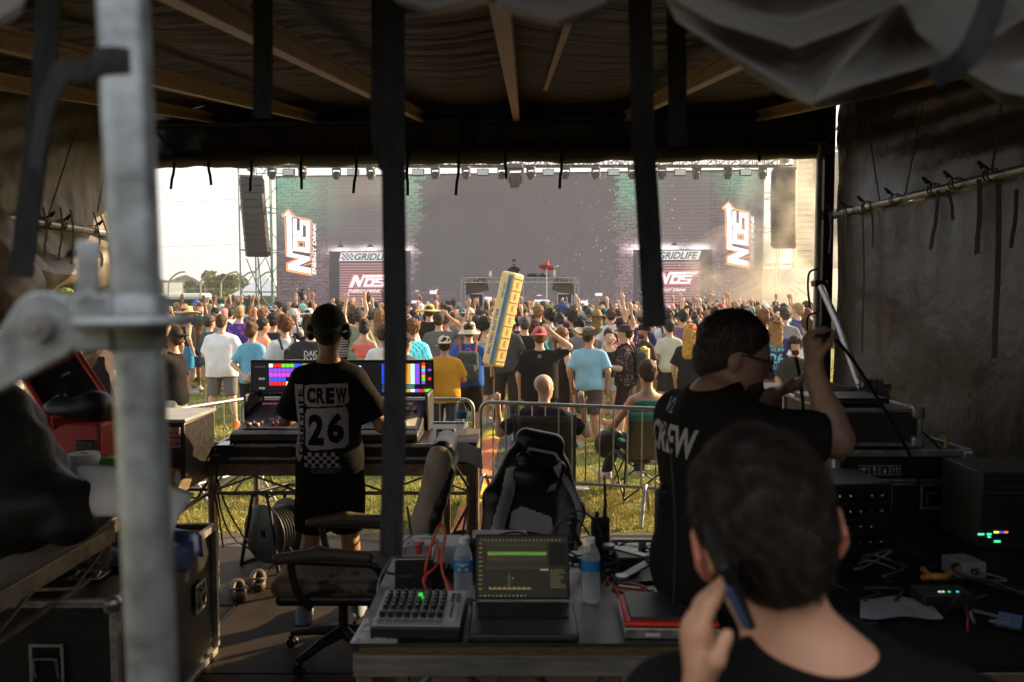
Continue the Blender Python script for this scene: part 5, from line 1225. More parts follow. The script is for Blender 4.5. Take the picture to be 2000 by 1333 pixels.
wall_sheet('upper_side_wall',RX+.035,-2.5,6.57,2.74,3.5,wt,.02,2,tent,True,pleats=26)  # also run on past the roof edge, unseen, to keep sun off near things
lw=mat('khaki_lit_tarp',(.10,.083,.058),.5,var=.25,scale=3,bump=.6,bscale=8,dist=.02)
wall_sheet('upper_side_wall',LX-.06,2.6,7.0,2.62,3.5,lw,.03,3,tent,True,pleats=40)
MB().tube([(RX,6.62,2.755),(RX,.95,2.735)],.026,12).build('side_pipe',M['galv2'],tent,smooth=60)
MB().tube([(LX,7.1,2.60),(LX,-1,2.62)],.026,12).build('side_pipe',M['galv2'],tent,smooth=60)
mb=MB();mb.grid(lambda u,v:Vector((-6+12*u,-2.6+.03*math.sin(u*60),3.1*v)),60,4);tag(mb.build('added_light_blocker',M['tarp'],smooth=180,solid=.01),'unseen dark sheet added behind the camera to block sky light','light blocker')  # unseen sheet added to cut the sky light from the rear
def roll(u,v):
 y=1.5+5.6*u;a=v*2*PI;r=.13+.02*math.sin(u*31)+.018*math.sin(u*67+2*a)+.012*math.sin(3*a+u*20);k=1.15
 return Vector((LX-.02+math.cos(a)*r,y,2.30+.05*math.sin(u*15)+math.sin(a)*r*k))
mb=MB();mb.grid(roll,120,24);mb.build('rolled_side_flap',lw,tent,smooth=180)
mb=MB();mb.grid(lambda u,v:Vector((LX-.03+.03*math.sin(u*44+v*4),1.5+5.6*u,2.38+.24*v)),120,6);mb.build('side_flap',lw,tent,smooth=180)
def bundle():
 F=Field(V3(-3.35,4.2,1.85),V3(-2.55,5.25,2.72),.018)
 F.ell((-3.12,4.72,2.30),(.20,.30,.34),.08);F.ell((-3.02,4.78,2.12),(.17,.24,.22),.08);F.ell((-3.10,4.66,2.5),(.14,.2,.14),.08)
 F.waves(.022,[(21,9,13,.3),(-12,14,25,1.7),(31,-11,7,2)]);o=F.build('tarp_bundle',lw,None,2)
 tag(o,'bulky khaki tarp bundle lashed below the side pipe beside the steel pole','tarp bundle')
bundle()
def tie(px,y0,y1,Y,w_,lab,bend=4,grp='webbing ties hanging from the tent frame',side=None,cat='strap',m_=None,lean=0,tx=0):
 pts=[]
 for k in range(9):
  t_=k/8;b_=bend*math.sin(t_*PI*1.1)*(1 if k<6 else .4);pts.append(at(px+b_+lean*t_,y0+(y1-y0)*t_,Y+.015*math.sin(t_*3)))
 mb=strip(pts,w_,.003,side);o=mb.build('strap',m_ or M['strap']);return tag(o,lab,cat,grp)
fl=[(338,322,370),(408,322,362),(485,322,374),(593,320,370),(693,319,378),(800,317,382),(893,315,382),(992,312,350),(1093,308,369),(1485,298,316)]
wds=['over the white sky','over the white sky','before the line array','before the first green bricks','before the shutter slats','beside the wide black strap','before the dark screen middle','beside the biggest stage light','before the sombrero half of screen','beside the tent corner post']
for i,(px,a,b)in enumerate(fl):
 tie(px,a-34,b,6.75-(px-1000)*.0004,.024,'short black tie, %s from the steel pole, hanging %s'%(ordw[i],wds[i]),bend=(-3 if i%2 else 4),lean=random.uniform(-5,6))
def wy(px,X):return X*FPX/(px-1000)
rt=[(1620,415,495,.030),(1653,410,488,.018),(1684,400,690,.022),(1699,398,485,.024),(1832,372,487,.038),(1850,372,430,.03),(1912,350,497,.042),(1950,350,700,.045),(1985,370,485,.03)]
for i,(px,a,b,w_)in enumerate(rt):
 Y=wy(px,RX-.09);tie(px,a,b,Y,w_,'black tie on the dark side wall pipe, %s from the tent post'%ordw[i],bend=3,side=(0,1,0),lean=[0,-2,0,6,-14,12,-4,-8,-10][i])
for i,(a,b,c,d)in enumerate([(1690,215,1718,392),(1803,205,1768,380),(1958,190,1938,330)]):
 Y1=wy(a,RX-.02);Y2=wy(c,RX-.02);mb=strip([at(a,b,Y1),at(c,d,Y2)],.016,.003,(0,1,0));tag(mb.build('strap',M['strap']),'thin black cord on the upper side wall, %s from the tent post'%ordw[i],'strap','cords on the upper side wall')
lt=[(52,420,470),(84,425,500),(118,425,512),(138,430,528),(182,435,505),(196,440,515)]
for i,(px,a,b)in enumerate(lt):
 Y=wy(px,LX+.06);tie(px,a-20,b,Y,.022,'black tie around the left side pipe, %s from the tarp bundle'%ordw[i],bend=5,side=(0,1,0),lean=[3,4,-3,2,14,22][i])
for i,(a,b,c,d)in enumerate([(92,210,66,415),(150,250,95,420),(205,330,190,415)]):
 Y1=wy(a,LX+.03);Y2=wy(c,LX+.03);tag(strip([at(a,b,Y1),at(c,d,Y2)],.014,.003,(0,1,0)).build('strap',M['strap']),'thin black cord on the khaki upper tarp, %s from frame edge'%ordw[i],'strap','cords on the khaki tarp')
for X,lst,g in((RX-.04,[1610,1628,1655,1690,1745,1820,1862,1930],'lashings on the dark wall pipe'),(LX,[60,90,122,185],'lashings on the khaki wall pipe')):
 for i,px in enumerate(lst):
  Y=wy(px,X);mb=MB()
  for q in range(2):mb.lathe([(.034,-.012),(.038,0),(.034,.012)],(X,Y+q*.035,2.75 if X>0 else 2.61),10,'Y')
  mb.tube(curve_pts([(X-.03*(1 if X>0 else-1),Y,2.78 if X>0 else 2.64),(X-.07*(1 if X>0 else-1),Y+.02,2.82 if X>0 else 2.68),(X-.03*(1 if X>0 else-1),Y+.05,2.79 if X>0 else 2.65)],4),.008,5)
  tag(mb.build('lashing',M['strap'],smooth=60),'black webbing lashing, %s from the stage end of the %s pipe'%(ordw[i],'dark wall' if X>0 else 'khaki wall'),'lashing',g)
for i,(px,a,b)in enumerate([(1592,525,600),(1590,610,665)]):
 mb=MB();mb.tube(curve_pts([at(px+6,a,6.5),at(px-11,a+8,6.45),at(px-14,(a+b)/2,6.45),at(px-10,b,6.45)],5),.009,6);tag(mb.build('webbing_loop',M['strap'],smooth=60),['loose webbing loop on the upper part of the tent post','loose webbing loop lower on the tent post'][i],'strap','loops on the tent post')
def near_strap(pts,lab,w_=.046):
 P_=curve_pts([at(a,b,Y)for a,b,Y in pts],6);mb=strip(P_,w_,.004);return tag(mb.build('strap',M['strap'],smooth=40),lab,'strap','wide black straps hanging close to the camera')
near_strap([(768,-60,1.6),(768,300,1.58),(772,700,1.56),(764,1088,1.55)],'longest wide black strap hanging down to the near desk')
near_strap([(748,-60,1.62),(748,120,1.62),(746,255,1.63),(762,330,1.66)],'folded second layer of the longest strap, ending at eave height')
near_strap([(1248,-60,1.6),(1256,250,1.6),(1266,420,1.6),(1274,560,1.62),(1278,640,1.62)],'wide wavy black strap hanging down to the crowd')
near_strap([(512,-60,1.75),(514,110,1.75),(512,232,1.76)],'short wide black strap crossing the rafters beside the steel pole',.042)
near_strap([(1318,-60,1.9),(1322,120,1.9),(1324,285,1.92)],'short dim black strap beside the wavy strap',.044)
near_strap([(95,-60,1.2),(88,130,1.2),(66,330,1.2),(40,540,1.2)],'twisted black strap near the frame edge outside the steel pole',.035)
def drape(name,X0,X1,bot,lab,Y0,seed,creases,m_=None):
 rs=np.random.RandomState(seed);ph=rs.rand(6)*6
 xs=[b[0]for b in bot];ys=[b[1]for b in bot]
 def dist(x,y,cr_):
  best=1e9
  for(x1,y1),(x2,y2)in zip(cr_[:-1],cr_[1:]):
   L2=(x2-x1)**2+(y2-y1)**2;t_=max(0,min(1,((x-x1)*(x2-x1)+(y-y1)*(y2-y1))/L2));best=min(best,math.hypot(x-x1-t_*(x2-x1),y-y1-t_*(y2-y1)))
  return best
 def f(u,v):
  x=X0+(X1-X0)*u;b=float(np.interp(x,xs,ys));top=-110;t_=min(1,v/.8);y=top+(b-top)*t_
  if v>.8:t2=(v-.8)/.2;y=b-34*t2**.7
  d=sum(a_*math.exp(-(dist(x,y,c_)/w_)**1.25)for c_,a_,w_ in creases);Y=Y0-d+.012*math.sin(x*.011+y*.02+ph[0])
  if v>.8:Y+=.14*t2
  return at(x,y,Y)
 mb=MB();mb.grid(f,200,90);o=mb.build(name,m_ or M['tarpg'],smooth=180);return tag(o,lab,'tarp','bunched grey tarps above the lens')
drape('draped_tarp',740,1215,[(740,-60),(770,2),(810,22),(850,29),(900,22),(950,8),(985,22),(1040,44),(1090,52),(1130,46),(1180,20),(1215,-60)],'small grey tarp swag over the longest strap',1.15,2,[([(750,-10),(840,18),(950,-6)],.05,16),([(980,10),(1090,38),(1180,5)],.06,18),([(800,-60),(1000,-20),(1200,-60)],.05,22)])
drape('draped_tarp',1275,2120,[(1275,-50),(1320,40),(1400,95),(1470,150),(1530,187),(1590,207),(1660,202),(1740,186),(1810,155),(1850,132),(1900,165),(1960,205),(2040,222),(2120,225)],'large creased grey tarp swag over the dark side wall',1.12,5,[([(1290,-20),(1400,45),(1552,92),(1640,60),(1760,5)],.085,26),([(1300,30),(1430,110),(1590,200),(1640,130),(1740,30),(1790,-30)],.07,24),([(1590,200),(1680,165),(1800,130),(1850,118)],.075,26),([(1860,130),(1960,180),(2100,200)],.07,24),([(1880,110),(1990,40),(2100,20)],.07,22),([(1850,110),(1790,60),(1760,5)],.05,20),([(1330,-60),(1500,-10),(1700,-60)],.06,30)])
near_strap([(1955,-60,.95),(1930,30,.95),(1888,112,.95),(1822,152,.96)],'black strap tied diagonally over the large grey tarp',.03)
drape('draped_tarp',-60,70,[(-60,90),(0,60),(40,30),(70,-60)],'corner of grey tarp beyond the steel pole',.9,8,[([(-40,60),(40,10)],.04,20)])
pole=empty('scaffold_pole',at(300,1333,.8),0,'thick blurred galvanised scaffold pole with rosette collar and brace','scaffold pole');off=Vector(pole.location)
mb=MB();mb.tube([at(235,-120,.80)-off,at(303,1420,.80)-off],.0243,28);mb.build('tube',M['galv'],pole,smooth=60)
pc=at(270,628,.80);axp=(at(235,-120,.80)-at(303,1420,.80)).normalized();Mr=axp.to_track_quat('Z','Y').to_matrix()
mb=MB();mb.lathe([(.024,-.006),(.058,-.005),(.061,0),(.058,.005),(.024,.006)],pc-off,32,M=Mr);mb.build('rosette',M['galv'],pole,smooth=50)
mb=MB();mb.lathe([(.0245,-.028),(.0285,-.024),(.0285,.024),(.0245,.028)],pc-off,28,M=Mr);mb.build('weld_collar',M['galv'],pole,smooth=50)
mb=MB();mb.box(at(196,630,.79)-off,(.040,.036,.058));mb.box(at(182,597,.785)-off,(.016,.026,.03));mb.build('brace_head',M['galv'],pole,bevel=.004)
mb=MB();mb.box(at(172,545,.785)-off,(.022,.007,.075),Matrix.Rotation(R(3),3,'Y'));mb.build('wedge',M['galv'],pole,bevel=.002)
mb=MB();c=at(84,640,.78)-off
pts=[c+Vector((math.cos(a)*.036,0,math.sin(a)*.036))for a in[R(150-14*k)for k in range(17)]]
e1=at(-80,790,.74)-off;e2=at(-80,690,.74)-off;e1.y=e2.y=c.y
mb.poly(pts+[e1,e2],(0,.012,0));mb.box(at(140,628,.79)-off,(.04,.018,.05));mb.build('brace_plate',M['galv'],pole,bevel=.003)
mb=MB();mb.lathe([(0,-.012),(.013,-.012),(.0145,-.004),(.0145,.01)],c+Vector((0,-.002,0)),20,'Y');mb.lathe([(0,-.016),(.006,-.016),(.007,-.01)],c+Vector((0,-.002,0)),16,'Y');mb.build('brace_pin',M['galv2'],pole,smooth=40)
mb=MB();bc=at(240,133,.80);mb.lathe([(.0252,-.0135),(.0262,-.012),(.0262,.012),(.0252,.0135)],bc,28,M=Mr);strip([bc+Vector((-.02,0,0)),at(120,142,.80),at(92,200,.80),at(70,330,.81)],.022,.003,(0,0,1),mb=mb)
tag(mb.build('strap',M['strap'],smooth=50),'black strap wrapped around the steel pole near its top','strap')
def barrier(name,a,b,lab,n=13,h=1.05,zb=.30,pa=None,foot=(.1,.9)):
 a=Vector((a[0],a[1],0));b=Vector((b[0],b[1],0));d=b-a;L=d.length;t=empty(name,a,math.atan2(d.y,d.x),lab,'barrier','steel crowd barriers')
 MB().tube(arc_rail([(0,0,zb-.06),(0,0,h),(L,0,h),(L,0,zb-.06)],.12,7),.019,10).build('top_frame',M['galv2'],t,smooth=60)
 MB().tube([(0,0,zb),(L,0,zb)],.017,10).build('bottom_rail',M['galv2'],t,smooth=60)
 for k in range(1,n+1):
  x=L*k/(n+1);MB().tube([(x,0,zb),(x,0,h)],.0075,6).build('bar',M['galv2'],t,smooth=60)
 for f in foot:
  MB().tube(arc_rail([(L*f,-.30,0),(L*f,-.04,zb+.02),(L*f,.04,zb+.02),(L*f,.30,0)],.04,4),.018,8).build('foot',M['galv2'],t,smooth=60)
 return t
a=atz(938,785,1.05);b=atz(1310,800,1.05);barrier('barrier',(a.x,a.y),(b.x,b.y),'steel crowd barrier before the two seated people',foot=(.02,.88))
a=atz(478,775,1.05);b=atz(925,778,1.05);barrier('barrier',(a.x,a.y-.1),(b.x,b.y-.1),'steel crowd barrier directly behind the lighting console',foot=(.1,.9))
a=atz(240,812,1.05);b=atz(500,778,1.05);barrier('barrier',(a.x,a.y-.25),(b.x,b.y+.15),'steel crowd barrier slanting behind the rack unit and steel pole',foot=(.5,.93))
# ================================================================ EQUIPMENT INSIDE THE TENT
DZ=.12
def rivets(mb,pts,r=.0065,ax='Y',s=-1):
 for p in pts:
  prof=[(0,s*r*.6),(r*.7,s*r*.45),(r,0)]
  mb.lathe(prof,p,6,ax)
def road_case(name,x0,x1,y0,y1,z0,z1,label,lam=None,edge=.028,handles=(),corner=.035,face_rivets=True,split=None):
 t=empty(name,((x0+x1)/2,(y0+y1)/2,z0),0,label,'road case');o_=Vector(t.location);a=Vector((x0,y0,z0))-o_;b=Vector((x1,y1,z1))-o_;c=(a+b)/2;d=b-a
 MB().box(c,d*.985).build('body',lam or M['lam'],t)
 e=edge;mb=MB()
 for z in(a.z,b.z):
  for y in(a.y,b.y):mb.box((c.x,y,z),(d.x,e,e))
  for x in(a.x,b.x):mb.box((x,c.y,z),(e*1.02,d.y-e,e*1.02))
 for x in(a.x,b.x):
  for y in(a.y,b.y):mb.box((x,y,c.z),(e*1.04,e*1.04,d.z-e))
 if split:
  for q in(-.008,.010):mb.box((c.x,c.y,split-z0+q),(d.x+e*.7,d.y+e*.7,.012))
 mb.build('edge_profile',M['alu'],t,bevel=.003)
 for x in(a.x,b.x):
  for y in(a.y,)if True else():
   for z in(a.z,b.z):
    F=Field(V3(x-.06,y-.06,z-.06),V3(x+.06,y+.06,z+.06),.007)
    sx_=-1 if x>c.x else 1;sz_=-1 if z>c.z else 1
    F.ell((x,y,z),(corner*.72,)*3,.01);F.box((x+sx_*.012,y-.002,z+sz_*.012),(.030,.016,.030),.006,.006);F.build('ball_corner',M['alu'],t)
 if face_rivets:
  mb=MB();n=max(3,int(d.x/.13))
  rivets(mb,[(a.x+.06+(d.x-.12)*k/(n-1),a.y-e/2,zz_)for k in range(n)for zz_ in(b.z,a.z)]);rivets(mb,[(x,a.y-e/2,a.z+.08+(d.z-.16)*k/4)for x in(a.x,b.x)for k in range(5)])
  mb.build('rivet_row',M['galv2'],t,smooth=60)
 for(kind,u,v,w_,h_)in handles:
  hh=Vector((a.x+d.x*u,a.y-.004,a.z+d.z*v))if kind=='F' else Vector((b.x+.004,a.y+d.y*u,a.z+d.z*v))if kind=='R' else Vector((a.x+d.x*u,a.y+d.y*v,b.z+.004))
  Mx=Matrix.Identity(3)if kind=='F' else Matrix.Rotation(PI/2,3,'Z')if kind=='R' else Matrix.Rotation(-PI/2,3,'X')
  q=lambda x,y,z:hh+Mx@Vector((x,y,z))
  mb=MB();fr=.014
  for(cx,cz,sx_,sz_)in((0,h_/2,w_+fr,fr),(0,-h_/2,w_+fr,fr),(w_/2,0,fr,h_),(-w_/2,0,fr,h_)):mb.box(q(cx,-.003,cz),(sx_,.006,sz_),Mx)
  pt=mb.build('handle_plate',M['alu'],t,bevel=.002)
  mb=MB();mb.box(q(0,.001,0),(w_-.004,.004,h_-.004),Mx);mb.build('handle_recess',M['blackgloss'],pt)
  mb=MB();mb.tube(arc_rail([q(-w_*.36,-.004,-h_*.30),q(-w_*.36,-.016,-h_*.12),q(-w_*.36,-.016,h_*.2),q(w_*.36,-.016,h_*.2),q(w_*.36,-.004,-h_*.3)],.012,3),.006,6);mb.build('bail',M['galv2'],pt,smooth=60)
  if kind=='F':
   mb=MB();rivets(mb,[tuple(q(x_,-.007,z_))for x_ in(-w_/2,-w_/6,w_/6,w_/2)for z_ in(-h_/2,h_/2)]+[tuple(q(x_,-.007,z_))for x_ in(-w_/2,w_/2)for z_ in(-h_*.2,h_*.2)],.0045);mb.build('rivet_row',M['galv2'],pt,smooth=60)
 return t
def tbl(name,x0,x1,y0,y1,zt,label,skirt=True,legs=None,top=None):
 t=empty(name,((x0+x1)/2,(y0+y1)/2,DZ),0,label,'table');o_=Vector(t.location);cx,cy=0,0;wx,wy_=x1-x0,y1-y0;z=zt-DZ
 MB().box((0,0,z-.012),(wx,wy_,.024)).build('table_top',top or M['wood'],t,bevel=.002)
 mb=MB()
 for s in(-1,1):mb.box((0,s*(wy_/2-.015),z-.065),(wx,.03,.075));mb.box((s*(wx/2-.015),0,z-.065),(.03,wy_-.062,.074))
 mb.build('rail',M['aludk'],t,bevel=.002)
 for a in(-1,1):
  for b in(-1,1):MB().tube([(a*(wx/2-.03),b*(wy_/2-.03),0),(a*(wx/2-.03),b*(wy_/2-.03),z-.1)],.024,10).build('leg',M['aludk'],t,smooth=60)
 mb=MB()
 for s in(-1,1):
  mb.bar((-wx/2+.03,s*(wy_/2-.03),z-.22),(wx/2-.03,s*(wy_/2-.03),z-.22),.02)
  n=max(2,int(wx/.28))
  for k in range(n):a=-wx/2+.03+(wx-.06)*k/n;b=a+(wx-.06)/n;mb.bar((a,s*(wy_/2-.03),z-.11 if k%2 else z-.21),(b,s*(wy_/2-.03),z-.21 if k%2 else z-.11),.012)
 for s in(-1,1):
  mb.bar((s*(wx/2-.03),-wy_/2+.03,z-.22),(s*(wx/2-.03),wy_/2-.03,z-.22),.02);n=max(2,int(wy_/.28))
  for k in range(n):a=-wy_/2+.03+(wy_-.06)*k/n;b=a+(wy_-.06)/n;mb.bar((s*(wx/2-.03),a,z-.11 if k%2 else z-.21),(s*(wx/2-.03),b,z-.21 if k%2 else z-.11),.012)
 mb.build('lattice',M['aludk'],t)
 return t
blt=mat('black_worn_table_ply',(.010,.009,.008),.42,var=.4,scale=8,bump=.35,bscale=40,col2=(.032,.027,.025),detail=9)
TZ1=1.05
tbl('staging_table',-1.95,-.24,5.0,5.95,1.06,'staging table carrying the lighting console in its opened case',top=blt)
cs=road_case('console_case',-1.88,-.34,5.02,5.9,1.065,1.15,'shallow opened flight case tray under the lighting console',handles=(),edge=.022)
for x in(-1.82,-1.45,-.75,-.42):MB().box((x+1.11,-.455,.045),(.11,.012,.07)).build('latch',M['black'],cs,bevel=.003)
con=empty('lighting_console',(-1.2,5.45,1.16),0,'large black lighting console with two wide touch screens full of coloured tiles','lighting console')
prof=[(-.41,0),(-.43,.02),(-.42,.055),(-.36,.075),(-.30,.06),(.22,.19),(.30,.19),(.30,0)]
mb=MB();W2=.60;n_=len(prof)
vs=[(-W2,a,b)for a,b in prof]+[(W2,a,b)for a,b in prof];mb.add(vs,[tuple(range(n_)),tuple(range(n_,2*n_))[::-1]]+[(i,i+n_,(i+1)%n_+n_,(i+1)%n_)for i in range(n_)]);mb.build('chassis',M['black'],con,bevel=.008)
def cs_pt(x,t_,off=.003):
 a=Vector((x,-.29,.0625));b=Vector((x,.215,.188));return a+(b-a)*t_+Vector((0,-.24,.97))*off
sl_ang=math.atan2(.1255,.505);Ms=Matrix.Rotation(sl_ang,3,'X')
mb=MB();mb.poly([cs_pt(-.575,.02),cs_pt(.575,.02),cs_pt(.575,.97),cs_pt(-.575,.97)],(0,-.0005,.002));mb.build('panel',mat('console_grey_panel',(.05,.05,.055),.4),con)
rc=random.Random(4);mb=MB();m2=MB();m3=MB();m4=MB();m5=MB()
for i in range(30):
 x=-.55+i*.0185 if i<15 else .26+(i-15)*.0185-.02
 for r_ in range(5):
  mb.box(cs_pt(x,.47+r_*.07,.007),(.012,.012,.008),Ms)
 f=.12+.2*rc.random();(m2 if i%3 else m3).box(cs_pt(x,f,.012),(.011,.022,.016),Ms)
 m4.box(cs_pt(x,.23,.004),(.003,.17,.002),Ms);m4.box(cs_pt(x,.05,.006),(.012,.014,.006),Ms)
 if i%2==0:m5.box(cs_pt(x,.88,.004),(.03,.03,.003),Ms)
for i in range(5):m2.lathe([(0,.02),(.014,.02),(.017,0)],cs_pt(.33+i*.05,.64,.008),12)
mb.build('key_block',mat('grey_keys',(.22,.22,.23),.5),con);m2.build('fader_caps',M['white'],con);m3.build('red_fader_caps',M['red'],con);m4.build('fader_slots',M['blackgloss'],con)
m5.build('scribble_display',glow('console_small_displays',(.20,.05,.08),.4),con)
mb=MB();mb.poly([cs_pt(.38,.1,.006),cs_pt(.56,.1,.006),cs_pt(.56,.42,.006),cs_pt(.38,.42,.006)],(0,0,.001));mb.build('note_strip',M['paper'],con)
mb=MB();mb.tube(arc_rail([(-.585,.24,.19),(-.585,.24,.24),(.585,.24,.24),(.585,.24,.19)],.02,3),.009,6);mb.build('support_bar',M['galv2'],con,smooth=60)
for s in(-1,1):MB().box((s*.62,.12,.14),(.025,.36,.26)).build('cheek',M['black'],con,bevel=.015)
sz0,sz1=1.372,1.637
def scr(x0,x1,tiles,nm,lab):
 t=empty('touch_screen',((x0+x1)/2,5.74,sz0),0);t.parent=con;t.location=Vector(((x0+x1)/2,5.74,sz0))-Vector(con.location)
 w_=x1-x0;h_=sz1-sz0
 MB().box((0,0,h_/2),(w_,.035,h_)).build('bezel',M['blackgloss'],t,bevel=.004)
 mb=MB();mb.c=[]
 for(a,b,c,d,col)in[(.02,.05,.98,.95,(.004,.004,.005))]+tiles:
  y_=-.0185 if not mb.c else-.0195;mb.poly([Vector((-w_/2+a*w_,y_,b*h_)),Vector((-w_/2+c*w_,y_,b*h_)),Vector((-w_/2+c*w_,y_,d*h_)),Vector((-w_/2+a*w_,y_,d*h_))]);mb.c.append(col)
 mb.build('screen_picture',bpy.data.materials.get('console_screen_picture')or colattr_mat('console_screen_picture',es=.5),t)
def rowt(x0,y0,cw,ch,cols,g=.08):return[(x0+i*cw,y0,x0+(i+1-g)*cw,y0+ch,c)for i,c in enumerate(cols)if c]
Rd,Wh,Gn,Bu,Pu,Mg,Yl,Cy,Og,Pe=(.7,.02,.02),(.8,.85,.8),(.15,.65,.03),(.03,.10,.85),(.22,.08,.75),(.62,.06,.62),(.55,.5,.02),(.05,.7,.75),(.75,.33,.02),(.85,.55,.32)
tl=rowt(.205,.80,.047,.10,[Wh,Rd,Rd,Gn,Gn,Gn,Bu,Bu,Yl,Yl,Og,Mg])
for k,c in enumerate((Pu,Mg,Bu)):tl+=rowt(.205,.665-k*.12,.047,.11,[c]*12)
for k in range(7):tl=[q for q in tl if not(q[4]==Bu and k==6 and .38<q[0]<.43)]
tl+=rowt(.205,.305,.047,.11,[Rd]*4+[Wh]*2+[Yl]*3+[Rd]*3)
tl+=rowt(.05,.80,.02,.03,[(.05,.05,.05)]*6)+rowt(.09,.46,.035,.06,[(.16,.16,.16)]*2)+rowt(.09,.2,.035,.06,[(.16,.16,.16)]*2)
tl+=rowt(.86,.75,.04,.08,[Pu,(.3,.3,.3)])+rowt(.86,.5,.04,.06,[Wh])+rowt(.86,.35,.04,.07,[Rd])
scr(-1.885,-1.235,tl,0,'')
cc_=[Yl,Mg,Cy,Pe,Og,(.6,.85,.8)];tr_=[]
for i,c in enumerate([None]*2+[Bu]+cc_+[Pu]):
 if c:
  for k in range(9):tr_.append((.33+i*.052,.345+k*.062,.33+i*.052+.048,.345+k*.062+.057,c))
for k,c in enumerate((Rd,Og,Cy,Mg,Yl,Gn,Pu)):tr_+=rowt(.87,.86-k*.085,.04,.075,[c])
tr_+=rowt(.33+.104,.13,.052,.08,[Bu,Yl,Mg,Cy,Pe,Og,Wh,Pu,Rd,Gn]);tr_+=rowt(.44,.235,.12,.035,[(.02,.25,.22)]*3)+rowt(.44,.285,.12,.035,[(.02,.25,.22)]*3)
tr_+=[(.10+.0,.3+k*.07,.135,.36+k*.07,(.12,.05,.03))for k in range(8)]+[(.17,.3+k*.07,.21,.36+k*.07,(.6,.6,.6))for k in range(8)]+rowt(.94,.45,.035,.08,[Rd])+rowt(.94,.7,.035,.06,[Pu])+rowt(.94,.15,.035,.07,[Gn])
scr(-1.225,-.565,tr_,1,'')
mb=MB();mb.box((-.42,5.02,1.22),(.12,.07,.075));o=mb.build('intercom_pack',M['black'],bevel=.01);tag(o,'small black intercom pack clipped to the table corner by the worn chair','intercom')
mb=MB()
for k in range(4):mb.lathe([(0,-.006),(.010,-.005),(.011,0)],(-.462+k*.028,4.983,1.235),10,'Y')
b_=mb.build('knob_row',M['white'],o);
def bottle(name,x,y,z,label,s=1.0,txt=True,group='clear water bottles'):
 t=empty(name,(x,y,z),0,label,'water bottle',group);t.scale=(s,s,s);pr=[(0,.004),(.024,.0),(.031,.006),(.032,.02)]
 for k in range(7):pr+=[(.0325,.026+k*.012),(.0305,.032+k*.012)]
 pr+=[(.032,.112),(.032,.150),(.031,.160),(.026,.178),(.016,.196),(.013,.202),(.013,.208)]
 mb=MB();mb.lathe(pr,n=24);gm_=bpy.data.materials.get('clear_pet')
 if not gm_:
  gm_=mat('clear_pet',(.92,.95,.97),.06,var=0,trans=.0,spec=.9);N=gm_.node_tree.nodes;L=gm_.node_tree.links;b=N['Principled BSDF'];out=N['Material Output']
  tr_n=N.new('ShaderNodeBsdfTransparent');tr_n.inputs[0].default_value=(.88,.93,.95,1);ms=N.new('ShaderNodeMixShader');lw_=N.new('ShaderNodeLayerWeight');lw_.inputs[0].default_value=.35
  mr=N.new('ShaderNodeMapRange');mr.inputs['To Min'].default_value=.12;mr.inputs['To Max'].default_value=.55;b.inputs['Base Color'].default_value=(.85,.9,.95,1);L.new(lw_.outputs['Facing'],mr.inputs[0]);L.new(mr.outputs[0],ms.inputs[0]);L.new(tr_n.outputs[0],ms.inputs[1]);L.new(b.outputs[0],ms.inputs[2]);L.new(ms.outputs[0],out.inputs['Surface'])  # white diffuse mixed in, stronger at edges, paints bright highlights into the plastic
 mb.build('bottle_body',gm_,t,smooth=60)
 MB().lathe([(0,.223),(.0145,.222),(.015,.205),(.0135,.204)],n=18).build('cap',M['white'],t,smooth=40)
 lm_=bpy.data.materials.get('blue_label')or mat('blue_label',(.02,.20,.42),.4)
 lb=MB().lathe([(.0330,.112),(.0330,.150)],n=28).build('wrap_label',lm_,t,smooth=60)
 if txt:
  mb=MB();f=lambda x_,y_:Vector((math.sin(x_/.0335)*.0336,-math.cos(x_/.0335)*.0336,y_));put_text(mb,'niagara',f,.042,.013,.01,x0=-.02,y0=.132);mb.build('label_lettering',M['white'],lb)
  mb=MB();mb.lathe([(0,0),(.005,0)],f(-.012,.122)+Vector((0,-.001,0)),8,'Y');mb.lathe([(0,0),(.005,0)],f(.014,.122)+Vector((0,-.001,0)),8,'Y');mb.build('label_badge',mat('label_badge',(.8,.4,.2),.5),lb)
 return t
p=at(900,846,4.85);MB
sh_=empty('side_shelf',(-.31,4.84,0),0,'worn grey plank shelf at the end of the console table holding a bottle','shelf')
MB().box((0,.1,1.22),(.20,.5,.02)).build('shelf_board',M['wood'],sh_);
for s in(-1,1):MB().box((s*.08,-.1,.67),(.035,.035,1.1)).build('leg',M['aludk'],sh_)
mb=MB();mb.bar((-.08,-.1,.6),(.08,-.1,.9),.015);mb.bar((.08,-.1,.9),(-.08,-.1,1.15),.015);mb.build('brace',M['aludk'],sh_)
bottle('water_bottle',-.31,4.86,1.231,'clear water bottle on the plank shelf beside the console',1.05,False)
mb=MB();mb.grid(lambda u,v:Vector((-.36+.17*u+.02*v,4.66-.05*v+.02*math.sin(u*4),1.236-.02*u-.20*max(0,v-.35)**1.3+.01*math.sin(u*5))),10,14)
tag(mb.build('paper_sheet',M['paper'],smooth=180,solid=.001),'white paper sheet curling over the end of the console table','paper')
tbl('staging_table',-3.05,-1.93,3.75,5.2,TZ1,'side table along the khaki wall with the rack unit and red case',top=blt)
tbl('staging_table',-3.05,-1.86,2.2,3.68,TZ1,'nearer side table along the khaki wall under the dark jacket heap',top=M['wood'])
ru=empty('rack_unit_case',(-2.03,4.52,TZ1+.005),0,'black rack case holding two silver faced playback units','rack case')
MB().box((-.06,.22,.16),(.44,.46,.32)).build('body',M['lam'],ru,bevel=.01)
MB().box((-.06,.22,.332),(.46,.48,.02)).build('lid',mat('grey_lid',(.30,.31,.32),.35),ru,bevel=.004)
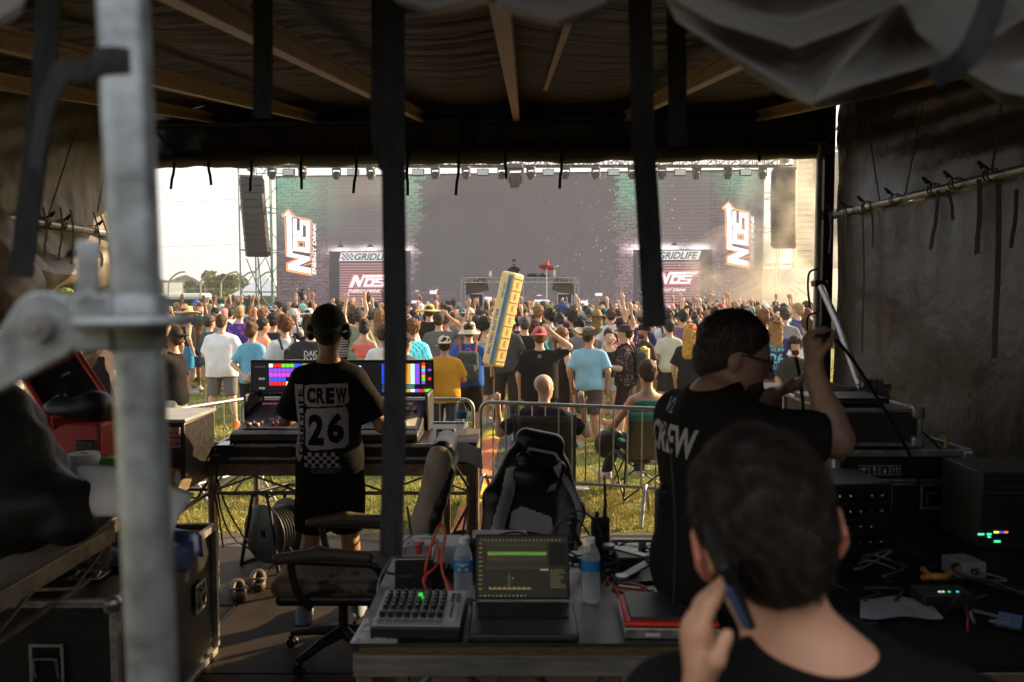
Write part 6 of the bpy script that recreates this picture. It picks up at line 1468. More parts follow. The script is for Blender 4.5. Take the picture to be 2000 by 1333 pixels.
for k in range(2):
 z=.205+k*.062;f=MB().box((-.06,-.015,z),(.40,.02,.054)).build('unit_face',mat('brushed_silver_face',(.38,.37,.35),.35,.7),ru,bevel=.002)
 MB().box((.02,-.027,z+.004),(.10,.006,.024)).build('display',M['blackgloss'],f)
 mb=MB()
 for(dx_,dz_)in((-.10,0),(-.115,0),(-.085,0),(-.10,.013),(-.10,-.013),(-.06,.009),(-.06,-.009),(.09,0),(.12,0),(.13,0)):mb.lathe([(0,-.006),(.005,-.006),(.006,0)],(dx_-.0,-.026,z+dz_),8,'Y')
 mb.build('button_set',M['black'],f)
rp=empty('red_case',(-2.2,4.05,TZ1),0,'open red hard case full of black bags on the side table','equipment case')
MB().box((0,.02,.22),(.36,.40,.42)).build('base_shell',M['red'],rp,bevel=.02);MB().box((.115,-.19,.30),(.10,.03,.09)).build('latch',M['black'],rp,bevel=.01)
lidc=[at(46,738,4.05),at(150,690,4.2),at(228,808,4.0),at(100,826,3.85)];o_=Vector(rp.location)
mb=MB();L4=[p_-o_ for p_ in lidc];nn=(L4[1]-L4[0]).cross(L4[3]-L4[0]).normalized();nn=nn if nn.y>0 else-nn
for a,b in((0,1),(1,2),(2,3),(3,0)):mb.bar(L4[a],L4[b],.028,.09,up=nn)
mb.build('lid_rim',M['red'],rp,bevel=.008);mb=MB();mb.poly([p_+nn*.04 for p_ in L4],nn*.01);lid_=mb.build('lid_shell',M['red'],rp)
mb=MB();mb.poly([L4[0]*.93+L4[2]*.07,L4[1]*.93+L4[3]*.07,L4[2]*.93+L4[0]*.07,L4[3]*.93+L4[1]*.07],nn*.01);mb.build('lid_lining',M['black'],rp)
mb=MB()
for u,v,w_,h_ in((.22,.62,.12,.2),(.4,.66,.05,.22),(.55,.3,.16,.05)):
 q=lambda a,b:L4[0]+(L4[1]-L4[0])*a+(L4[3]-L4[0])*b-nn*.012
 mb.poly([q(u,v),q(u+w_,v),q(u+w_,v+h_),q(u,v+h_)])
mb.build('lid_sticker',mat('grey_sticker',(.20,.18,.16),.6),rp)
def lump(name,prims,m_,label,cat,h=.012,wav=None,lo=None,hi=None,amp=.012,sm=1):
 pts=np.array([p_[0]for p_ in prims]);rr=max(max(p_[1])for p_ in prims)+.05
 F=Field(pts.min(0)-rr,pts.max(0)+rr,h)
 for p_ in prims:F.ell(p_[0],p_[1],.06 if rr>.15 else .02)
 F.waves(amp,wav or[(23,11,17,0),(-15,21,26,1.7),(33,-19,9,.6)]);return tag(F.build(name,m_,None,sm),label,cat)
c=at(150,797,3.93);lump('mesh_bag',[((c.x,c.y,c.z),(.13,.10,.06)),((c.x+.10,c.y,c.z+.02),(.07,.09,.065)),((c.x-.09,c.y,c.z-.01),(.07,.07,.05))],M['black'],'black padded bag lying in the open red case','bag',h=.009,amp=.006)
jm=mat('waxed_dark_jacket',(.016,.014,.011),.5,var=.5,scale=4,bump=.5,bscale=12,dist=.02,spec=.2)
P_=lambda a,b,Y:tuple(at(a,b,Y))
lump('jacket_heap',[(P_(-60,905,3.0),(.22,.3,.22)),(P_(10,935,3.05),(.19,.24,.19)),(P_(75,985,3.0),(.18,.2,.13)),(P_(0,1010,3.0),(.28,.24,.14)),(P_(-80,880,3.1),(.3,.3,.3)),(P_(150,1015,3.0),(.09,.16,.07))],jm,'heap of dark waxed jackets piled on the nearer side table','jackets',h=.014,amp=.045,wav=[(14,6,11,0),(-9,12,17,1.7),(22,-14,9,.6),(5,26,-12,3)],sm=2)
pt=at(166,945,3.45);t=empty('paper_towel_roll',(pt.x,3.45,pt.z-.13),0,'white paper towel roll standing behind the jacket heap','paper towel')
MB().lathe([(.018,.0),(.062,.0),(.064,.01),(.064,.255),(.062,.265),(.018,.265),(.018,.0)],n=28).build('towel_roll',M['paper'],t,smooth=50);MB().lathe([(.0165,.002),(.0178,.264)],n=20).build('cardboard_core',mat('cardboard',(.28,.18,.10),.8),t,smooth=60)
MB().box((pt.x+.1,3.62,pt.z-.12),(.5,.34,.22)).build
o=MB().box((-2.2,3.52,1.13),(.55,.28,.14)).build('black_box',M['lam'],bevel=.01);tag(o,'low black box under the paper towel roll','box')
def sheet(u,v):
 a=at(150,905,3.15)*(1-u)+at(384,962,2.85)*u;b=at(185,1010,2.95)*(1-u)+at(342,1052,2.75)*u
 p_=a*(1-v)+b*v;return p_+Vector((0,-.05*math.sin(PI*v)+.02*math.sin(u*5),.02*math.sin(u*PI)))
mb=MB();mb.grid(sheet,24,12);tag(mb.build('paper_sheet',mat('grey_paper',(.60,.56,.53),.8,var=.05),smooth=180,solid=.0015),'big greyish paper sheet hanging off the side table behind the steel pole','paper')
g_=at(222,908,3.5);o=MB().box((g_.x,3.5,g_.z),(.10,.1,.07)).build('green_box',mat('green_plastic',(.05,.22,.02),.4),bevel=.015);tag(o,'small bright green box beside the paper towel roll','box')
tp=at(335,912,4.3);t=empty('tape_roll',(tp.x,4.3,TZ1+.055),0,'brown tape roll lying on its edge below the rack unit','tape');MB().lathe([(.036,-.03),(.052,-.03),(.052,.03),(.036,.03),(.036,-.03)],(0,0,0),26,'X').build('tape',mat('brown_tape',(.22,.13,.06),.4),t,smooth=40);MB().lathe([(.030,-.031),(.037,-.031),(.037,.031),(.030,.031),(.030,-.031)],(0,0,0),26,'X').build('core',M['white'],t,smooth=40)
o=MB().box((-1.93+.08,4.98,1.085),(.11,.16,.05)).build('power_supply',M['black'],bevel=.006);tag(o,'small grey power brick at the junction of side and console tables','power supply')
o=MB().box((-1.80,5.0,1.163),(.10,.15,.012)).build('phone',M['blackgloss'],bevel=.004);tag(o,'dark phone lying on the console case corner','phone')
road_case('road_case',-3.0,-1.645,3.23,4.33,DZ+.02,.83,'large black road case with silver edges behind the steel pole',handles=(('F',.79,.62,.13,.17),('F',.25,.62,.13,.17),('R',.80,.55,.12,.14),('T',.80,.28,.14,.09)),edge=.032,corner=.045)
o=MB().box((-1.98,3.9,.835),(.16,.06,.003)).build('case_label',mat('grey_label',(.25,.2,.2),.6));tag(o,'small grey label stuck on the large road case lid','label')
blue=mat('blue_cloth',(.015,.05,.20),.75,var=.35,scale=9,bump=.6,bscale=30)
def cl(u,v):
 y=3.62+.52*u+.05*math.sin(v*5);x=-2.35+.80*v;z=.845+.018*math.sin(u*14+v*9)+.018
 if x>-1.62:z-=(x+1.62)*1.6;x=-1.62+(x+1.62)*.1
 return Vector((x,y,z))
mb=MB();mb.grid(cl,30,40);tag(mb.build('blue_cloth',blue,smooth=180,solid=.003),'crumpled blue cloth draped over the large road case','cloth')
rl=empty('cable_reel',(at(540,1060,5.8).x,5.8,DZ),R(-32),'black cable reel on its carrying frame behind the console operator','cable reel')
for s in(-1,1):MB().lathe([(.03,0),(.205,0),(.215,.006),(.215,.014),(.205,.018),(.03,.018)],(0,s*.12,.25),36,'Y').build('flange',M['black'],rl,smooth=50)
mb=MB()
for k in range(9):
 for r_ in range(3):
  mb.lathe([(.13+r_*.018+.009*math.cos(a),-.10+k*.024+.009*math.sin(a))for a in[q*PI/3 for q in range(7)]],(0,0,.25),30,'Y')
mb.build('wound_cable',M['rubber'],rl,smooth=60)
mb=MB()
for s in(-1,1):mb.tube(arc_rail([(-.20,s*.16,.0),(-.07,s*.16,.50),(-.05,s*.16,.56),(.10,s*.16,.56),(.20,s*.16,0)],.05,4),.014,8)
mb.tube([(-.06,-.16,.555),(-.06,.16,.555)],.014,8);mb.tube([(.1,-.16,.555),(.1,.16,.555)],.014,8);mb.tube([(-.2,-.16,.012),(-.2,.16,.012)],.012,8);mb.tube([(.2,-.16,.012),(.2,.16,.012)],.012,8);mb.build('frame',M['black'],rl,smooth=60)
for i,(ctl)in enumerate([[(422,925,5.1),(432,1000,5.2),(455,1050,5.4),(500,1080,5.6)],[(416,905,5.05),(440,985,5.15),(470,1040,5.35),(485,1060,5.5)],[(405,860,5.0),(424,900,4.97),(420,960,5.0),(428,1010,5.1),(436,1070,5.3)],[(560,1060,5.7),(575,1080,5.8),(600,1090,5.9)]]):
 mb=MB();mb.tube(curve_pts([at(*q)for q in ctl],6),.006,6);tag(mb.build('cable',M['rubber']if i!=3 else M['white'],smooth=60),['black cable sagging from the table leg to the reel','thinner black cable beside the leg running to the reel','grey cable hanging beside the table corner','short white cable at the reel'][i],'cable','cables by the reel')
def clog(x,y,rz,label):
 t=empty('clog',(x,y,DZ),rz,label,'shoe','rubber clogs standing on the deck');m_=bpy.data.materials.get('worn_clog')or mat('worn_clog',(.07,.045,.022),.6,var=.5,scale=14,bump=.3)
 F=Field(V3(-.09,-.17,-.01),V3(.09,.17,.13),.006);F.cap((0,-.09,.035),(0,.08,.035),.044,.052,.02);F.ell((0,.06,.045),(.052,.085,.045),.02);F.ell((0,-.05,.085),(.036,.085,.055),.01,sub=True);F.plane((0,0,.0),(0,0,-1));F.build('upper',m_,t)
 mb=MB();mb.tube(curve_pts([(-.046,.0,.06),(-.04,-.09,.085),(0,-.13,.09),(.04,-.09,.085),(.046,0,.06)],5),.008,6);mb.build('heel_band',m_,t,smooth=60)
a=atz(466,1165,DZ);clog(a.x,a.y,R(25),'brown rubber clog nearer to the road case');a=atz(505,1145,DZ);clog(a.x,a.y,R(20),'brown rubber clog nearer to the cable reel')
oc=empty('office_chair',(-.93,4.3,DZ),0,'worn tan and black leather office chair turned sideways behind the desk','chair')
F=Field(V3(-.42,-.33,.32),V3(.36,.33,.58),.011);F.box((-.02,0,.46),(.30,.27,.05),.045,.03);F.cap((-.27,-.2,.46),(-.27,.2,.46),.055,None,.05);F.ell((0,0,.50),(.24,.2,.05),.03)
X,Y,Z=np.meshgrid(*F.ax,indexing='ij',sparse=True);F.D=F.D+(.006*np.abs(np.sin(X*14+.5*np.sin(Y*9)))).astype(np.float32)-.003
tanm=M['tan']
N=tanm.node_tree.nodes;L=tanm.node_tree.links
tcx=N.new('ShaderNodeTexCoord');nx_=N.new('ShaderNodeTexNoise');nx_.inputs['Scale'].default_value=9;nx_.inputs['Detail'].default_value=9;nx_.inputs['Roughness'].default_value=.55;L.new(tcx.outputs['Object'],nx_.inputs[0])
rr_=N.new('ShaderNodeMapRange');rr_.inputs['From Min'].default_value=.56;rr_.inputs['From Max'].default_value=.59;L.new(nx_.outputs[0],rr_.inputs[0])
mx_=N.new('ShaderNodeMix');mx_.data_type='RGBA';L.new(rr_.outputs[0],mx_.inputs[0]);src=N['Principled BSDF'].inputs['Base Color'].links[0].from_socket;L.new(src,mx_.inputs[6]);mx_.inputs[7].default_value=(.015,.012,.010,1);L.new(mx_.outputs[2],N['Principled BSDF'].inputs['Base Color'])
F.build('seat_cushion',tanm,oc)
F=Field(V3(-.42,-.33,.28),V3(.4,.33,.50),.012);F.box((0,0,.40),(.30,.27,.03),.025,.02);F.build('seat_pan',M['leather'],oc)
bk=lambda t_:V3(.33+.22*t_+.03*math.sin(t_*3),0,.48+.66*t_)
F=Field(V3(.18,-.33,.40),V3(.75,.33,1.30),.013)
for k in range(9):p_=bk(k/8);w_=.22+.03*math.sin(k);F.cap(p_+V3(0,-w_+.06,0),p_+V3(0,w_-.06,0),.064,None,.07)
F.build('backrest',mat('tan_back_leather',(.38,.30,.22),.55,var=.2,scale=10,bump=.4),oc)
F=Field(V3(.18,-.33,.40),V3(.78,.33,1.32),.013);p_=bk(1.0)
F.cap(p_+V3(.01,-.15,.02),p_+V3(.01,.15,.02),.066,None,.03)
for k in range(8):q=bk(k/8)+V3(.052,0,0);F.cap(q+V3(0,-.17,0),q+V3(0,.17,0),.042,None,.05)
F.build('back_panel',M['leather'],oc)
for s,nm in((-1,'arm'),(1,'arm')):
 t_=MB();t_.tube(arc_rail([(-.10,s*.30,.38),(-.16,s*.33,.46),(-.20,s*.33,.64),(.24,s*.33,.62),(.30,s*.31,.48),(.2,s*.3,.38)],.05,4),.020,8);a_=t_.build('armrest',M['black'],oc,smooth=60)
 F=Field(V3(-.36,s*.33-.07,.58),V3(.26,s*.33+.07,.74),.009);F.cap((-.26,s*.33,.645),(-.05,s*.33,.675),.030,.034,.03);F.cap((-.05,s*.33,.675),(.20,s*.33,.655),.034,.030,.03);F.build('arm_pad',mat('arm_pad_leather',(.10,.075,.055),.5,bump=.3),a_)
MB().tube([(0,0,.12),(0,0,.36)],.028,12).build('gas_column',M['black'],oc,smooth=60)
for k in range(5):
 a=R(72*k+20);d=Vector((math.cos(a),math.sin(a),0));mb=MB();mb.tube([Vector((0,0,.135)),d*.16+Vector((0,0,.12)),d*.32+Vector((0,0,.085))],[.036,.028,.020],8);l_=mb.build('base_leg',M['black'],oc,smooth=60)
 mb=MB()
 for s in(-1,1):mb.lathe([(0,-.009),(.026,-.008),(.028,0),(.026,.008),(0,.009)],d*.32+Vector((-d.y,d.x,0))*(s*.016)+Vector((0,0,.03)),14,M=Matrix.Rotation(a,3,'Z')@Matrix.Rotation(PI/2,3,'X'))
 mb.box(d*.32+Vector((0,0,.055)),(.03,.03,.03),a);mb.build('caster',M['black'],l_,smooth=50)
gc=empty('gaming_chair',(.10,3.95,DZ),R(16),'grey and black racing style gaming chair facing the near desk','chair')
gc.scale=(.94,.94,.98);Mt=Matrix.Rotation(R(13),3,'Y')@Matrix.Rotation(R(-14),3,'X')
def gp(x,y,z):q=Mt@Vector((x,y,z-.5));return V3(q.x-.03,q.y+.10,q.z+.5)
F=Field(V3(-.48,-.42,.40),V3(.48,.55,1.42),.011)
for k in range(14):
 t_=k/13;z=.52+.62*t_;w_=.215+.02*math.sin(t_*3)-.04*t_;F.cap(gp(-w_+.05,0,z),gp(w_-.05,0,z),.048,None,.05)
for s in(-1,1):
 F.cap(gp(s*.225,-.05,.58),gp(s*.235,-.055,.92),.052,.060,.05);F.cap(gp(s*.235,-.05,.92),gp(s*.14,-.01,1.16),.058,.04,.05)
F.cap(gp(-.085,0,1.26),gp(.085,0,1.26),.065,None,.05);F.cap(gp(-.11,0,1.15),gp(.11,0,1.15),.06,None,.05)
gb=F.build('backrest',M['leather'],gc)
def poly_cells(polys,cell):
 out=set()
 for pl in polys:
  A=np.array(pl);lo=A.min(0);hi=A.max(0)
  for i in range(int(lo[0]/cell)-1,int(hi[0]/cell)+2):
   for j in range(int(lo[1]/cell)-1,int(hi[1]/cell)+2):
    x,y=(i+.5)*cell,(j+.5)*cell;ins=False
    for k in range(len(A)):
     x1,y1=A[k];x2,y2=A[k-1]
     if(y1>y)!=(y2>y)and x<(x2-x1)*(y-y1)/(y2-y1)+x1:ins=not ins
    if ins:out.add((i,j))
 return out
ce=.007
pol=[[(-.27,.56),(-.20,.56),(-.13,.98),(-.15,1.10),(-.20,1.08),(-.24,.85)],[(.27,.60),(.27,.9),(.20,1.06),(.13,1.12),(.12,1.09),(.19,1.0),(.235,.88),(.24,.60)],[(-.13,.78),(.13,.78),(.10,.87),(-.08,.90),(-.13,.86)],[(-.16,.60),(-.12,.60),(0,.68),(.13,.60),(.16,.62),(.16,.74),(0,.69+.03),(-.15,.76)][0:8],[(-.08,.52),(.10,.52),(0.01,.60)]]
cells=poly_cells(pol,ce)
mb=drape_cells(cells,ce,gb,lambda a,b:Vector(gp(a,-.4,b)),(Mt@Vector((0,1,0))).normalized(),.004);mb.build('grey_panel',M['greyleather'],gb,smooth=180)
cells=poly_cells([[(-.10,1.165),(-.085,1.215),(.085,1.215),(.12,1.165),(.10,1.09),(.085,1.09),(.10,1.165),(.075,1.20),(-.075,1.20),(-.09,1.165)]],.005)
mb=drape_cells(cells,.005,gb,lambda a,b:Vector(gp(a,-.4,b)),(Mt@Vector((0,1,0))).normalized(),.006);mb.build('slot_trim',M['greyleather'],gb,smooth=180)
F=Field(V3(-.3,-.35,.8),V3(.35,.4,1.4),.009);F.ell(gp(-.02,-.095,1.06),(.145,.06,.085),.03,Mt);F.ell(gp(-.11,-.095,1.15),(.05,.035,.035),.04);F.ell(gp(.09,-.095,1.13),(.05,.035,.035),.04);F.waves(.006,[(30,14,20,0),(-22,16,31,1)]);hp=F.build('head_pillow',M['leather'],gc)
cells=poly_cells([[(.045,1.12),(.085,1.155),(.10,1.16),(.09,1.07)],[(.045,1.03),(.085,1.05),(.085,.96),(.03,.99)]],.006)
mb=drape_cells(cells,.006,hp,lambda a,b:Vector(gp(a,-.4,b)),(Mt@Vector((0,1,0))).normalized(),.004)
if mb.f:mb.build('grey_panel',M['greyleather'],hp,smooth=180)
F=Field(V3(-.36,-.5,.30),V3(.36,.2,.56),.013);F.box((0,-.12,.45),(.25,.26,.06),.05,.03)
for s in(-1,1):F.cap((s*.24,-.36,.47),(s*.24,.08,.48),.05,None,.04)
F.build('seat',M['leather'],gc)
for s in(-1,1):
 mb=MB();mb.tube([(s*.30,0,.40),(s*.33,0,.62)],.02,8);mb.box((s*.33,-.05,.635),(.08,.26,.03));mb.build('armrest',M['black'],gc,bevel=.004)
MB().tube([(0,-.08,.1),(0,-.08,.34)],.026,10).build('gas_column',M['black'],gc,smooth=60)
for k in range(5):
 a=R(72*k+50);d=Vector((math.cos(a),math.sin(a),0));c0=Vector((0,-.08,0));mb=MB();mb.tube([c0+Vector((0,0,.12)),c0+d*.32+Vector((0,0,.08))],[.033,.02],8);mb.lathe([(0,-.02),(.028,-.018),(.028,.018),(0,.02)],c0+d*.32+Vector((0,0,.03)),12,'X');mb.build('base_leg',M['black'],gc,smooth=60)
# ================================================================ NEAR DESK AND THE RIGHT SIDE RACKS
DX0,DX1,DY0,DY1,DT=-.475,.98,2.33,3.2,1.06
nd=empty('near_desk',((DX0+DX1)/2,(DY0+DY1)/2,DZ),0,'long worn black desk with grey timber front rail nearest the camera','desk');o_=Vector(nd.location)
MB().box(Vector(((DX0+DX1)/2,(DY0+DY1)/2,DT-.012))-o_,(DX1-DX0,DY1-DY0,.024)).build('desk_top',blt,nd,bevel=.002)
edg=mat('chipped_ply_edge',(.03,.02,.012),.7,var=.8,scale=22,bump=.4,col2=(.16,.10,.03),stretch=(1,6,12));grw=mat('grey_timber_rail',(.085,.080,.065),.6,var=.5,scale=6,bump=.4,bscale=60,stretch=(1,8,8),col2=(.20,.18,.14),detail=8)
MB().box(Vector(((DX0+DX1)/2,DY0-.004,DT-.018))-o_,(DX1-DX0-.04,.012,.022)).build('chipped_edge',edg,nd)
MB().box(Vector(((DX0+DX1)/2,DY0+.01,DT-.065))-o_,(DX1-DX0,.04,.066)).build('front_rail',grw,nd,bevel=.003)
for x in(DX0+.03,DX1-.03):
 for y in(DY0+.03,DY1-.03):MB().box(Vector((x,y,(DT-.1+DZ)/2))-o_,(.05,.05,DT-.1-DZ)).build('leg',grw,nd,bevel=.003)
MB().box(Vector((DX0+.015,(DY0+DY1)/2,DT-.065))-o_,(.03,DY1-DY0-.06,.07)).build('side_rail',grw,nd)
for k,x in enumerate((-.2,.02,.34)):
 mb=MB();mb.tube(curve_pts([(x-.1,2.5,DT-.22),(x,2.45,DT-.12),(x+.1,2.5,DT-.22)],5),.012,6);tag(mb.build('wire_hook',M['galv2'],smooth=60),'bent silver wire under the desk, %s from the mixer end'%ordw[k],'wire','silver wires under the near desk')
o=MB().box((.05,2.75,DT-.30),(.62,.4,.26)).build('carton',mat('grey_white_carton',(.35,.33,.33),.7),bevel=.004);tag(o,'pale carton stored beneath the near desk','carton')
mx=empty('audio_mixer',(-.288,2.475,DT),R(-1.5),'compact silver audio mixer with rows of black knobs','mixer')
Mm=Matrix.Rotation(R(4),3,'X')
MB().box((0,0,.022),(.278,.255,.044)).build('chassis',M['black'],mx,bevel=.008)
mf=MB().box((0,.0,.050),(.268,.245,.008),Mm).build('face_plate',mat('silver_mixer_face',(.42,.40,.39),.4,.3,var=.1),mx,bevel=.002)
K=[MB()for _ in range(5)];blk=mat('knob_black',(.01,.01,.011),.4)
for i in range(8):
 x=-.112+i*.0255
 for r_ in range(5):
  y=.088-r_*.026;q=Mm@Vector((x,y,.004))+Vector((0,0,.050));mb=MB()
  tall=r_<4;mb.lathe([(.0,.017),(.0065,.017),(.0085,.0)],q,8);k_=mb.build('knob',blk if not(i==4 and r_==1)else glow('green_knob',(.05,.8,.1),.3),mx,smooth=40)
 q=Mm@Vector((x,-.062,.010))+Vector((0,0,.050));MB().box(q,(.016,.020,.024),Mm).build('fader_cap',blk,mx,bevel=.002)
mb=MB()
for i in range(8):mb.box(Mm@Vector((-.112+i*.0255,-.095,.0045))+Vector((0,0,.050)),(.022,.016,.003),Mm)
mb.build('channel_strip',mat('blue_grey_labels',(.16,.22,.27),.5),mx)
mb=MB();mb.box(Mm@Vector((.106,-.03,.0045))+Vector((0,0,.05)),(.024,.11,.003),Mm);lp=mb.build('legend_panel',mat('pale_legend',(.5,.5,.5),.5),mx)
mb=MB()
for r_ in range(7):mb.box(Mm@Vector((.100,.015-r_*.014,.007))+Vector((0,0,.05)),(.008,.007,.003),Mm)
for a in range(2):
 for b in range(4):mb.box(Mm@Vector((.095+a*.018,.045+b*.016,.006))+Vector((0,0,.05)),(.013,.007,.003),Mm)
mb.build('button_block',mat('dark_buttons',(.06,.07,.10),.5),lp)
mb=MB();rs=np.random.RandomState(2);hgt=rs.rand(16,16)*.008
mb.grid(lambda u,v:Vector((-.475+.14*u-.01*(1-v),2.325+.19*v,DT+.003+hgt[int(v*14),int(u*14)]*(1 if 0<u<1 and 0<v<1 else 0))),14,14);tag(mb.build('tape_patch',mat('silver_gaffer',(.45,.44,.44),.45,.2,var=.5,scale=40,bump=.6,col2=(.62,.6,.6)),smooth=180),'crumpled silvery tape patch on the desk corner by the mixer','tape')
o=MB().box((-.36,2.62,DT+.012),(.035,.02,.02)).build('orange_clip',M['orange'],bevel=.003);tag(o,'little orange clip beside the mixer corner','clip')
lt_=empty('laptop',(.035,2.47,DT),R(0),'open black laptop showing dark timeline software on the desk','laptop')
mg=mat('dark_grey_metal',(.045,.042,.042),.4,.3,var=.12);MB().box((0,0,.013),(.335,.27,.022)).build('base',mg,lt_,bevel=.006)
kb=MB().box((0,.045,.0253),(.29,.115,.002)).build('keyboard_well',M['black'],lt_);mb=MB()
for r_ in range(6):
 for c_ in range(14):mb.box((-.133+c_*.0205,.093-r_*.0185,.0275),(.0175,.0155,.0025))
mb.build('keycap_field',mat('keycaps',(.02,.02,.02),.5),kb);MB().box((0,-.075,.0245),(.11,.07,.0015)).build('touchpad',mat('touchpad',(.035,.033,.033),.35),lt_)
Ml=Matrix.Rotation(R(-12),3,'X');lq=lambda x,z,o_=0.0:Vector((0,.135,.026))+Ml@Vector((x,-.004-o_,z))
MB().box(lq(0,.108)+Ml@Vector((0,.004,0)),(.315,.007,.212),Ml).build('lid',M['black'],lt_,bevel=.003)
mb=MB();mb.c=[];W_,H_=.300,.196
def sq(a,b,c,d,col):mb.poly([lq((a-.5)*W_,.010+b*H_,.0012 if mb.c else .0006),lq((c-.5)*W_,.010+b*H_,.0012 if mb.c else .0006),lq((c-.5)*W_,.010+d*H_,.0012 if mb.c else .0006),lq((a-.5)*W_,.010+d*H_,.0012 if mb.c else .0006)]);mb.c.append(col)
rl_=random.Random(9)
sq(0,0,1,1,(.014,.013,.009));sq(.10,.50,.78,.93,(.020,.019,.010));sq(.11,.69,.77,.75,(.10,.26,.03));sq(.11,.715,.77,.722,(.35,.5,.2));sq(.11,.58,.77,.66,(.035,.030,.020));sq(.80,.52,.99,.9,(.004,.004,.004));sq(.80,.05,.99,.48,(.012,.011,.008))
for i in range(22):sq(.03+i*.042,.935,.045+i*.042,.955,(.10+.2*rl_.random(),.14,.08))
for i in range(40):sq(.12+i*.0163,.86+.02*rl_.random(),.126+i*.0163,.875,(.10,.11,.05))
for i in range(5):sq(.12+i*.035,.625,.14+i*.035,.65,(.5,.02,.02))
for i in range(26):sq(.13+i*.018,.13,.143+i*.018,.15+.02*(i%3==0),(.28,.22,.08))
for i in range(9):sq(.81,.44-i*.035,.81+.10+.07*rl_.random(),.448-i*.035,(.20,.16,.08))
for i in range(11):sq(.01,.88-i*.075,.05,.895-i*.075,((.12,.2,.03)if i%3 else(.35,.05,.02)))
for i in range(18):sq(.10+i*.04,.475,.115+i*.04,.485,(.10,.09,.05))
sq(.34,.16,.36,.38,(.06,.05,.03));sq(.38,.30,.40,.32,(.2,.16,.06));sq(.70,.44,.79,.465,(.25,.23,.2))
for i in range(12):sq(.03+i*.045,.015,.045+i*.045,.032,((.05,.2,.4),(.4,.3,.05),(.1,.35,.1),(.4,.1,.1))[i%4])
mb.build('screen_picture',colattr_mat('laptop_screen_picture',es=.32,rough=.25),lt_)
a=atz(905,1176,DT);bottle('water_bottle',a.x,a.y,DT,'clear water bottle with blue label between the power box and laptop')
a=atz(1153,1176,DT);bottle('water_bottle',a.x,a.y,DT,'clear water bottle at the right edge of the open laptop',txt=False)
a=atz(806,1178,DT);pb=empty('control_box',(a.x-.01,2.80,DT),R(3),'black and silver control box with red stop button','control box')
MB().box((0,0,.062),(.135,.12,.124)).build('housing',M['black'],pb,bevel=.006);Mp=Matrix.Rotation(R(18),3,'X');MB().box((0,-.018,.126),(.132,.085,.016),Mp).build('top_plate',mat('silver_plate',(.55,.54,.52),.35,.4),pb,bevel=.003)
MB().lathe([(0,.05),(.018,.048),(.021,.038),(.010,.030),(.010,.0)],(.015,-.028,.126),16).build('stop_button',M['red'],pb,smooth=40);MB().lathe([(0,.03),(.007,.03),(.008,0)],(-.035,-.03,.126),10).build('metal_button',M['galv2'],pb,smooth=40);MB().lathe([(0,.022),(.005,.02),(.006,0)],(.05,-.02,.13),10).build('small_red_button',M['red'],pb)
mb=MB();put_text(mb,'HOIST',lambda x,y:Vector((x-.055,-.0612,.055+y)),.05,.010);mb.build('faint_lettering',mat('dim_print',(.12,.12,.12),.6),pb)
MB().box((.055,.03,.04),(.1,.1,.1)).build('side_block',M['black'],pb,bevel=.005)
mb=MB();mb.tube(curve_pts([(.05,-.02,.04),(.045,-.07,.09),(.075,-.03,.20),(.095,0,.225),(.11,-.02,.2),(.10,-.06,.10),(.125,-.09,.03),(.13,-.10,.01)],7),.0055,8);o=mb.build('red_cable',M['orange'],None,smooth=60);o.location=pb.location;tag(o,'red orange cable looping over the control box','cable')
mb=MB();mb.tube([(.115,-.075,.055),(.135,-.095,.01)],[.007,.013],10);o=mb.build('red_plug',M['orange'],None,smooth=60);o.location=pb.location;tag(o,'orange plug lying by the first water bottle','plug')
mb=MB();mb.tube(curve_pts([(.03,-.02,.02),(.045,-.06,.05),(.055,-.03,.14),(.08,-.01,.16),(.085,-.05,.10),(.04,-.08,.06),(.05,-.09,.02)],6),.0045,8);o=mb.build('red_cable',M['orange'],None,smooth=60);o.location=pb.location;tag(o,'thinner inner red cable loop in front of the control box','cable')
a=at(840,1082,3.05);wb_=empty('white_box',(a.x+.02,3.05,DT),0,'flat pale router box among cables behind the control box','router');MB().box((0,0,.045),(.27,.16,.09)).build('body',mat('pale_grey_shell',(.36,.36,.36),.5),wb_,bevel=.01)
for k in range(2):MB().tube([(-.1+.2*k,.07,.08),(-.12+.24*k,.09,.2)],.005,6).build('aerial',M['black'],wb_)
a=at(985,1062,3.1);o=MB().box((a.x-.02,3.1,DT+.05),(.22,.12,.10)).build('network_switch',M['black'],bevel=.006);tag(o,'black network box behind the open laptop','network switch')
def radio(x,y,h_,ant,rz,label,w_=.062):
 t=empty('two_way_radio',(x,y,DT),rz,label,'radio');MB().box((0,0,h_/2),(w_,.04,h_)).build('body',M['black'],t,bevel=.006);mb=MB();mb.tube([(w_*.25,0,h_),(w_*.27,0,h_+.05),(w_*.22,0,h_+ant)],[.009,.0065,.004],8);mb.build('antenna',M['rubber'],t,smooth=60)
 MB().lathe([(0,.02),(.008,.02),(.009,0)],(-w_*.2,0,h_),10).build('channel_knob',M['black'],t,smooth=40);mb=MB();mb.box((0,-.021,h_*.7),(w_*.6,.004,h_*.2));mb.build('speaker_grille',M['blackgloss'],t)
 return t
a=at(1172,1078,3.12);radio(a.x,3.12,.165,.165,0,'upright black two way radio with long antenna behind the second bottle',.072)
mb=MB();mb.tube([at(1112,1022,3.1),at(1134,1066,3.1)],[.007,.011],8);tag(mb.build('stub_antenna',M['rubber'],smooth=60),'short black stub antenna leaning left of the upright radio','antenna')
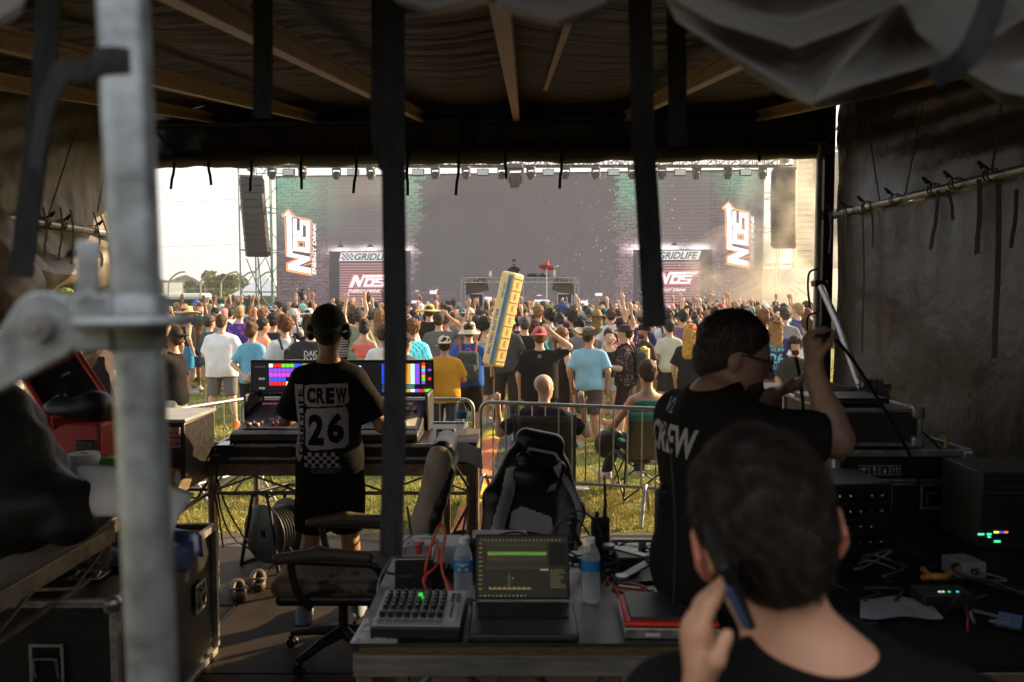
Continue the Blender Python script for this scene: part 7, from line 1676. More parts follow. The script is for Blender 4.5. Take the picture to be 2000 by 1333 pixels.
for i,(ctl,r_,m_,lb)in enumerate([([(1090,1075,3.0),(1088,1030,3.05),(1110,1004,3.05),(1140,1000,3.05),(1170,1030,3.05),(1178,1060,3.0)],.004,'rubber','thin black cable arching before the upright radio'),([(1060,1080,3.0),(1085,1030,3.0),(1118,1010,3.0),(1148,1040,3.0),(1156,1075,3.0)],.004,'rubber','second black cable arch inside the taller arch'),([(930,1085,2.9),(960,1052,3.0),(1010,1040,3.0),(1060,1058,3.0),(1100,1072,2.95)],.0045,'rubber','black cable bundle rising behind the laptop screen'),([(910,1090,2.95),(980,1060,3.0),(1040,1048,3.0),(1085,1062,3.0),(1125,1085,2.9)],.0045,'rubber','looser black cable curving behind the laptop screen'),([(945,1075,3.0),(1000,1070,3.0),(1050,1075,3.0),(1120,1060,3.0)],.005,'rubber','flat black cable along the desk rear edge'),([(735,1190,2.75),(742,1130,2.8),(770,1085,2.95),(798,1050,3.0),(830,1042,3.05),(862,1060,3.05)],.0035,'white','pale cable falling over the desk edge beside the worn chair'),([(770,1090,2.9),(800,1060,3.0),(840,1052,3.0),(875,1070,3.0)],.0035,'white','short pale cable behind the control box'),([(735,1098,2.9),(760,1120,2.85),(790,1115,2.8),(800,1090,2.85)],.005,'rubber','black cable coil beside the control box'),([(828,1100,2.95),(852,1080,3.0),(880,1090,3.0),(870,1130,2.9),(890,1160,2.75),(935,1176,2.62)],.005,'rubber','black cable passing in front of the first bottle'),([(870,1160,2.7),(900,1185,2.6),(905,1215,2.5)],.004,'rubber','black cable entering the mixer'),([(1190,1062,3.15),(1240,1052,3.2),(1290,1062,3.2),(1330,1058,3.2)],.004,'rubber','dark cable lying behind the laptop stand'),([(1194,1072,3.15),(1230,1058,3.2),(1270,1052,3.2),(1320,1056,3.2)],.004,'rubber','second dark cable lying behind the laptop stand'),([(1310,1070,3.0),(1318,1045,3.0),(1342,1040,3.0),(1350,1062,2.95),(1340,1085,2.9),(1338,1102,2.8),(1370,1112,2.7)],.0035,'white','thin grey wire curling above the laptop stand'),([(1190,1128,2.85),(1180,1150,2.8),(1192,1172,2.7),(1230,1182,2.62),(1262,1178,2.62),(1250,1160,2.7),(1205,1150,2.75)],.0048,'orange','red cable coil beside the folded laptop stand'),([(1196,1140,2.8),(1215,1168,2.7),(1248,1172,2.66),(1262,1150,2.72),(1230,1140,2.8),(1200,1145,2.8),(1196,1175,2.7),(1250,1188,2.6)],.0048,'orange','second red cable turn beside the laptop stand')]):
 mb=MB();mb.tube(curve_pts([at(*q)for q in ctl],6),r_,7);tag(mb.build('cable',M[m_]if m_!='white' else mat('grey_cable',(.3,.3,.32),.5),smooth=60),lb,'cable','cables on the near desk')
o=MB().box(at(1243,1200,2.5),(.028,.03,.018)).build('red_connector',M['orange'],bevel=.003);tag(o,'small red connector at the red cable end','connector')
ls=empty('laptop_stand',(at(1280,1120,2.85).x,2.85,DT),R(10),'folding metal laptop stand with crossed arms and round pads','laptop stand')
gm2=mat('gunmetal',(.16,.155,.15),.35,.7,var=.2)
for i,(a,b)in enumerate((((-.16,-.10,.06),(.16,.12,.10)),((.17,-.10,.055),(-.14,.12,.10)))):
 mb=MB();mb.bar(a,b,.034,.008);mb.lathe([(0,-.008),(.022,-.008),(.024,.0),(.022,.008),(0,.008)],a,16);mb.lathe([(0,-.008),(.022,-.008),(.024,.0),(.022,.008),(0,.008)],b,16);mb.build('arm',gm2,ls,smooth=40)
MB().lathe([(0,.016),(.016,.016),(.034,.010),(.036,-.01),(0,-.01)],(.0,.01,.085),22).build('hub',gm2,ls,smooth=40)
for s in(-1,1):MB().bar((s*.02,.0,.08),(s*.022,-.10,.01),.014,.006).build('strut',gm2,ls)
MB().box((0,-.11,.010),(.06,.03,.016)).build('foot',M['galv2'],ls,bevel=.003);MB().box((0,.06,.006),(.3,.16,.010)).build('base_plate',M['black'],ls,bevel=.003)
for s in(-1,1):MB().bar((s*.05,-.12,.012),(s*.16,-.06,.012),.016,.012).build('link',gm2,ls)
mp=empty('metal_bracket',(at(1262,1070,3.12).x,3.1,DT),0,'slotted pale metal bracket along the rear desk edge','bracket');mb=MB()
for z in(.03,.075):mb.box((0,0,z),(.28,.02,.012))
for x in(-.13,-.02,.1):mb.box((x,0,.052),(.03,.018,.05))
mb.build('plate',M['alu'],mp,bevel=.002);MB().box((0,.05,.02),(.28,.1,.02)).build('shelf',M['alu'],mp)
o=MB().box((at(1225,1110,2.98).x,2.98,DT+.03),(.09,.1,.06)).build('adapter',M['black'],bevel=.006);tag(o,'black adapter block behind the red cable coil','adapter')
tb=empty('laptop',(.49,2.47,DT),R(-2),'closed black device with bright red rim lying on a silver unit','device')
MB().box((.0,.0,.018),(.29,.23,.034)).build('silver_unit',M['alu'],tb,bevel=.004)
MB().box((0,0,.045),(.285,.235,.018)).build('red_rim',mat('bright_red_rubber',(.62,.03,.012),.5),tb,bevel=.008);MB().box((.008,.012,.057),(.268,.216,.008)).build('lid',mat('matte_black_lid',(.025,.024,.024),.5),tb,bevel=.003)
for x in(-.06,.05):MB().box((x,-.117,.016),(.045,.005,.008)).build('label_strip',M['paper'],tb)
road_case('road_case',1.53,2.16,3.72,4.75,DZ+.02,1.36,'tall black road case with silver edges and printed handling symbols',handles=(('F',.29,.83,.15,.11),('F',.76,.83,.15,.11)),edge=.03,split=1.22)
ic=mat('white_print',(.5,.5,.48),.6);YF=3.715;x0=at(1678,918,YF).x;z0=at(1678,928,YF).z;isz=.045
syms=[]
for k in range(4):
 xa=x0+k*.0495;mb=MB();f=lambda x,z:Vector((xa+x*isz,YF,z0+z*isz))
 for a,b,c,d in((0,0,1,.05),(0,.95,1,1),(0,.05,.05,.95),(.95,.05,1,.95)):mb.poly([f(a,b),f(c,b),f(c,d),f(a,d)])
 if k==0:mb.poly([f(.2,.5)]+[f(.5-.32*math.cos(q),.5+.3*math.sin(q))for q in[PI*j/8 for j in range(9)]]+[f(.8,.5)]);mb.poly([f(.47,.15),f(.53,.15),f(.53,.55),f(.47,.55)])
 if k==1:mb.poly([f(.33,.85),f(.67,.85),f(.62,.5),f(.53,.42),f(.53,.22),f(.68,.15),f(.32,.15),f(.47,.22),f(.47,.42),f(.38,.5)])
 if k==2:mb.poly([f(.35,.2),f(.65,.2),f(.68,.55),f(.32,.55)]);mb.poly([f(.5,.55),f(.7,.85),f(.55,.62)]);mb.poly([f(.5,.55),f(.3,.85),f(.45,.62)]);mb.poly([f(.47,.55),f(.53,.55),f(.5,.88)])
 if k==3:
  for q in(.3,.62):mb.poly([f(q,.2),f(q+.07,.2),f(q+.07,.65),f(q,.65)]);mb.poly([f(q-.07,.62),f(q+.14,.62),f(q+.035,.85)])
 o=mb.build('handling_symbol',ic);tag(o,['umbrella','wine glass','hand holding parcel','double arrow'][k]+' handling symbol printed on the tall road case','printed symbol','handling symbols')
r2=road_case('road_case',1.55,1.98,3.84,4.5,1.378,1.545,'low dark rack case standing on the tall road case',edge=.02,corner=.024,lam=mat('brown_black_laminate',(.035,.028,.024),.45,var=.2))
o=empty('laptop',(1.66,4.1,1.558),0,'closed dark grey laptop on the low rack case','laptop');MB().box((.04,0,.011),(.38,.28,.02)).build('base',mg,o,bevel=.004);MB().box((.04,0,.026),(.38,.28,.008)).build('lid',mg,o,bevel=.003);mb=MB();mb.lathe([(0,0),(.012,0)],(.05,0,.0305),12);mb.build('lid_emblem',M['black'],o)
mb=MB();mb.grid(lambda u,v:at(1612+68*u-8*v,772-34*v+16*u*v+6*math.sin(u*3),4.5-.15*v),6,6);tag(mb.build('paper_sheet',mat('bluish_paper',(.50,.46,.50),.5),smooth=180,solid=.001),'pale sheet of paper propped behind the closed laptop','paper')
mb=MB();rs=np.random.RandomState(5);jj=rs.randn(9,9,3)*.012
mb.grid(lambda u,v:at(1678+60*u,772-36*v+10*u,4.6-.1*v)+Vector(jj[int(v*8),int(u*8)]),8,8);tag(mb.build('plastic_wrap',mat('crinkled_film',(.4,.38,.38),.12,.5,var=.5)),'crinkled shiny plastic wrap beside the propped paper','plastic wrap')
tbl('staging_table',1.42,2.5,4.8,6.2,1.15,'staging table against the dark wall at the tent corner',top=blt)
o=MB().box((1.6,5.2,1.33),(.42,.5,.35)).build('flight_box',mat('grey_brown_box',(.09,.075,.065),.5,var=.2),bevel=.01);tag(o,'grey brown flight box on the corner staging table','case')
tbl('staging_table',1.0,2.5,2.2,3.4,1.06,'dark staging table along the wall full of playback gear',top=mat('matte_black_table',(.006,.006,.006),.8,spec=.15))
for i,(ctl,lb)in enumerate([([(1590,660,2.3),(1600,655,2.4),(1640,672,2.7),(1690,740,3.2),(1745,830,3.5),(1790,920,3.65),(1795,980,3.7)],'long black cable drooping from the raised hand across the racks'),([(1648,795,3.83),(1625,800,3.8),(1615,850,3.8),(1608,880,3.75)],'short black cable at the closed laptop'),([(1795,840,3.9),(1830,870,3.8),(1845,905,3.7),(1850,960,3.6)],'dark cable hanging over the low rack case'),([(1555,700,2.75),(1562,740,2.8),(1568,800,3.0),(1560,860,3.4)],'black cable hanging from the second hand')]):
 mb=MB();mb.tube(curve_pts([at(*q)for q in ctl],7),.0065,7);tag(mb.build('cable',M['rubber'],smooth=60),lb,'cable','cables at the wall racks')
mb=MB()
for ctl in([(1838,852,3.9),(1848,860,3.85),(1846,880,3.8)],[(1832,868,3.85),(1828,885,3.8),(1834,900,3.75)]):mb.tube(curve_pts([at(*q)for q in ctl],4),.010,6)
tag(mb.build('yellow_tie',mat('yellow_tape',(.45,.33,.03),.5)),'yellow cable ties on the wall side of the rack case','cable tie')
a=atz(1762,1195,1.063);mb=MB();mb.grid(lambda u,v:atz(1680+128*u+36*(1-v)*u-0*v,1207-40*v+3*math.sin(u*9),1.066+.006*abs(math.sin(u*7+v*3))),20,6);tag(mb.build('paper_sheet',mat('bluish_white_paper',(.30,.31,.33),.7),smooth=180),'crumpled bluish sheet of paper on the dark wall table','paper')
a=atz(1882,1104,1.1);o=empty('white_adapter',(a.x,a.y,1.065),R(10),'white boxy adapter on the dark wall table','adapter');MB().box((0,0,.03),(.10,.11,.06)).build('body',mat('grey_white_plastic',(.22,.22,.23),.4),o,bevel=.004);MB().box((0,-.055,.03),(.03,.006,.02)).build('socket',M['black'],o)
mb=MB();mb.tube(curve_pts([atz(1802,1112,1.075),atz(1820,1126,1.075),atz(1850,1124,1.075),atz(1866,1105,1.085)],5),.011,6);mb.tube([atz(1802,1128,1.07),atz(1835,1124,1.07)],.011,6);tag(mb.build('yellow_cable',mat('amber_cable',(.45,.22,.02),.45),smooth=60),'amber yellow cable end on the dark wall table','cable')
mb=MB();mb.tube(curve_pts([atz(1855,1148,1.075),atz(1878,1165,1.075),atz(1890,1200,1.075),atz(1890,1232,1.07)],6),.004,6);tag(mb.build('red_cable',mat('dark_red_cable',(.3,.015,.012),.45),smooth=60),'thin dark red cable beside the crumpled paper','cable')
md=empty('rack_device',(2.08,3.35,1.065),0,'dark rack device with tiny green, yellow, blue and red lights','rack unit');MB().box((0,0,.16),(.34,.3,.32)).build('body',M['black'],md,bevel=.006)
for i,(px,py,c,w_)in enumerate([(1918,1045,(.05,.6,.3),12),(1934,1045,(.05,.6,.3),8),(1934,1050,(.05,.6,.3),5),(1948,1041,(.7,.6,.05),9),(1958,1041,(.02,.05,.7),7),(1967,1041,(.6,.1,.05),7),(1950,1059,(.05,.6,.3),12)]):
 a=at(px,py,3.19);MB().box((a.x,3.196,a.z),(w_*3.2/FPX,.004,.006));o=MB().box(Vector((a.x,3.197,a.z))-Vector(md.location),(w_*3.2/FPX,.004,.007)).build('indicator_light',em('led_%d_%d'%(i,int(c[0]*100)),c,.8),md)
mb=MB()
for r_ in range(5):mb.box(Vector((2.05,3.197,1.30+r_*.028))-Vector(md.location),(.27,.003,.003))
mb.build('vent_lines',mat('dim_grey_print',(.06,.065,.06),.5),md)
sm=empty('small_mixer',(atz(1840,1168,1.08).x,atz(1840,1168,1.08).y,1.065),0,'small black box with tiny white and green lights near the amber cable','audio device');MB().box((0,0,.02),(.17,.1,.045)).build('body',M['black'],sm,bevel=.004)
for x,c in((-.02,(.5,.5,.5)),(-.008,(.5,.5,.5)),(.012,(.03,.5,.1)),(.04,(.05,.5,.5))):MB().lathe([(0,.003),(.004,.002),(.005,0)],(x,-.02,.043),8).build('indicator_light',em('dot_%d'%int(1000+x*1000),c,.6),sm)
a=atz(1972,1212,1.07);o=empty('phone',(a.x,a.y,1.065),R(-35),'dark phone with bluish glint at the table edge','phone');MB().box((0,0,.005),(.075,.15,.009)).build('body',M['blackgloss'],o,bevel=.003);MB().box((0,-.01,.0102),(.066,.12,.001)).build('screen',glow('phone_screen',(.01,.015,.04),.3),o)
pk=empty('patch_rack',(1.30,3.2,1.065),R(6),'low black patch rack with rows of bright screws and knobs beside the tall case','rack unit');MB().box((0,.1,.14),(.46,.3,.28)).build('body',M['lam'],pk,bevel=.006)
chm=mat('chrome_screw',(.75,.75,.72),.15,1)
for r_ in range(4):
 MB().box((0,-.054,.045+r_*.063),(.43,.008,.052)).build('unit_face',M['blackgloss'],pk,bevel=.002)
 for c_ in range(9):MB().lathe([(0,-.012),(.006,-.010),(.008,0)],(-.18+c_*.045,-.058,.045+r_*.063),8,'Y').build('knob' if(c_+r_)%3 else 'jack_socket',chm if(c_+r_)%3 else M['black'],pk)
rc=random.Random(12)
for i in range(16):
 x,y=1.12+rc.random()*1.1,2.45+rc.random()*.7;pts=[(x,y,1.07)]
 for k in range(5):x+=rc.uniform(-.14,.14);y+=rc.uniform(-.10,.12);pts.append((x,min(3.3,max(2.3,y)),1.07+rc.random()*.05*(k in(1,2,3))))
 mb=MB();mb.tube(curve_pts(pts,6),rc.choice((.004,.005,.006)),6);tag(mb.build('cable',M['rubber']if i%5 else mat('dull_grey_cable',(.12,.12,.13),.4),smooth=60),('grey' if i%5==0 else 'black')+' cable, %s strand of the tangle on the dark wall table'%ordw[i],'cable','cable tangle on the wall table')
for i in range(12):
 x,y=-.40+.9*rc.random(),2.92+rc.random()*.2;pts=[(x,y,DT+.006)]
 for k in range(6):x+=rc.uniform(-.08,.16);y+=rc.uniform(-.05,.05);pts.append((min(.95,x),min(3.17,max(2.86,y)),DT+.008+rc.random()*.055*(k%2)))
 mb=MB();mb.tube(curve_pts(pts,6),rc.choice((.0035,.0045)),6);tag(mb.build('cable',M['rubber'],smooth=60),'black cable, %s strand of the tangle along the rear desk edge'%ordw[i],'cable','cable tangle on the near desk')
# ================================================================ THE CREW AND THE SEATED PEOPLE
def hair_custom(kind,g,h,crop=-.085,seed=0,amp=.004,f=90,side=True):
 F=Field(V3(-.15,-.17,-.16),V3(.15,.15,.20),h);c=V3(0,-.015,.04)
 F.ell(c+V3(0,-.004,g*.5),(.079+g,.099+g*.9,.092+g),.02);F.ell(c+V3(0,-.038,-.06),(.056+g*.5,.058+g*.5,.062),.035)
 F.box((0,.125,-.055),(.16,.075,.115),.03,.02,sub=True)
 for s in(-1,1):F.ell((s*.085,.0,-.012),(.020,.028,.040),.01,sub=True)
 F.plane((0,-.02,crop),(0,.25,-1));rnd_noise(F,amp,f,seed);o=F.build('hair',M['hairdk'],None,1);me=o.data;bpy.data.objects.remove(o);return me
def hair_cards(parent,n,hme,hc,col,hrot,L=.02,seed=1,name='hair_tuft',w_=.0011,lift=.5):
 """short strands growing out of the hair mesh as one hair part"""
 rs=np.random.RandomState(seed);mb=MB();Rm=Matrix.Rotation(hrot[2],3,'Z')@Matrix.Rotation(hrot[1],3,'Y')@Matrix.Rotation(hrot[0],3,'X');c=Vector(hc);P_=hme.polygons;np_=len(P_)
 for i in rs.randint(0,np_,n):
  f=P_[int(i)];p=f.center;nrm=f.normal
  if nrm.z<-.6:continue
  cr_=Vector((0,-.05,.14));out=(p-cr_);t_=Vector((out.x,out.y,out.z*1.2))+Vector(rs.randn(3)*.03);t_=(t_-nrm*t_.dot(nrm)).normalized()
  clump=.6+.5*math.sin(p.x*90+3*math.sin(p.z*60))*math.sin(p.z*70+p.y*50);l_=L*(.5+.8*rs.rand())*clump;q=p+t_*l_*.6+nrm*l_*lift*.6;e=p+t_*l_+nrm*l_*lift;sd=nrm.cross(t_)*w_
  mb.add([c+Rm@v for v in(p-sd,p+sd,q+sd*.8,e,q-sd*.8)],[(0,1,2,3,4)])
 o=mb.build(name,M['hair'],parent);o.color=(*col,1);return o
M['hairdk']=mat('cropped_dark_hair',(.020,.014,.010),.6,var=.5,scale=30,bump=1,bscale=160,dist=.006,stretch=(1,1,.5),objcol=True)
s_op=4.78
X_op=(641-1000)*s_op/FPX;H_op=EYE-(608-HOR)*s_op/FPX-DZ
op=person(X_op,s_op,H_op,R(4),'crew person in black printed tee and headphones operating the lighting console',pose=(((.30,.0,1.10),(.27,.25,1.14)),((.27,.10,1.13),(.16,.34,1.12))),bd=(.93,.93,.95,.98),top='tee',bottom='shorts',legs=(((.10,.04,.48),(.13,.06,.09)),((.11,.0,.48),(.15,-.02,.09))),shirt=(.006,.0055,.005),pants=(.005,.005,.005),shoes=(.18,.26,.36),hair='buzz',hcol=(.02,.014,.010),skin=(.34,.17,.085),lod=-1,z=DZ,girth=.95,hat='cap',hatcol=(.012,.010,.009))
sh=[c for c in op.children if c.name.startswith('shirt')][0]
ce=.0042
def R_(x0,z0,x1,z1):return poly_cells([[(x0,z0),(x1,z0),(x1,z1),(x0,z1)]],ce)
cx=.0
plate=poly_cells([[(-.115,1.345),(.115,1.355),(.122,1.25),(.10,1.235),(-.10,1.225),(-.118,1.24)],[(-.105,1.215),(.105,1.225),(.118,1.19),(.118,1.02),(.10,1.005),(-.085,.995),(-.112,1.02),(-.118,1.18)]],ce)
cut=set()
for i,ch in enumerate('CREW'):cut|=text_cells(ch,.047 if ch!='W' else .058,.088,-.103+i*.052,1.245,ce,.055)
cut|=text_cells('2',.088,.165,-.098,1.022,ce,.05);cut|=text_cells('6',.088,.165,.008,1.03,ce,.05)
band=poly_cells([[(-.172,1.35),(-.125,1.35),(-.128,.96),(-.150,.925),(-.172,.95)]],ce)
bt=set()
for a,b in text_cells('GRIDLIFE',.36,.036,0,0,ce,.04):bt.add((int(-.130/ce)-b,a+int(.965/ce)))
chk=set()
for i in range(9):
 for j in range(4):
  if(i+j)%2==0:chk|=R_(-.118+i*.021,.905+j*.019,-.118+(i+1)*.021,.905+(j+1)*.019)
sm_=text_cells('SUMMER, ATLANTA GA',.15,.011,-.09,.890,ce*.5,.0)
cells=(plate-cut)|(band-bt)|chk
fr=lambda a,b:Vector((a*1.0,-.6,b));mb=drape_cells(cells,ce,sh,fr,Vector((0,1,0)),.0025)
pm=mat('faded_white_print',(.33,.30,.29),.85,var=.12,scale=30);o=mb.build('shirt_print',pm);o.parent=op
for k,tx in enumerate(('SOUTH CARS, ATLANTA GA','DRIFTING MI, MIDWEST SHOW','TIME ATTACK, SUMMER MEET')):
 cs2=text_cells(tx,.17,.010,-.085,.893-k*.014,.0021,.0);mb=drape_cells(cs2,.0021,sh,fr,Vector((0,1,0)),.0025)
 if mb.f:o=mb.build('shirt_small_print',pm);o.parent=op
hp_=empty('headphones',op.location,op.rotation_euler[2],'black over ear headphones on the console operator','headphones');hp_.scale=op.scale
hc_=Vector((0,.015,1.635))
for s in(-1,1):
 F=Field(V3(s*.10-.05,-.07,1.56),V3(s*.10+.05,.09,1.70),.006);F.ell((s*.098,.012,1.630),(.030,.040,.048),.01);F.build('ear_cup',M['black'],hp_)
mb=MB();mb.tube(curve_pts([(-.105,-.01,1.64),(-.085,-.085,1.63),(0,-.118,1.625),(.085,-.085,1.63),(.105,-.01,1.64)],6),.005,6);mb.build('neckband',M['black'],hp_,smooth=60)
mb=MB();mb.tube(curve_pts([(.11,.02,1.60),(.10,.06,1.55),(.06,.10,1.54)],4),.004,6);mb.build('microphone_boom',M['black'],hp_,smooth=60)
for m_ in[c for c in op.children if c.name.startswith('shoe')]:m_.color=(.25,.30,.38,1)
for s,x in((1,.13),(-1,.15)):
 mb=MB();mb.lathe([(.038,.07),(.040,.13),(.042,.19),(.039,.19)],(s*x,.06 if s>0 else-.02,0),16);o=mb.build('sock',M['cloth'],op,smooth=60);o.color=(.01,.01,.01,1)
tz=2.62;H_t=EYE-(590-HOR)*tz/FPX-DZ+.04
tp_=person((1396-1000)*tz/FPX,tz,H_t,R(-66),'bearded crew person with glasses and black tee plugging a cable at the racks',pose=(((.25,.20,1.34),(.20,.17,1.53)),((.20,.16,1.27),(.05,.26,1.42))),bd=(1.08,1.08,1.06,1.02),top='tee',bottom='pants',shirt=(.013,.0115,.010),pants=(.010,.009,.009),shoes=(.02,.02,.02),hair=None,hcol=(.03,.018,.012),skin=(.30,.165,.105),lod=-1,z=DZ,girth=1.15,hy=-.55,tilt=(-.22,0.0),hoff=(0,.06,-.09),beard=True,hands={1:((-.25,.15,1),(0,1,0),1,.75),-1:((.55,.55,.4),(0,0,1),-1,.35)})
hm_=hair_custom('short',.008,.006,-.075,2,.004,75);add_child('hair',hm_,tp_,(.026,.016,.011),(0,.075,1.545),(-.22,0,-.55))
hair_cards(tp_,5200,hm_,(0,.075,1.545),(.020,.013,.009),(-.22,0,-.55),.013,5,'hair_tuft',.0012,.5)
sh=[c for c in tp_.children if c.name.startswith('shirt')][0]
cells=text_cells('V2',.06,.045,-.10,1.385,.003,.02);mb=drape_cells(cells,.003,sh,lambda a,b:Vector((a-.02,-.6,b)),Vector((0,1,0)),.003);o=mb.build('shirt_print',mat('bluish_print',(.28,.33,.50),.8));o.parent=tp_
cells=text_cells('CREW',.25,.085,-.17,1.275,.0035,.03);mb=drape_cells(cells,.0035,sh,lambda a,b:Vector((a-.0,-.6,b)),Vector((0,1,0)),.003);o=mb.build('shirt_print',mat('grey_white_print',(.42,.40,.40),.8));o.parent=tp_
gl=MB();G=lambda x,y,z:Vector((0,.075,1.545))+Matrix.Rotation(-.55,3,'Z')@Matrix.Rotation(-.22,3,'X')@Vector((x,y,z))
for s in(-1,1):
 gl.tube([G(s*.079,-.01,.018),G(s*.074,.085,.016)],.0028,6)
 gl.tube([G(s*.034+.026*math.cos(a),.108-abs(s*.034+.026*math.cos(a))*.25,.006+.020*math.sin(a))for a in[q*PI/9 for q in range(19)]],.0024,6)
 gl.tube([G(s*.061,.094,.015),G(s*.075,.085,.016)],.0028,6)
gl.tube([G(-.010,.108,.010),G(.010,.108,.010)],.0025,6)
gl.build('glasses',M['black'],tp_,smooth=60)
o=add_child('lanyard',MB().tube(curve_pts([(-.02,-.17,1.40),(.06,-.19,1.30),(.10,-.20,1.1),(.11,-.21,.9)],6),.0025,5).build('lanyard',M['rubber']).data,tp_,(.1,.1,.1));bpy.data.objects.remove(bpy.data.objects['lanyard'])if 'lanyard' in bpy.data.objects and bpy.data.objects['lanyard'].parent is None else None
rx_=radio(0,0,.15,.13,0,'black two way radio clipped to the hip of the bearded technician',.07);rx_.location=(at(1300,1010,2.62).x,2.62,at(1300,1042,2.62).z)
nz=1.02;sx_n=1.04
pn=person(.400,nz,1.745*sx_n,R(-4),'short haired person in black tee holding a phone to the ear, nearest the camera',pose=(('down'),((.27,.0,1.20),(.145,-.10,1.43))),bd=(1.16,1.14,1.1,1.05),top='tee',bottom='pants',shirt=(.012,.0115,.011),pants=(.01,.01,.01),shoes=(.02,.02,.02),hair=None,skin=(.66,.34,.21),lod=-2,z=DZ,girth=1.05,tilt=(-.20,-.20),hoff=(-.050,.05,-.055),hands={-1:((-.02,.28,1),(1,0,0),1,.35)})
HO=(-.050,.065,1.580);HR=(-.20,-.20,0)
hm_=hair_custom('short',.013,.0045,-.070,6,.0035,110);add_child('hair',hm_,pn,(.014,.009,.007),HO,HR)
hair_cards(pn,34000,hm_,HO,(.022,.014,.010),HR,.017,8,'hair_tuft',.0007,.3)
Rn=Matrix.Rotation(HR[2],3,'Z')@Matrix.Rotation(HR[1],3,'Y')@Matrix.Rotation(HR[0],3,'X')
for s in(-1,1):
 F=Field(V3(-.25,-.07,1.42),V3(.12,.15,1.72),.004);q=lambda x,y,z:V3(*(Vector(HO)+Rn@Vector((x*s,y,z))))
 F.ell(q(.090,-.008,-.002),(.010,.020,.034),.006,Rn@Matrix.Rotation(s*.35,3,'Z'));F.ell(q(.085,-.002,-.034),(.008,.010,.010),.008)
 F.cap(q(.094,-.026,.022),q(.094,-.028,-.01),.0045,.004,.006);F.ell(q(.098,-.016,.004),(.005,.010,.018),.004,sub=True)
 o=F.build('ear',M['skin'],pn);o.color=(.70,.26,.17,1)
ph=empty('phone',at(1424,1146,.95),0,'dark phone with bluish edge pressed against the ear','phone');d_=Vector((.046,.045,-.085)).normalized();yv=(Vector((.12,1,.1))-d_*d_.dot(Vector((.12,1,.1)))).normalized();Mph=Matrix((yv.cross(d_),yv,d_)).transposed()
MB().box((0,0,.012),(.012,.074,.118),Mph).build('body',M['black'],ph,bevel=.003);MB().box((0,-.0374,-.012),(.010,.0012,.075),Mph).build('edge_frame',mat('bluish_metal',(.20,.28,.55),.2,.6),ph)
def camp_chair(x,y,rz,label,fab,trim,w_=.30):
 t=empty('camping_chair',(x,y,0),rz,label,'camping chair');
 mb=MB();mb.grid(lambda u,v:Vector(((u-.5)*w_*2*(1-.08*v),-.24-.10*v-.03*math.sin(u*PI),.44+.50*v)),8,8);mb.build('back_fabric',fab,t,smooth=180,solid=.006)
 mb=MB();mb.grid(lambda u,v:Vector(((u-.5)*w_*1.85,-.26+.52*v,.43+.03*v-.04*math.sin(u*PI))),8,6);mb.build('seat_fabric',fab,t,smooth=180,solid=.006)
 mb=MB();mb.grid(lambda u,v:Vector(((u-.5)*w_*2*(.93),-.335-.012-.03*math.sin(u*PI),.85+.085*v)),8,2);mb.build('top_band',trim,t,smooth=180,solid=.008)
 for s in(-1,1):
  MB().tube([(s*w_,-.22,.02),(s*w_*.98,-.34,.95)],.011,6).build('back_pole',M['black'],t,smooth=60)
  MB().tube([(s*w_,-.26,.03),(s*w_,.26,.46),(s*w_,.26,.62)],.010,6).build('cross_leg',M['black'],t,smooth=60);MB().tube([(s*w_,.26,.03),(s*w_,-.24,.46)],.010,6).build('cross_leg',M['black'],t,smooth=60)
  mb=MB();mb.box((s*w_,0,.63),(.06,.54,.025));mb.build('armrest',trim,t,bevel=.008)
 for y in(-.25,.25):MB().tube([(-w_,y,.04),(w_,y,.44)],.009,6).build('cross_leg',M['black'],t,smooth=60);MB().tube([(w_,y,.04),(-w_,y,.44)],.009,6).build('cross_leg',M['black'],t,smooth=60)
 return t
teal=mat('teal_nylon',(.01,.17,.16),.5,var=.2);dkn=mat('black_nylon',(.02,.02,.022),.6,var=.3);brn=mat('brown_mesh',(.07,.055,.045),.6)
Ys=8.0;xs=(1062-1000)*Ys/FPX;camp_chair(xs,Ys,R(0),'black camping chair carrying the bald person in purple jersey',dkn,dkn)
SIT=(((.13,.42,.93),(.16,.56,.55)),((.15,.42,.93),(.20,.58,.55)))
person(xs,Ys-.10,1.80,R(-8),'bald person in black and purple jersey lounging with both hands raised',pose=(((.40,.02,1.20),(.36,.0,1.47)),((.42,.04,1.18),(.44,.0,1.44))),bd=(1.12,1.12,1.15,1.05),shirt=(.02,.015,.03),pants=(.02,.02,.02),hair=None,skin=2,lod=0,z=-.50,legs=SIT,hy=-.8,girth=1.1)
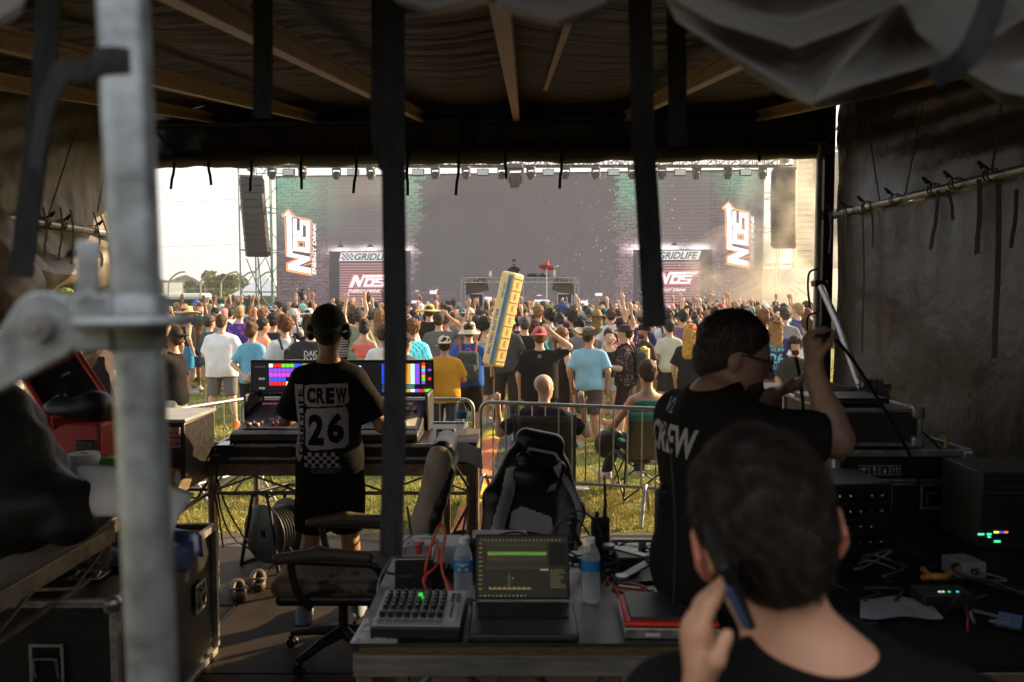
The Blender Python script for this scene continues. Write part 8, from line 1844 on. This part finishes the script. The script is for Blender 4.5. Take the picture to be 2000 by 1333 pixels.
mb=MB();mb.lathe([(.176,-.02),(.18,.02)],(0,0,0),10)
Yw=8.25;xw=(1262-1000)*Yw/FPX;camp_chair(xw,Yw,R(10),'teal and brown camping chair carrying the strappy top person',brn,teal)
pw=person(xw,Yw-.10,1.78,R(14),'seated person in teal strapless top with green bead necklace',pose=(((.26,.12,1.15),(.16,.34,1.10)),((.30,.12,1.12),(.30,.36,1.10))),bd=(1.0,1.05,1.1,1.1),top='tank',shirt=(.01,.18,.16),pants=(.02,.03,.05),hair='short',hcol=(.05,.022,.012),skin=1,lod=0,z=-.50+.13,legs=SIT,bottom='pants')
mb=MB()
for k in range(16):a=PI*2*k/16;mb.lathe([(0,-.008),(.007,0),(0,.008)],(.078*math.cos(a),.07*math.sin(a)-.005,1.455+.012*math.sin(a)),6)
o=mb.build('bead_necklace',mat('green_beads',(.02,.35,.05),.3),pw)
o=lump('bag',[(tuple(at(1180,868,8.2)),(.10,.10,.14)),(tuple(at(1196,850,8.2)),(.10,.1,.07))],M['black'],'black bag hanging at the armrest of the teal camping chair','bag',h=.014,amp=.008)
a=atz(1130,955,.02);t=empty('litter',(a.x,a.y,0),0,'small white paper tray lying in the grass behind the barrier','litter');MB().box((0,0,.02),(.22,.12,.03)).build('tray',M['white'],t,bevel=.01);MB().tube([(-.1,.02,.03),(-.1,.03,.16)],.03,8).build('cup',M['white'],t,smooth=50)
# ================================================================ thin haze volume, also added to lift blacks as lens flare does
mb=MB();mb.box((0,150,20),(700,320,42));o=mb.build('haze',None);m=bpy.data.materials.new('air_haze');m.use_nodes=True;t=m.node_tree;t.nodes.remove(t.nodes['Principled BSDF']);v=t.nodes.new('ShaderNodeVolumePrincipled')
v.inputs['Color'].default_value=(.96,.96,.98,1);v.inputs['Density'].default_value=.0011;v.inputs['Anisotropy'].default_value=.45;t.links.new(v.outputs[0],t.nodes['Material Output'].inputs['Volume']);o.data.materials.clear();o.data.materials.append(m);tag(o,'thin dusty haze hanging over the whole field','haze',kind='stuff')
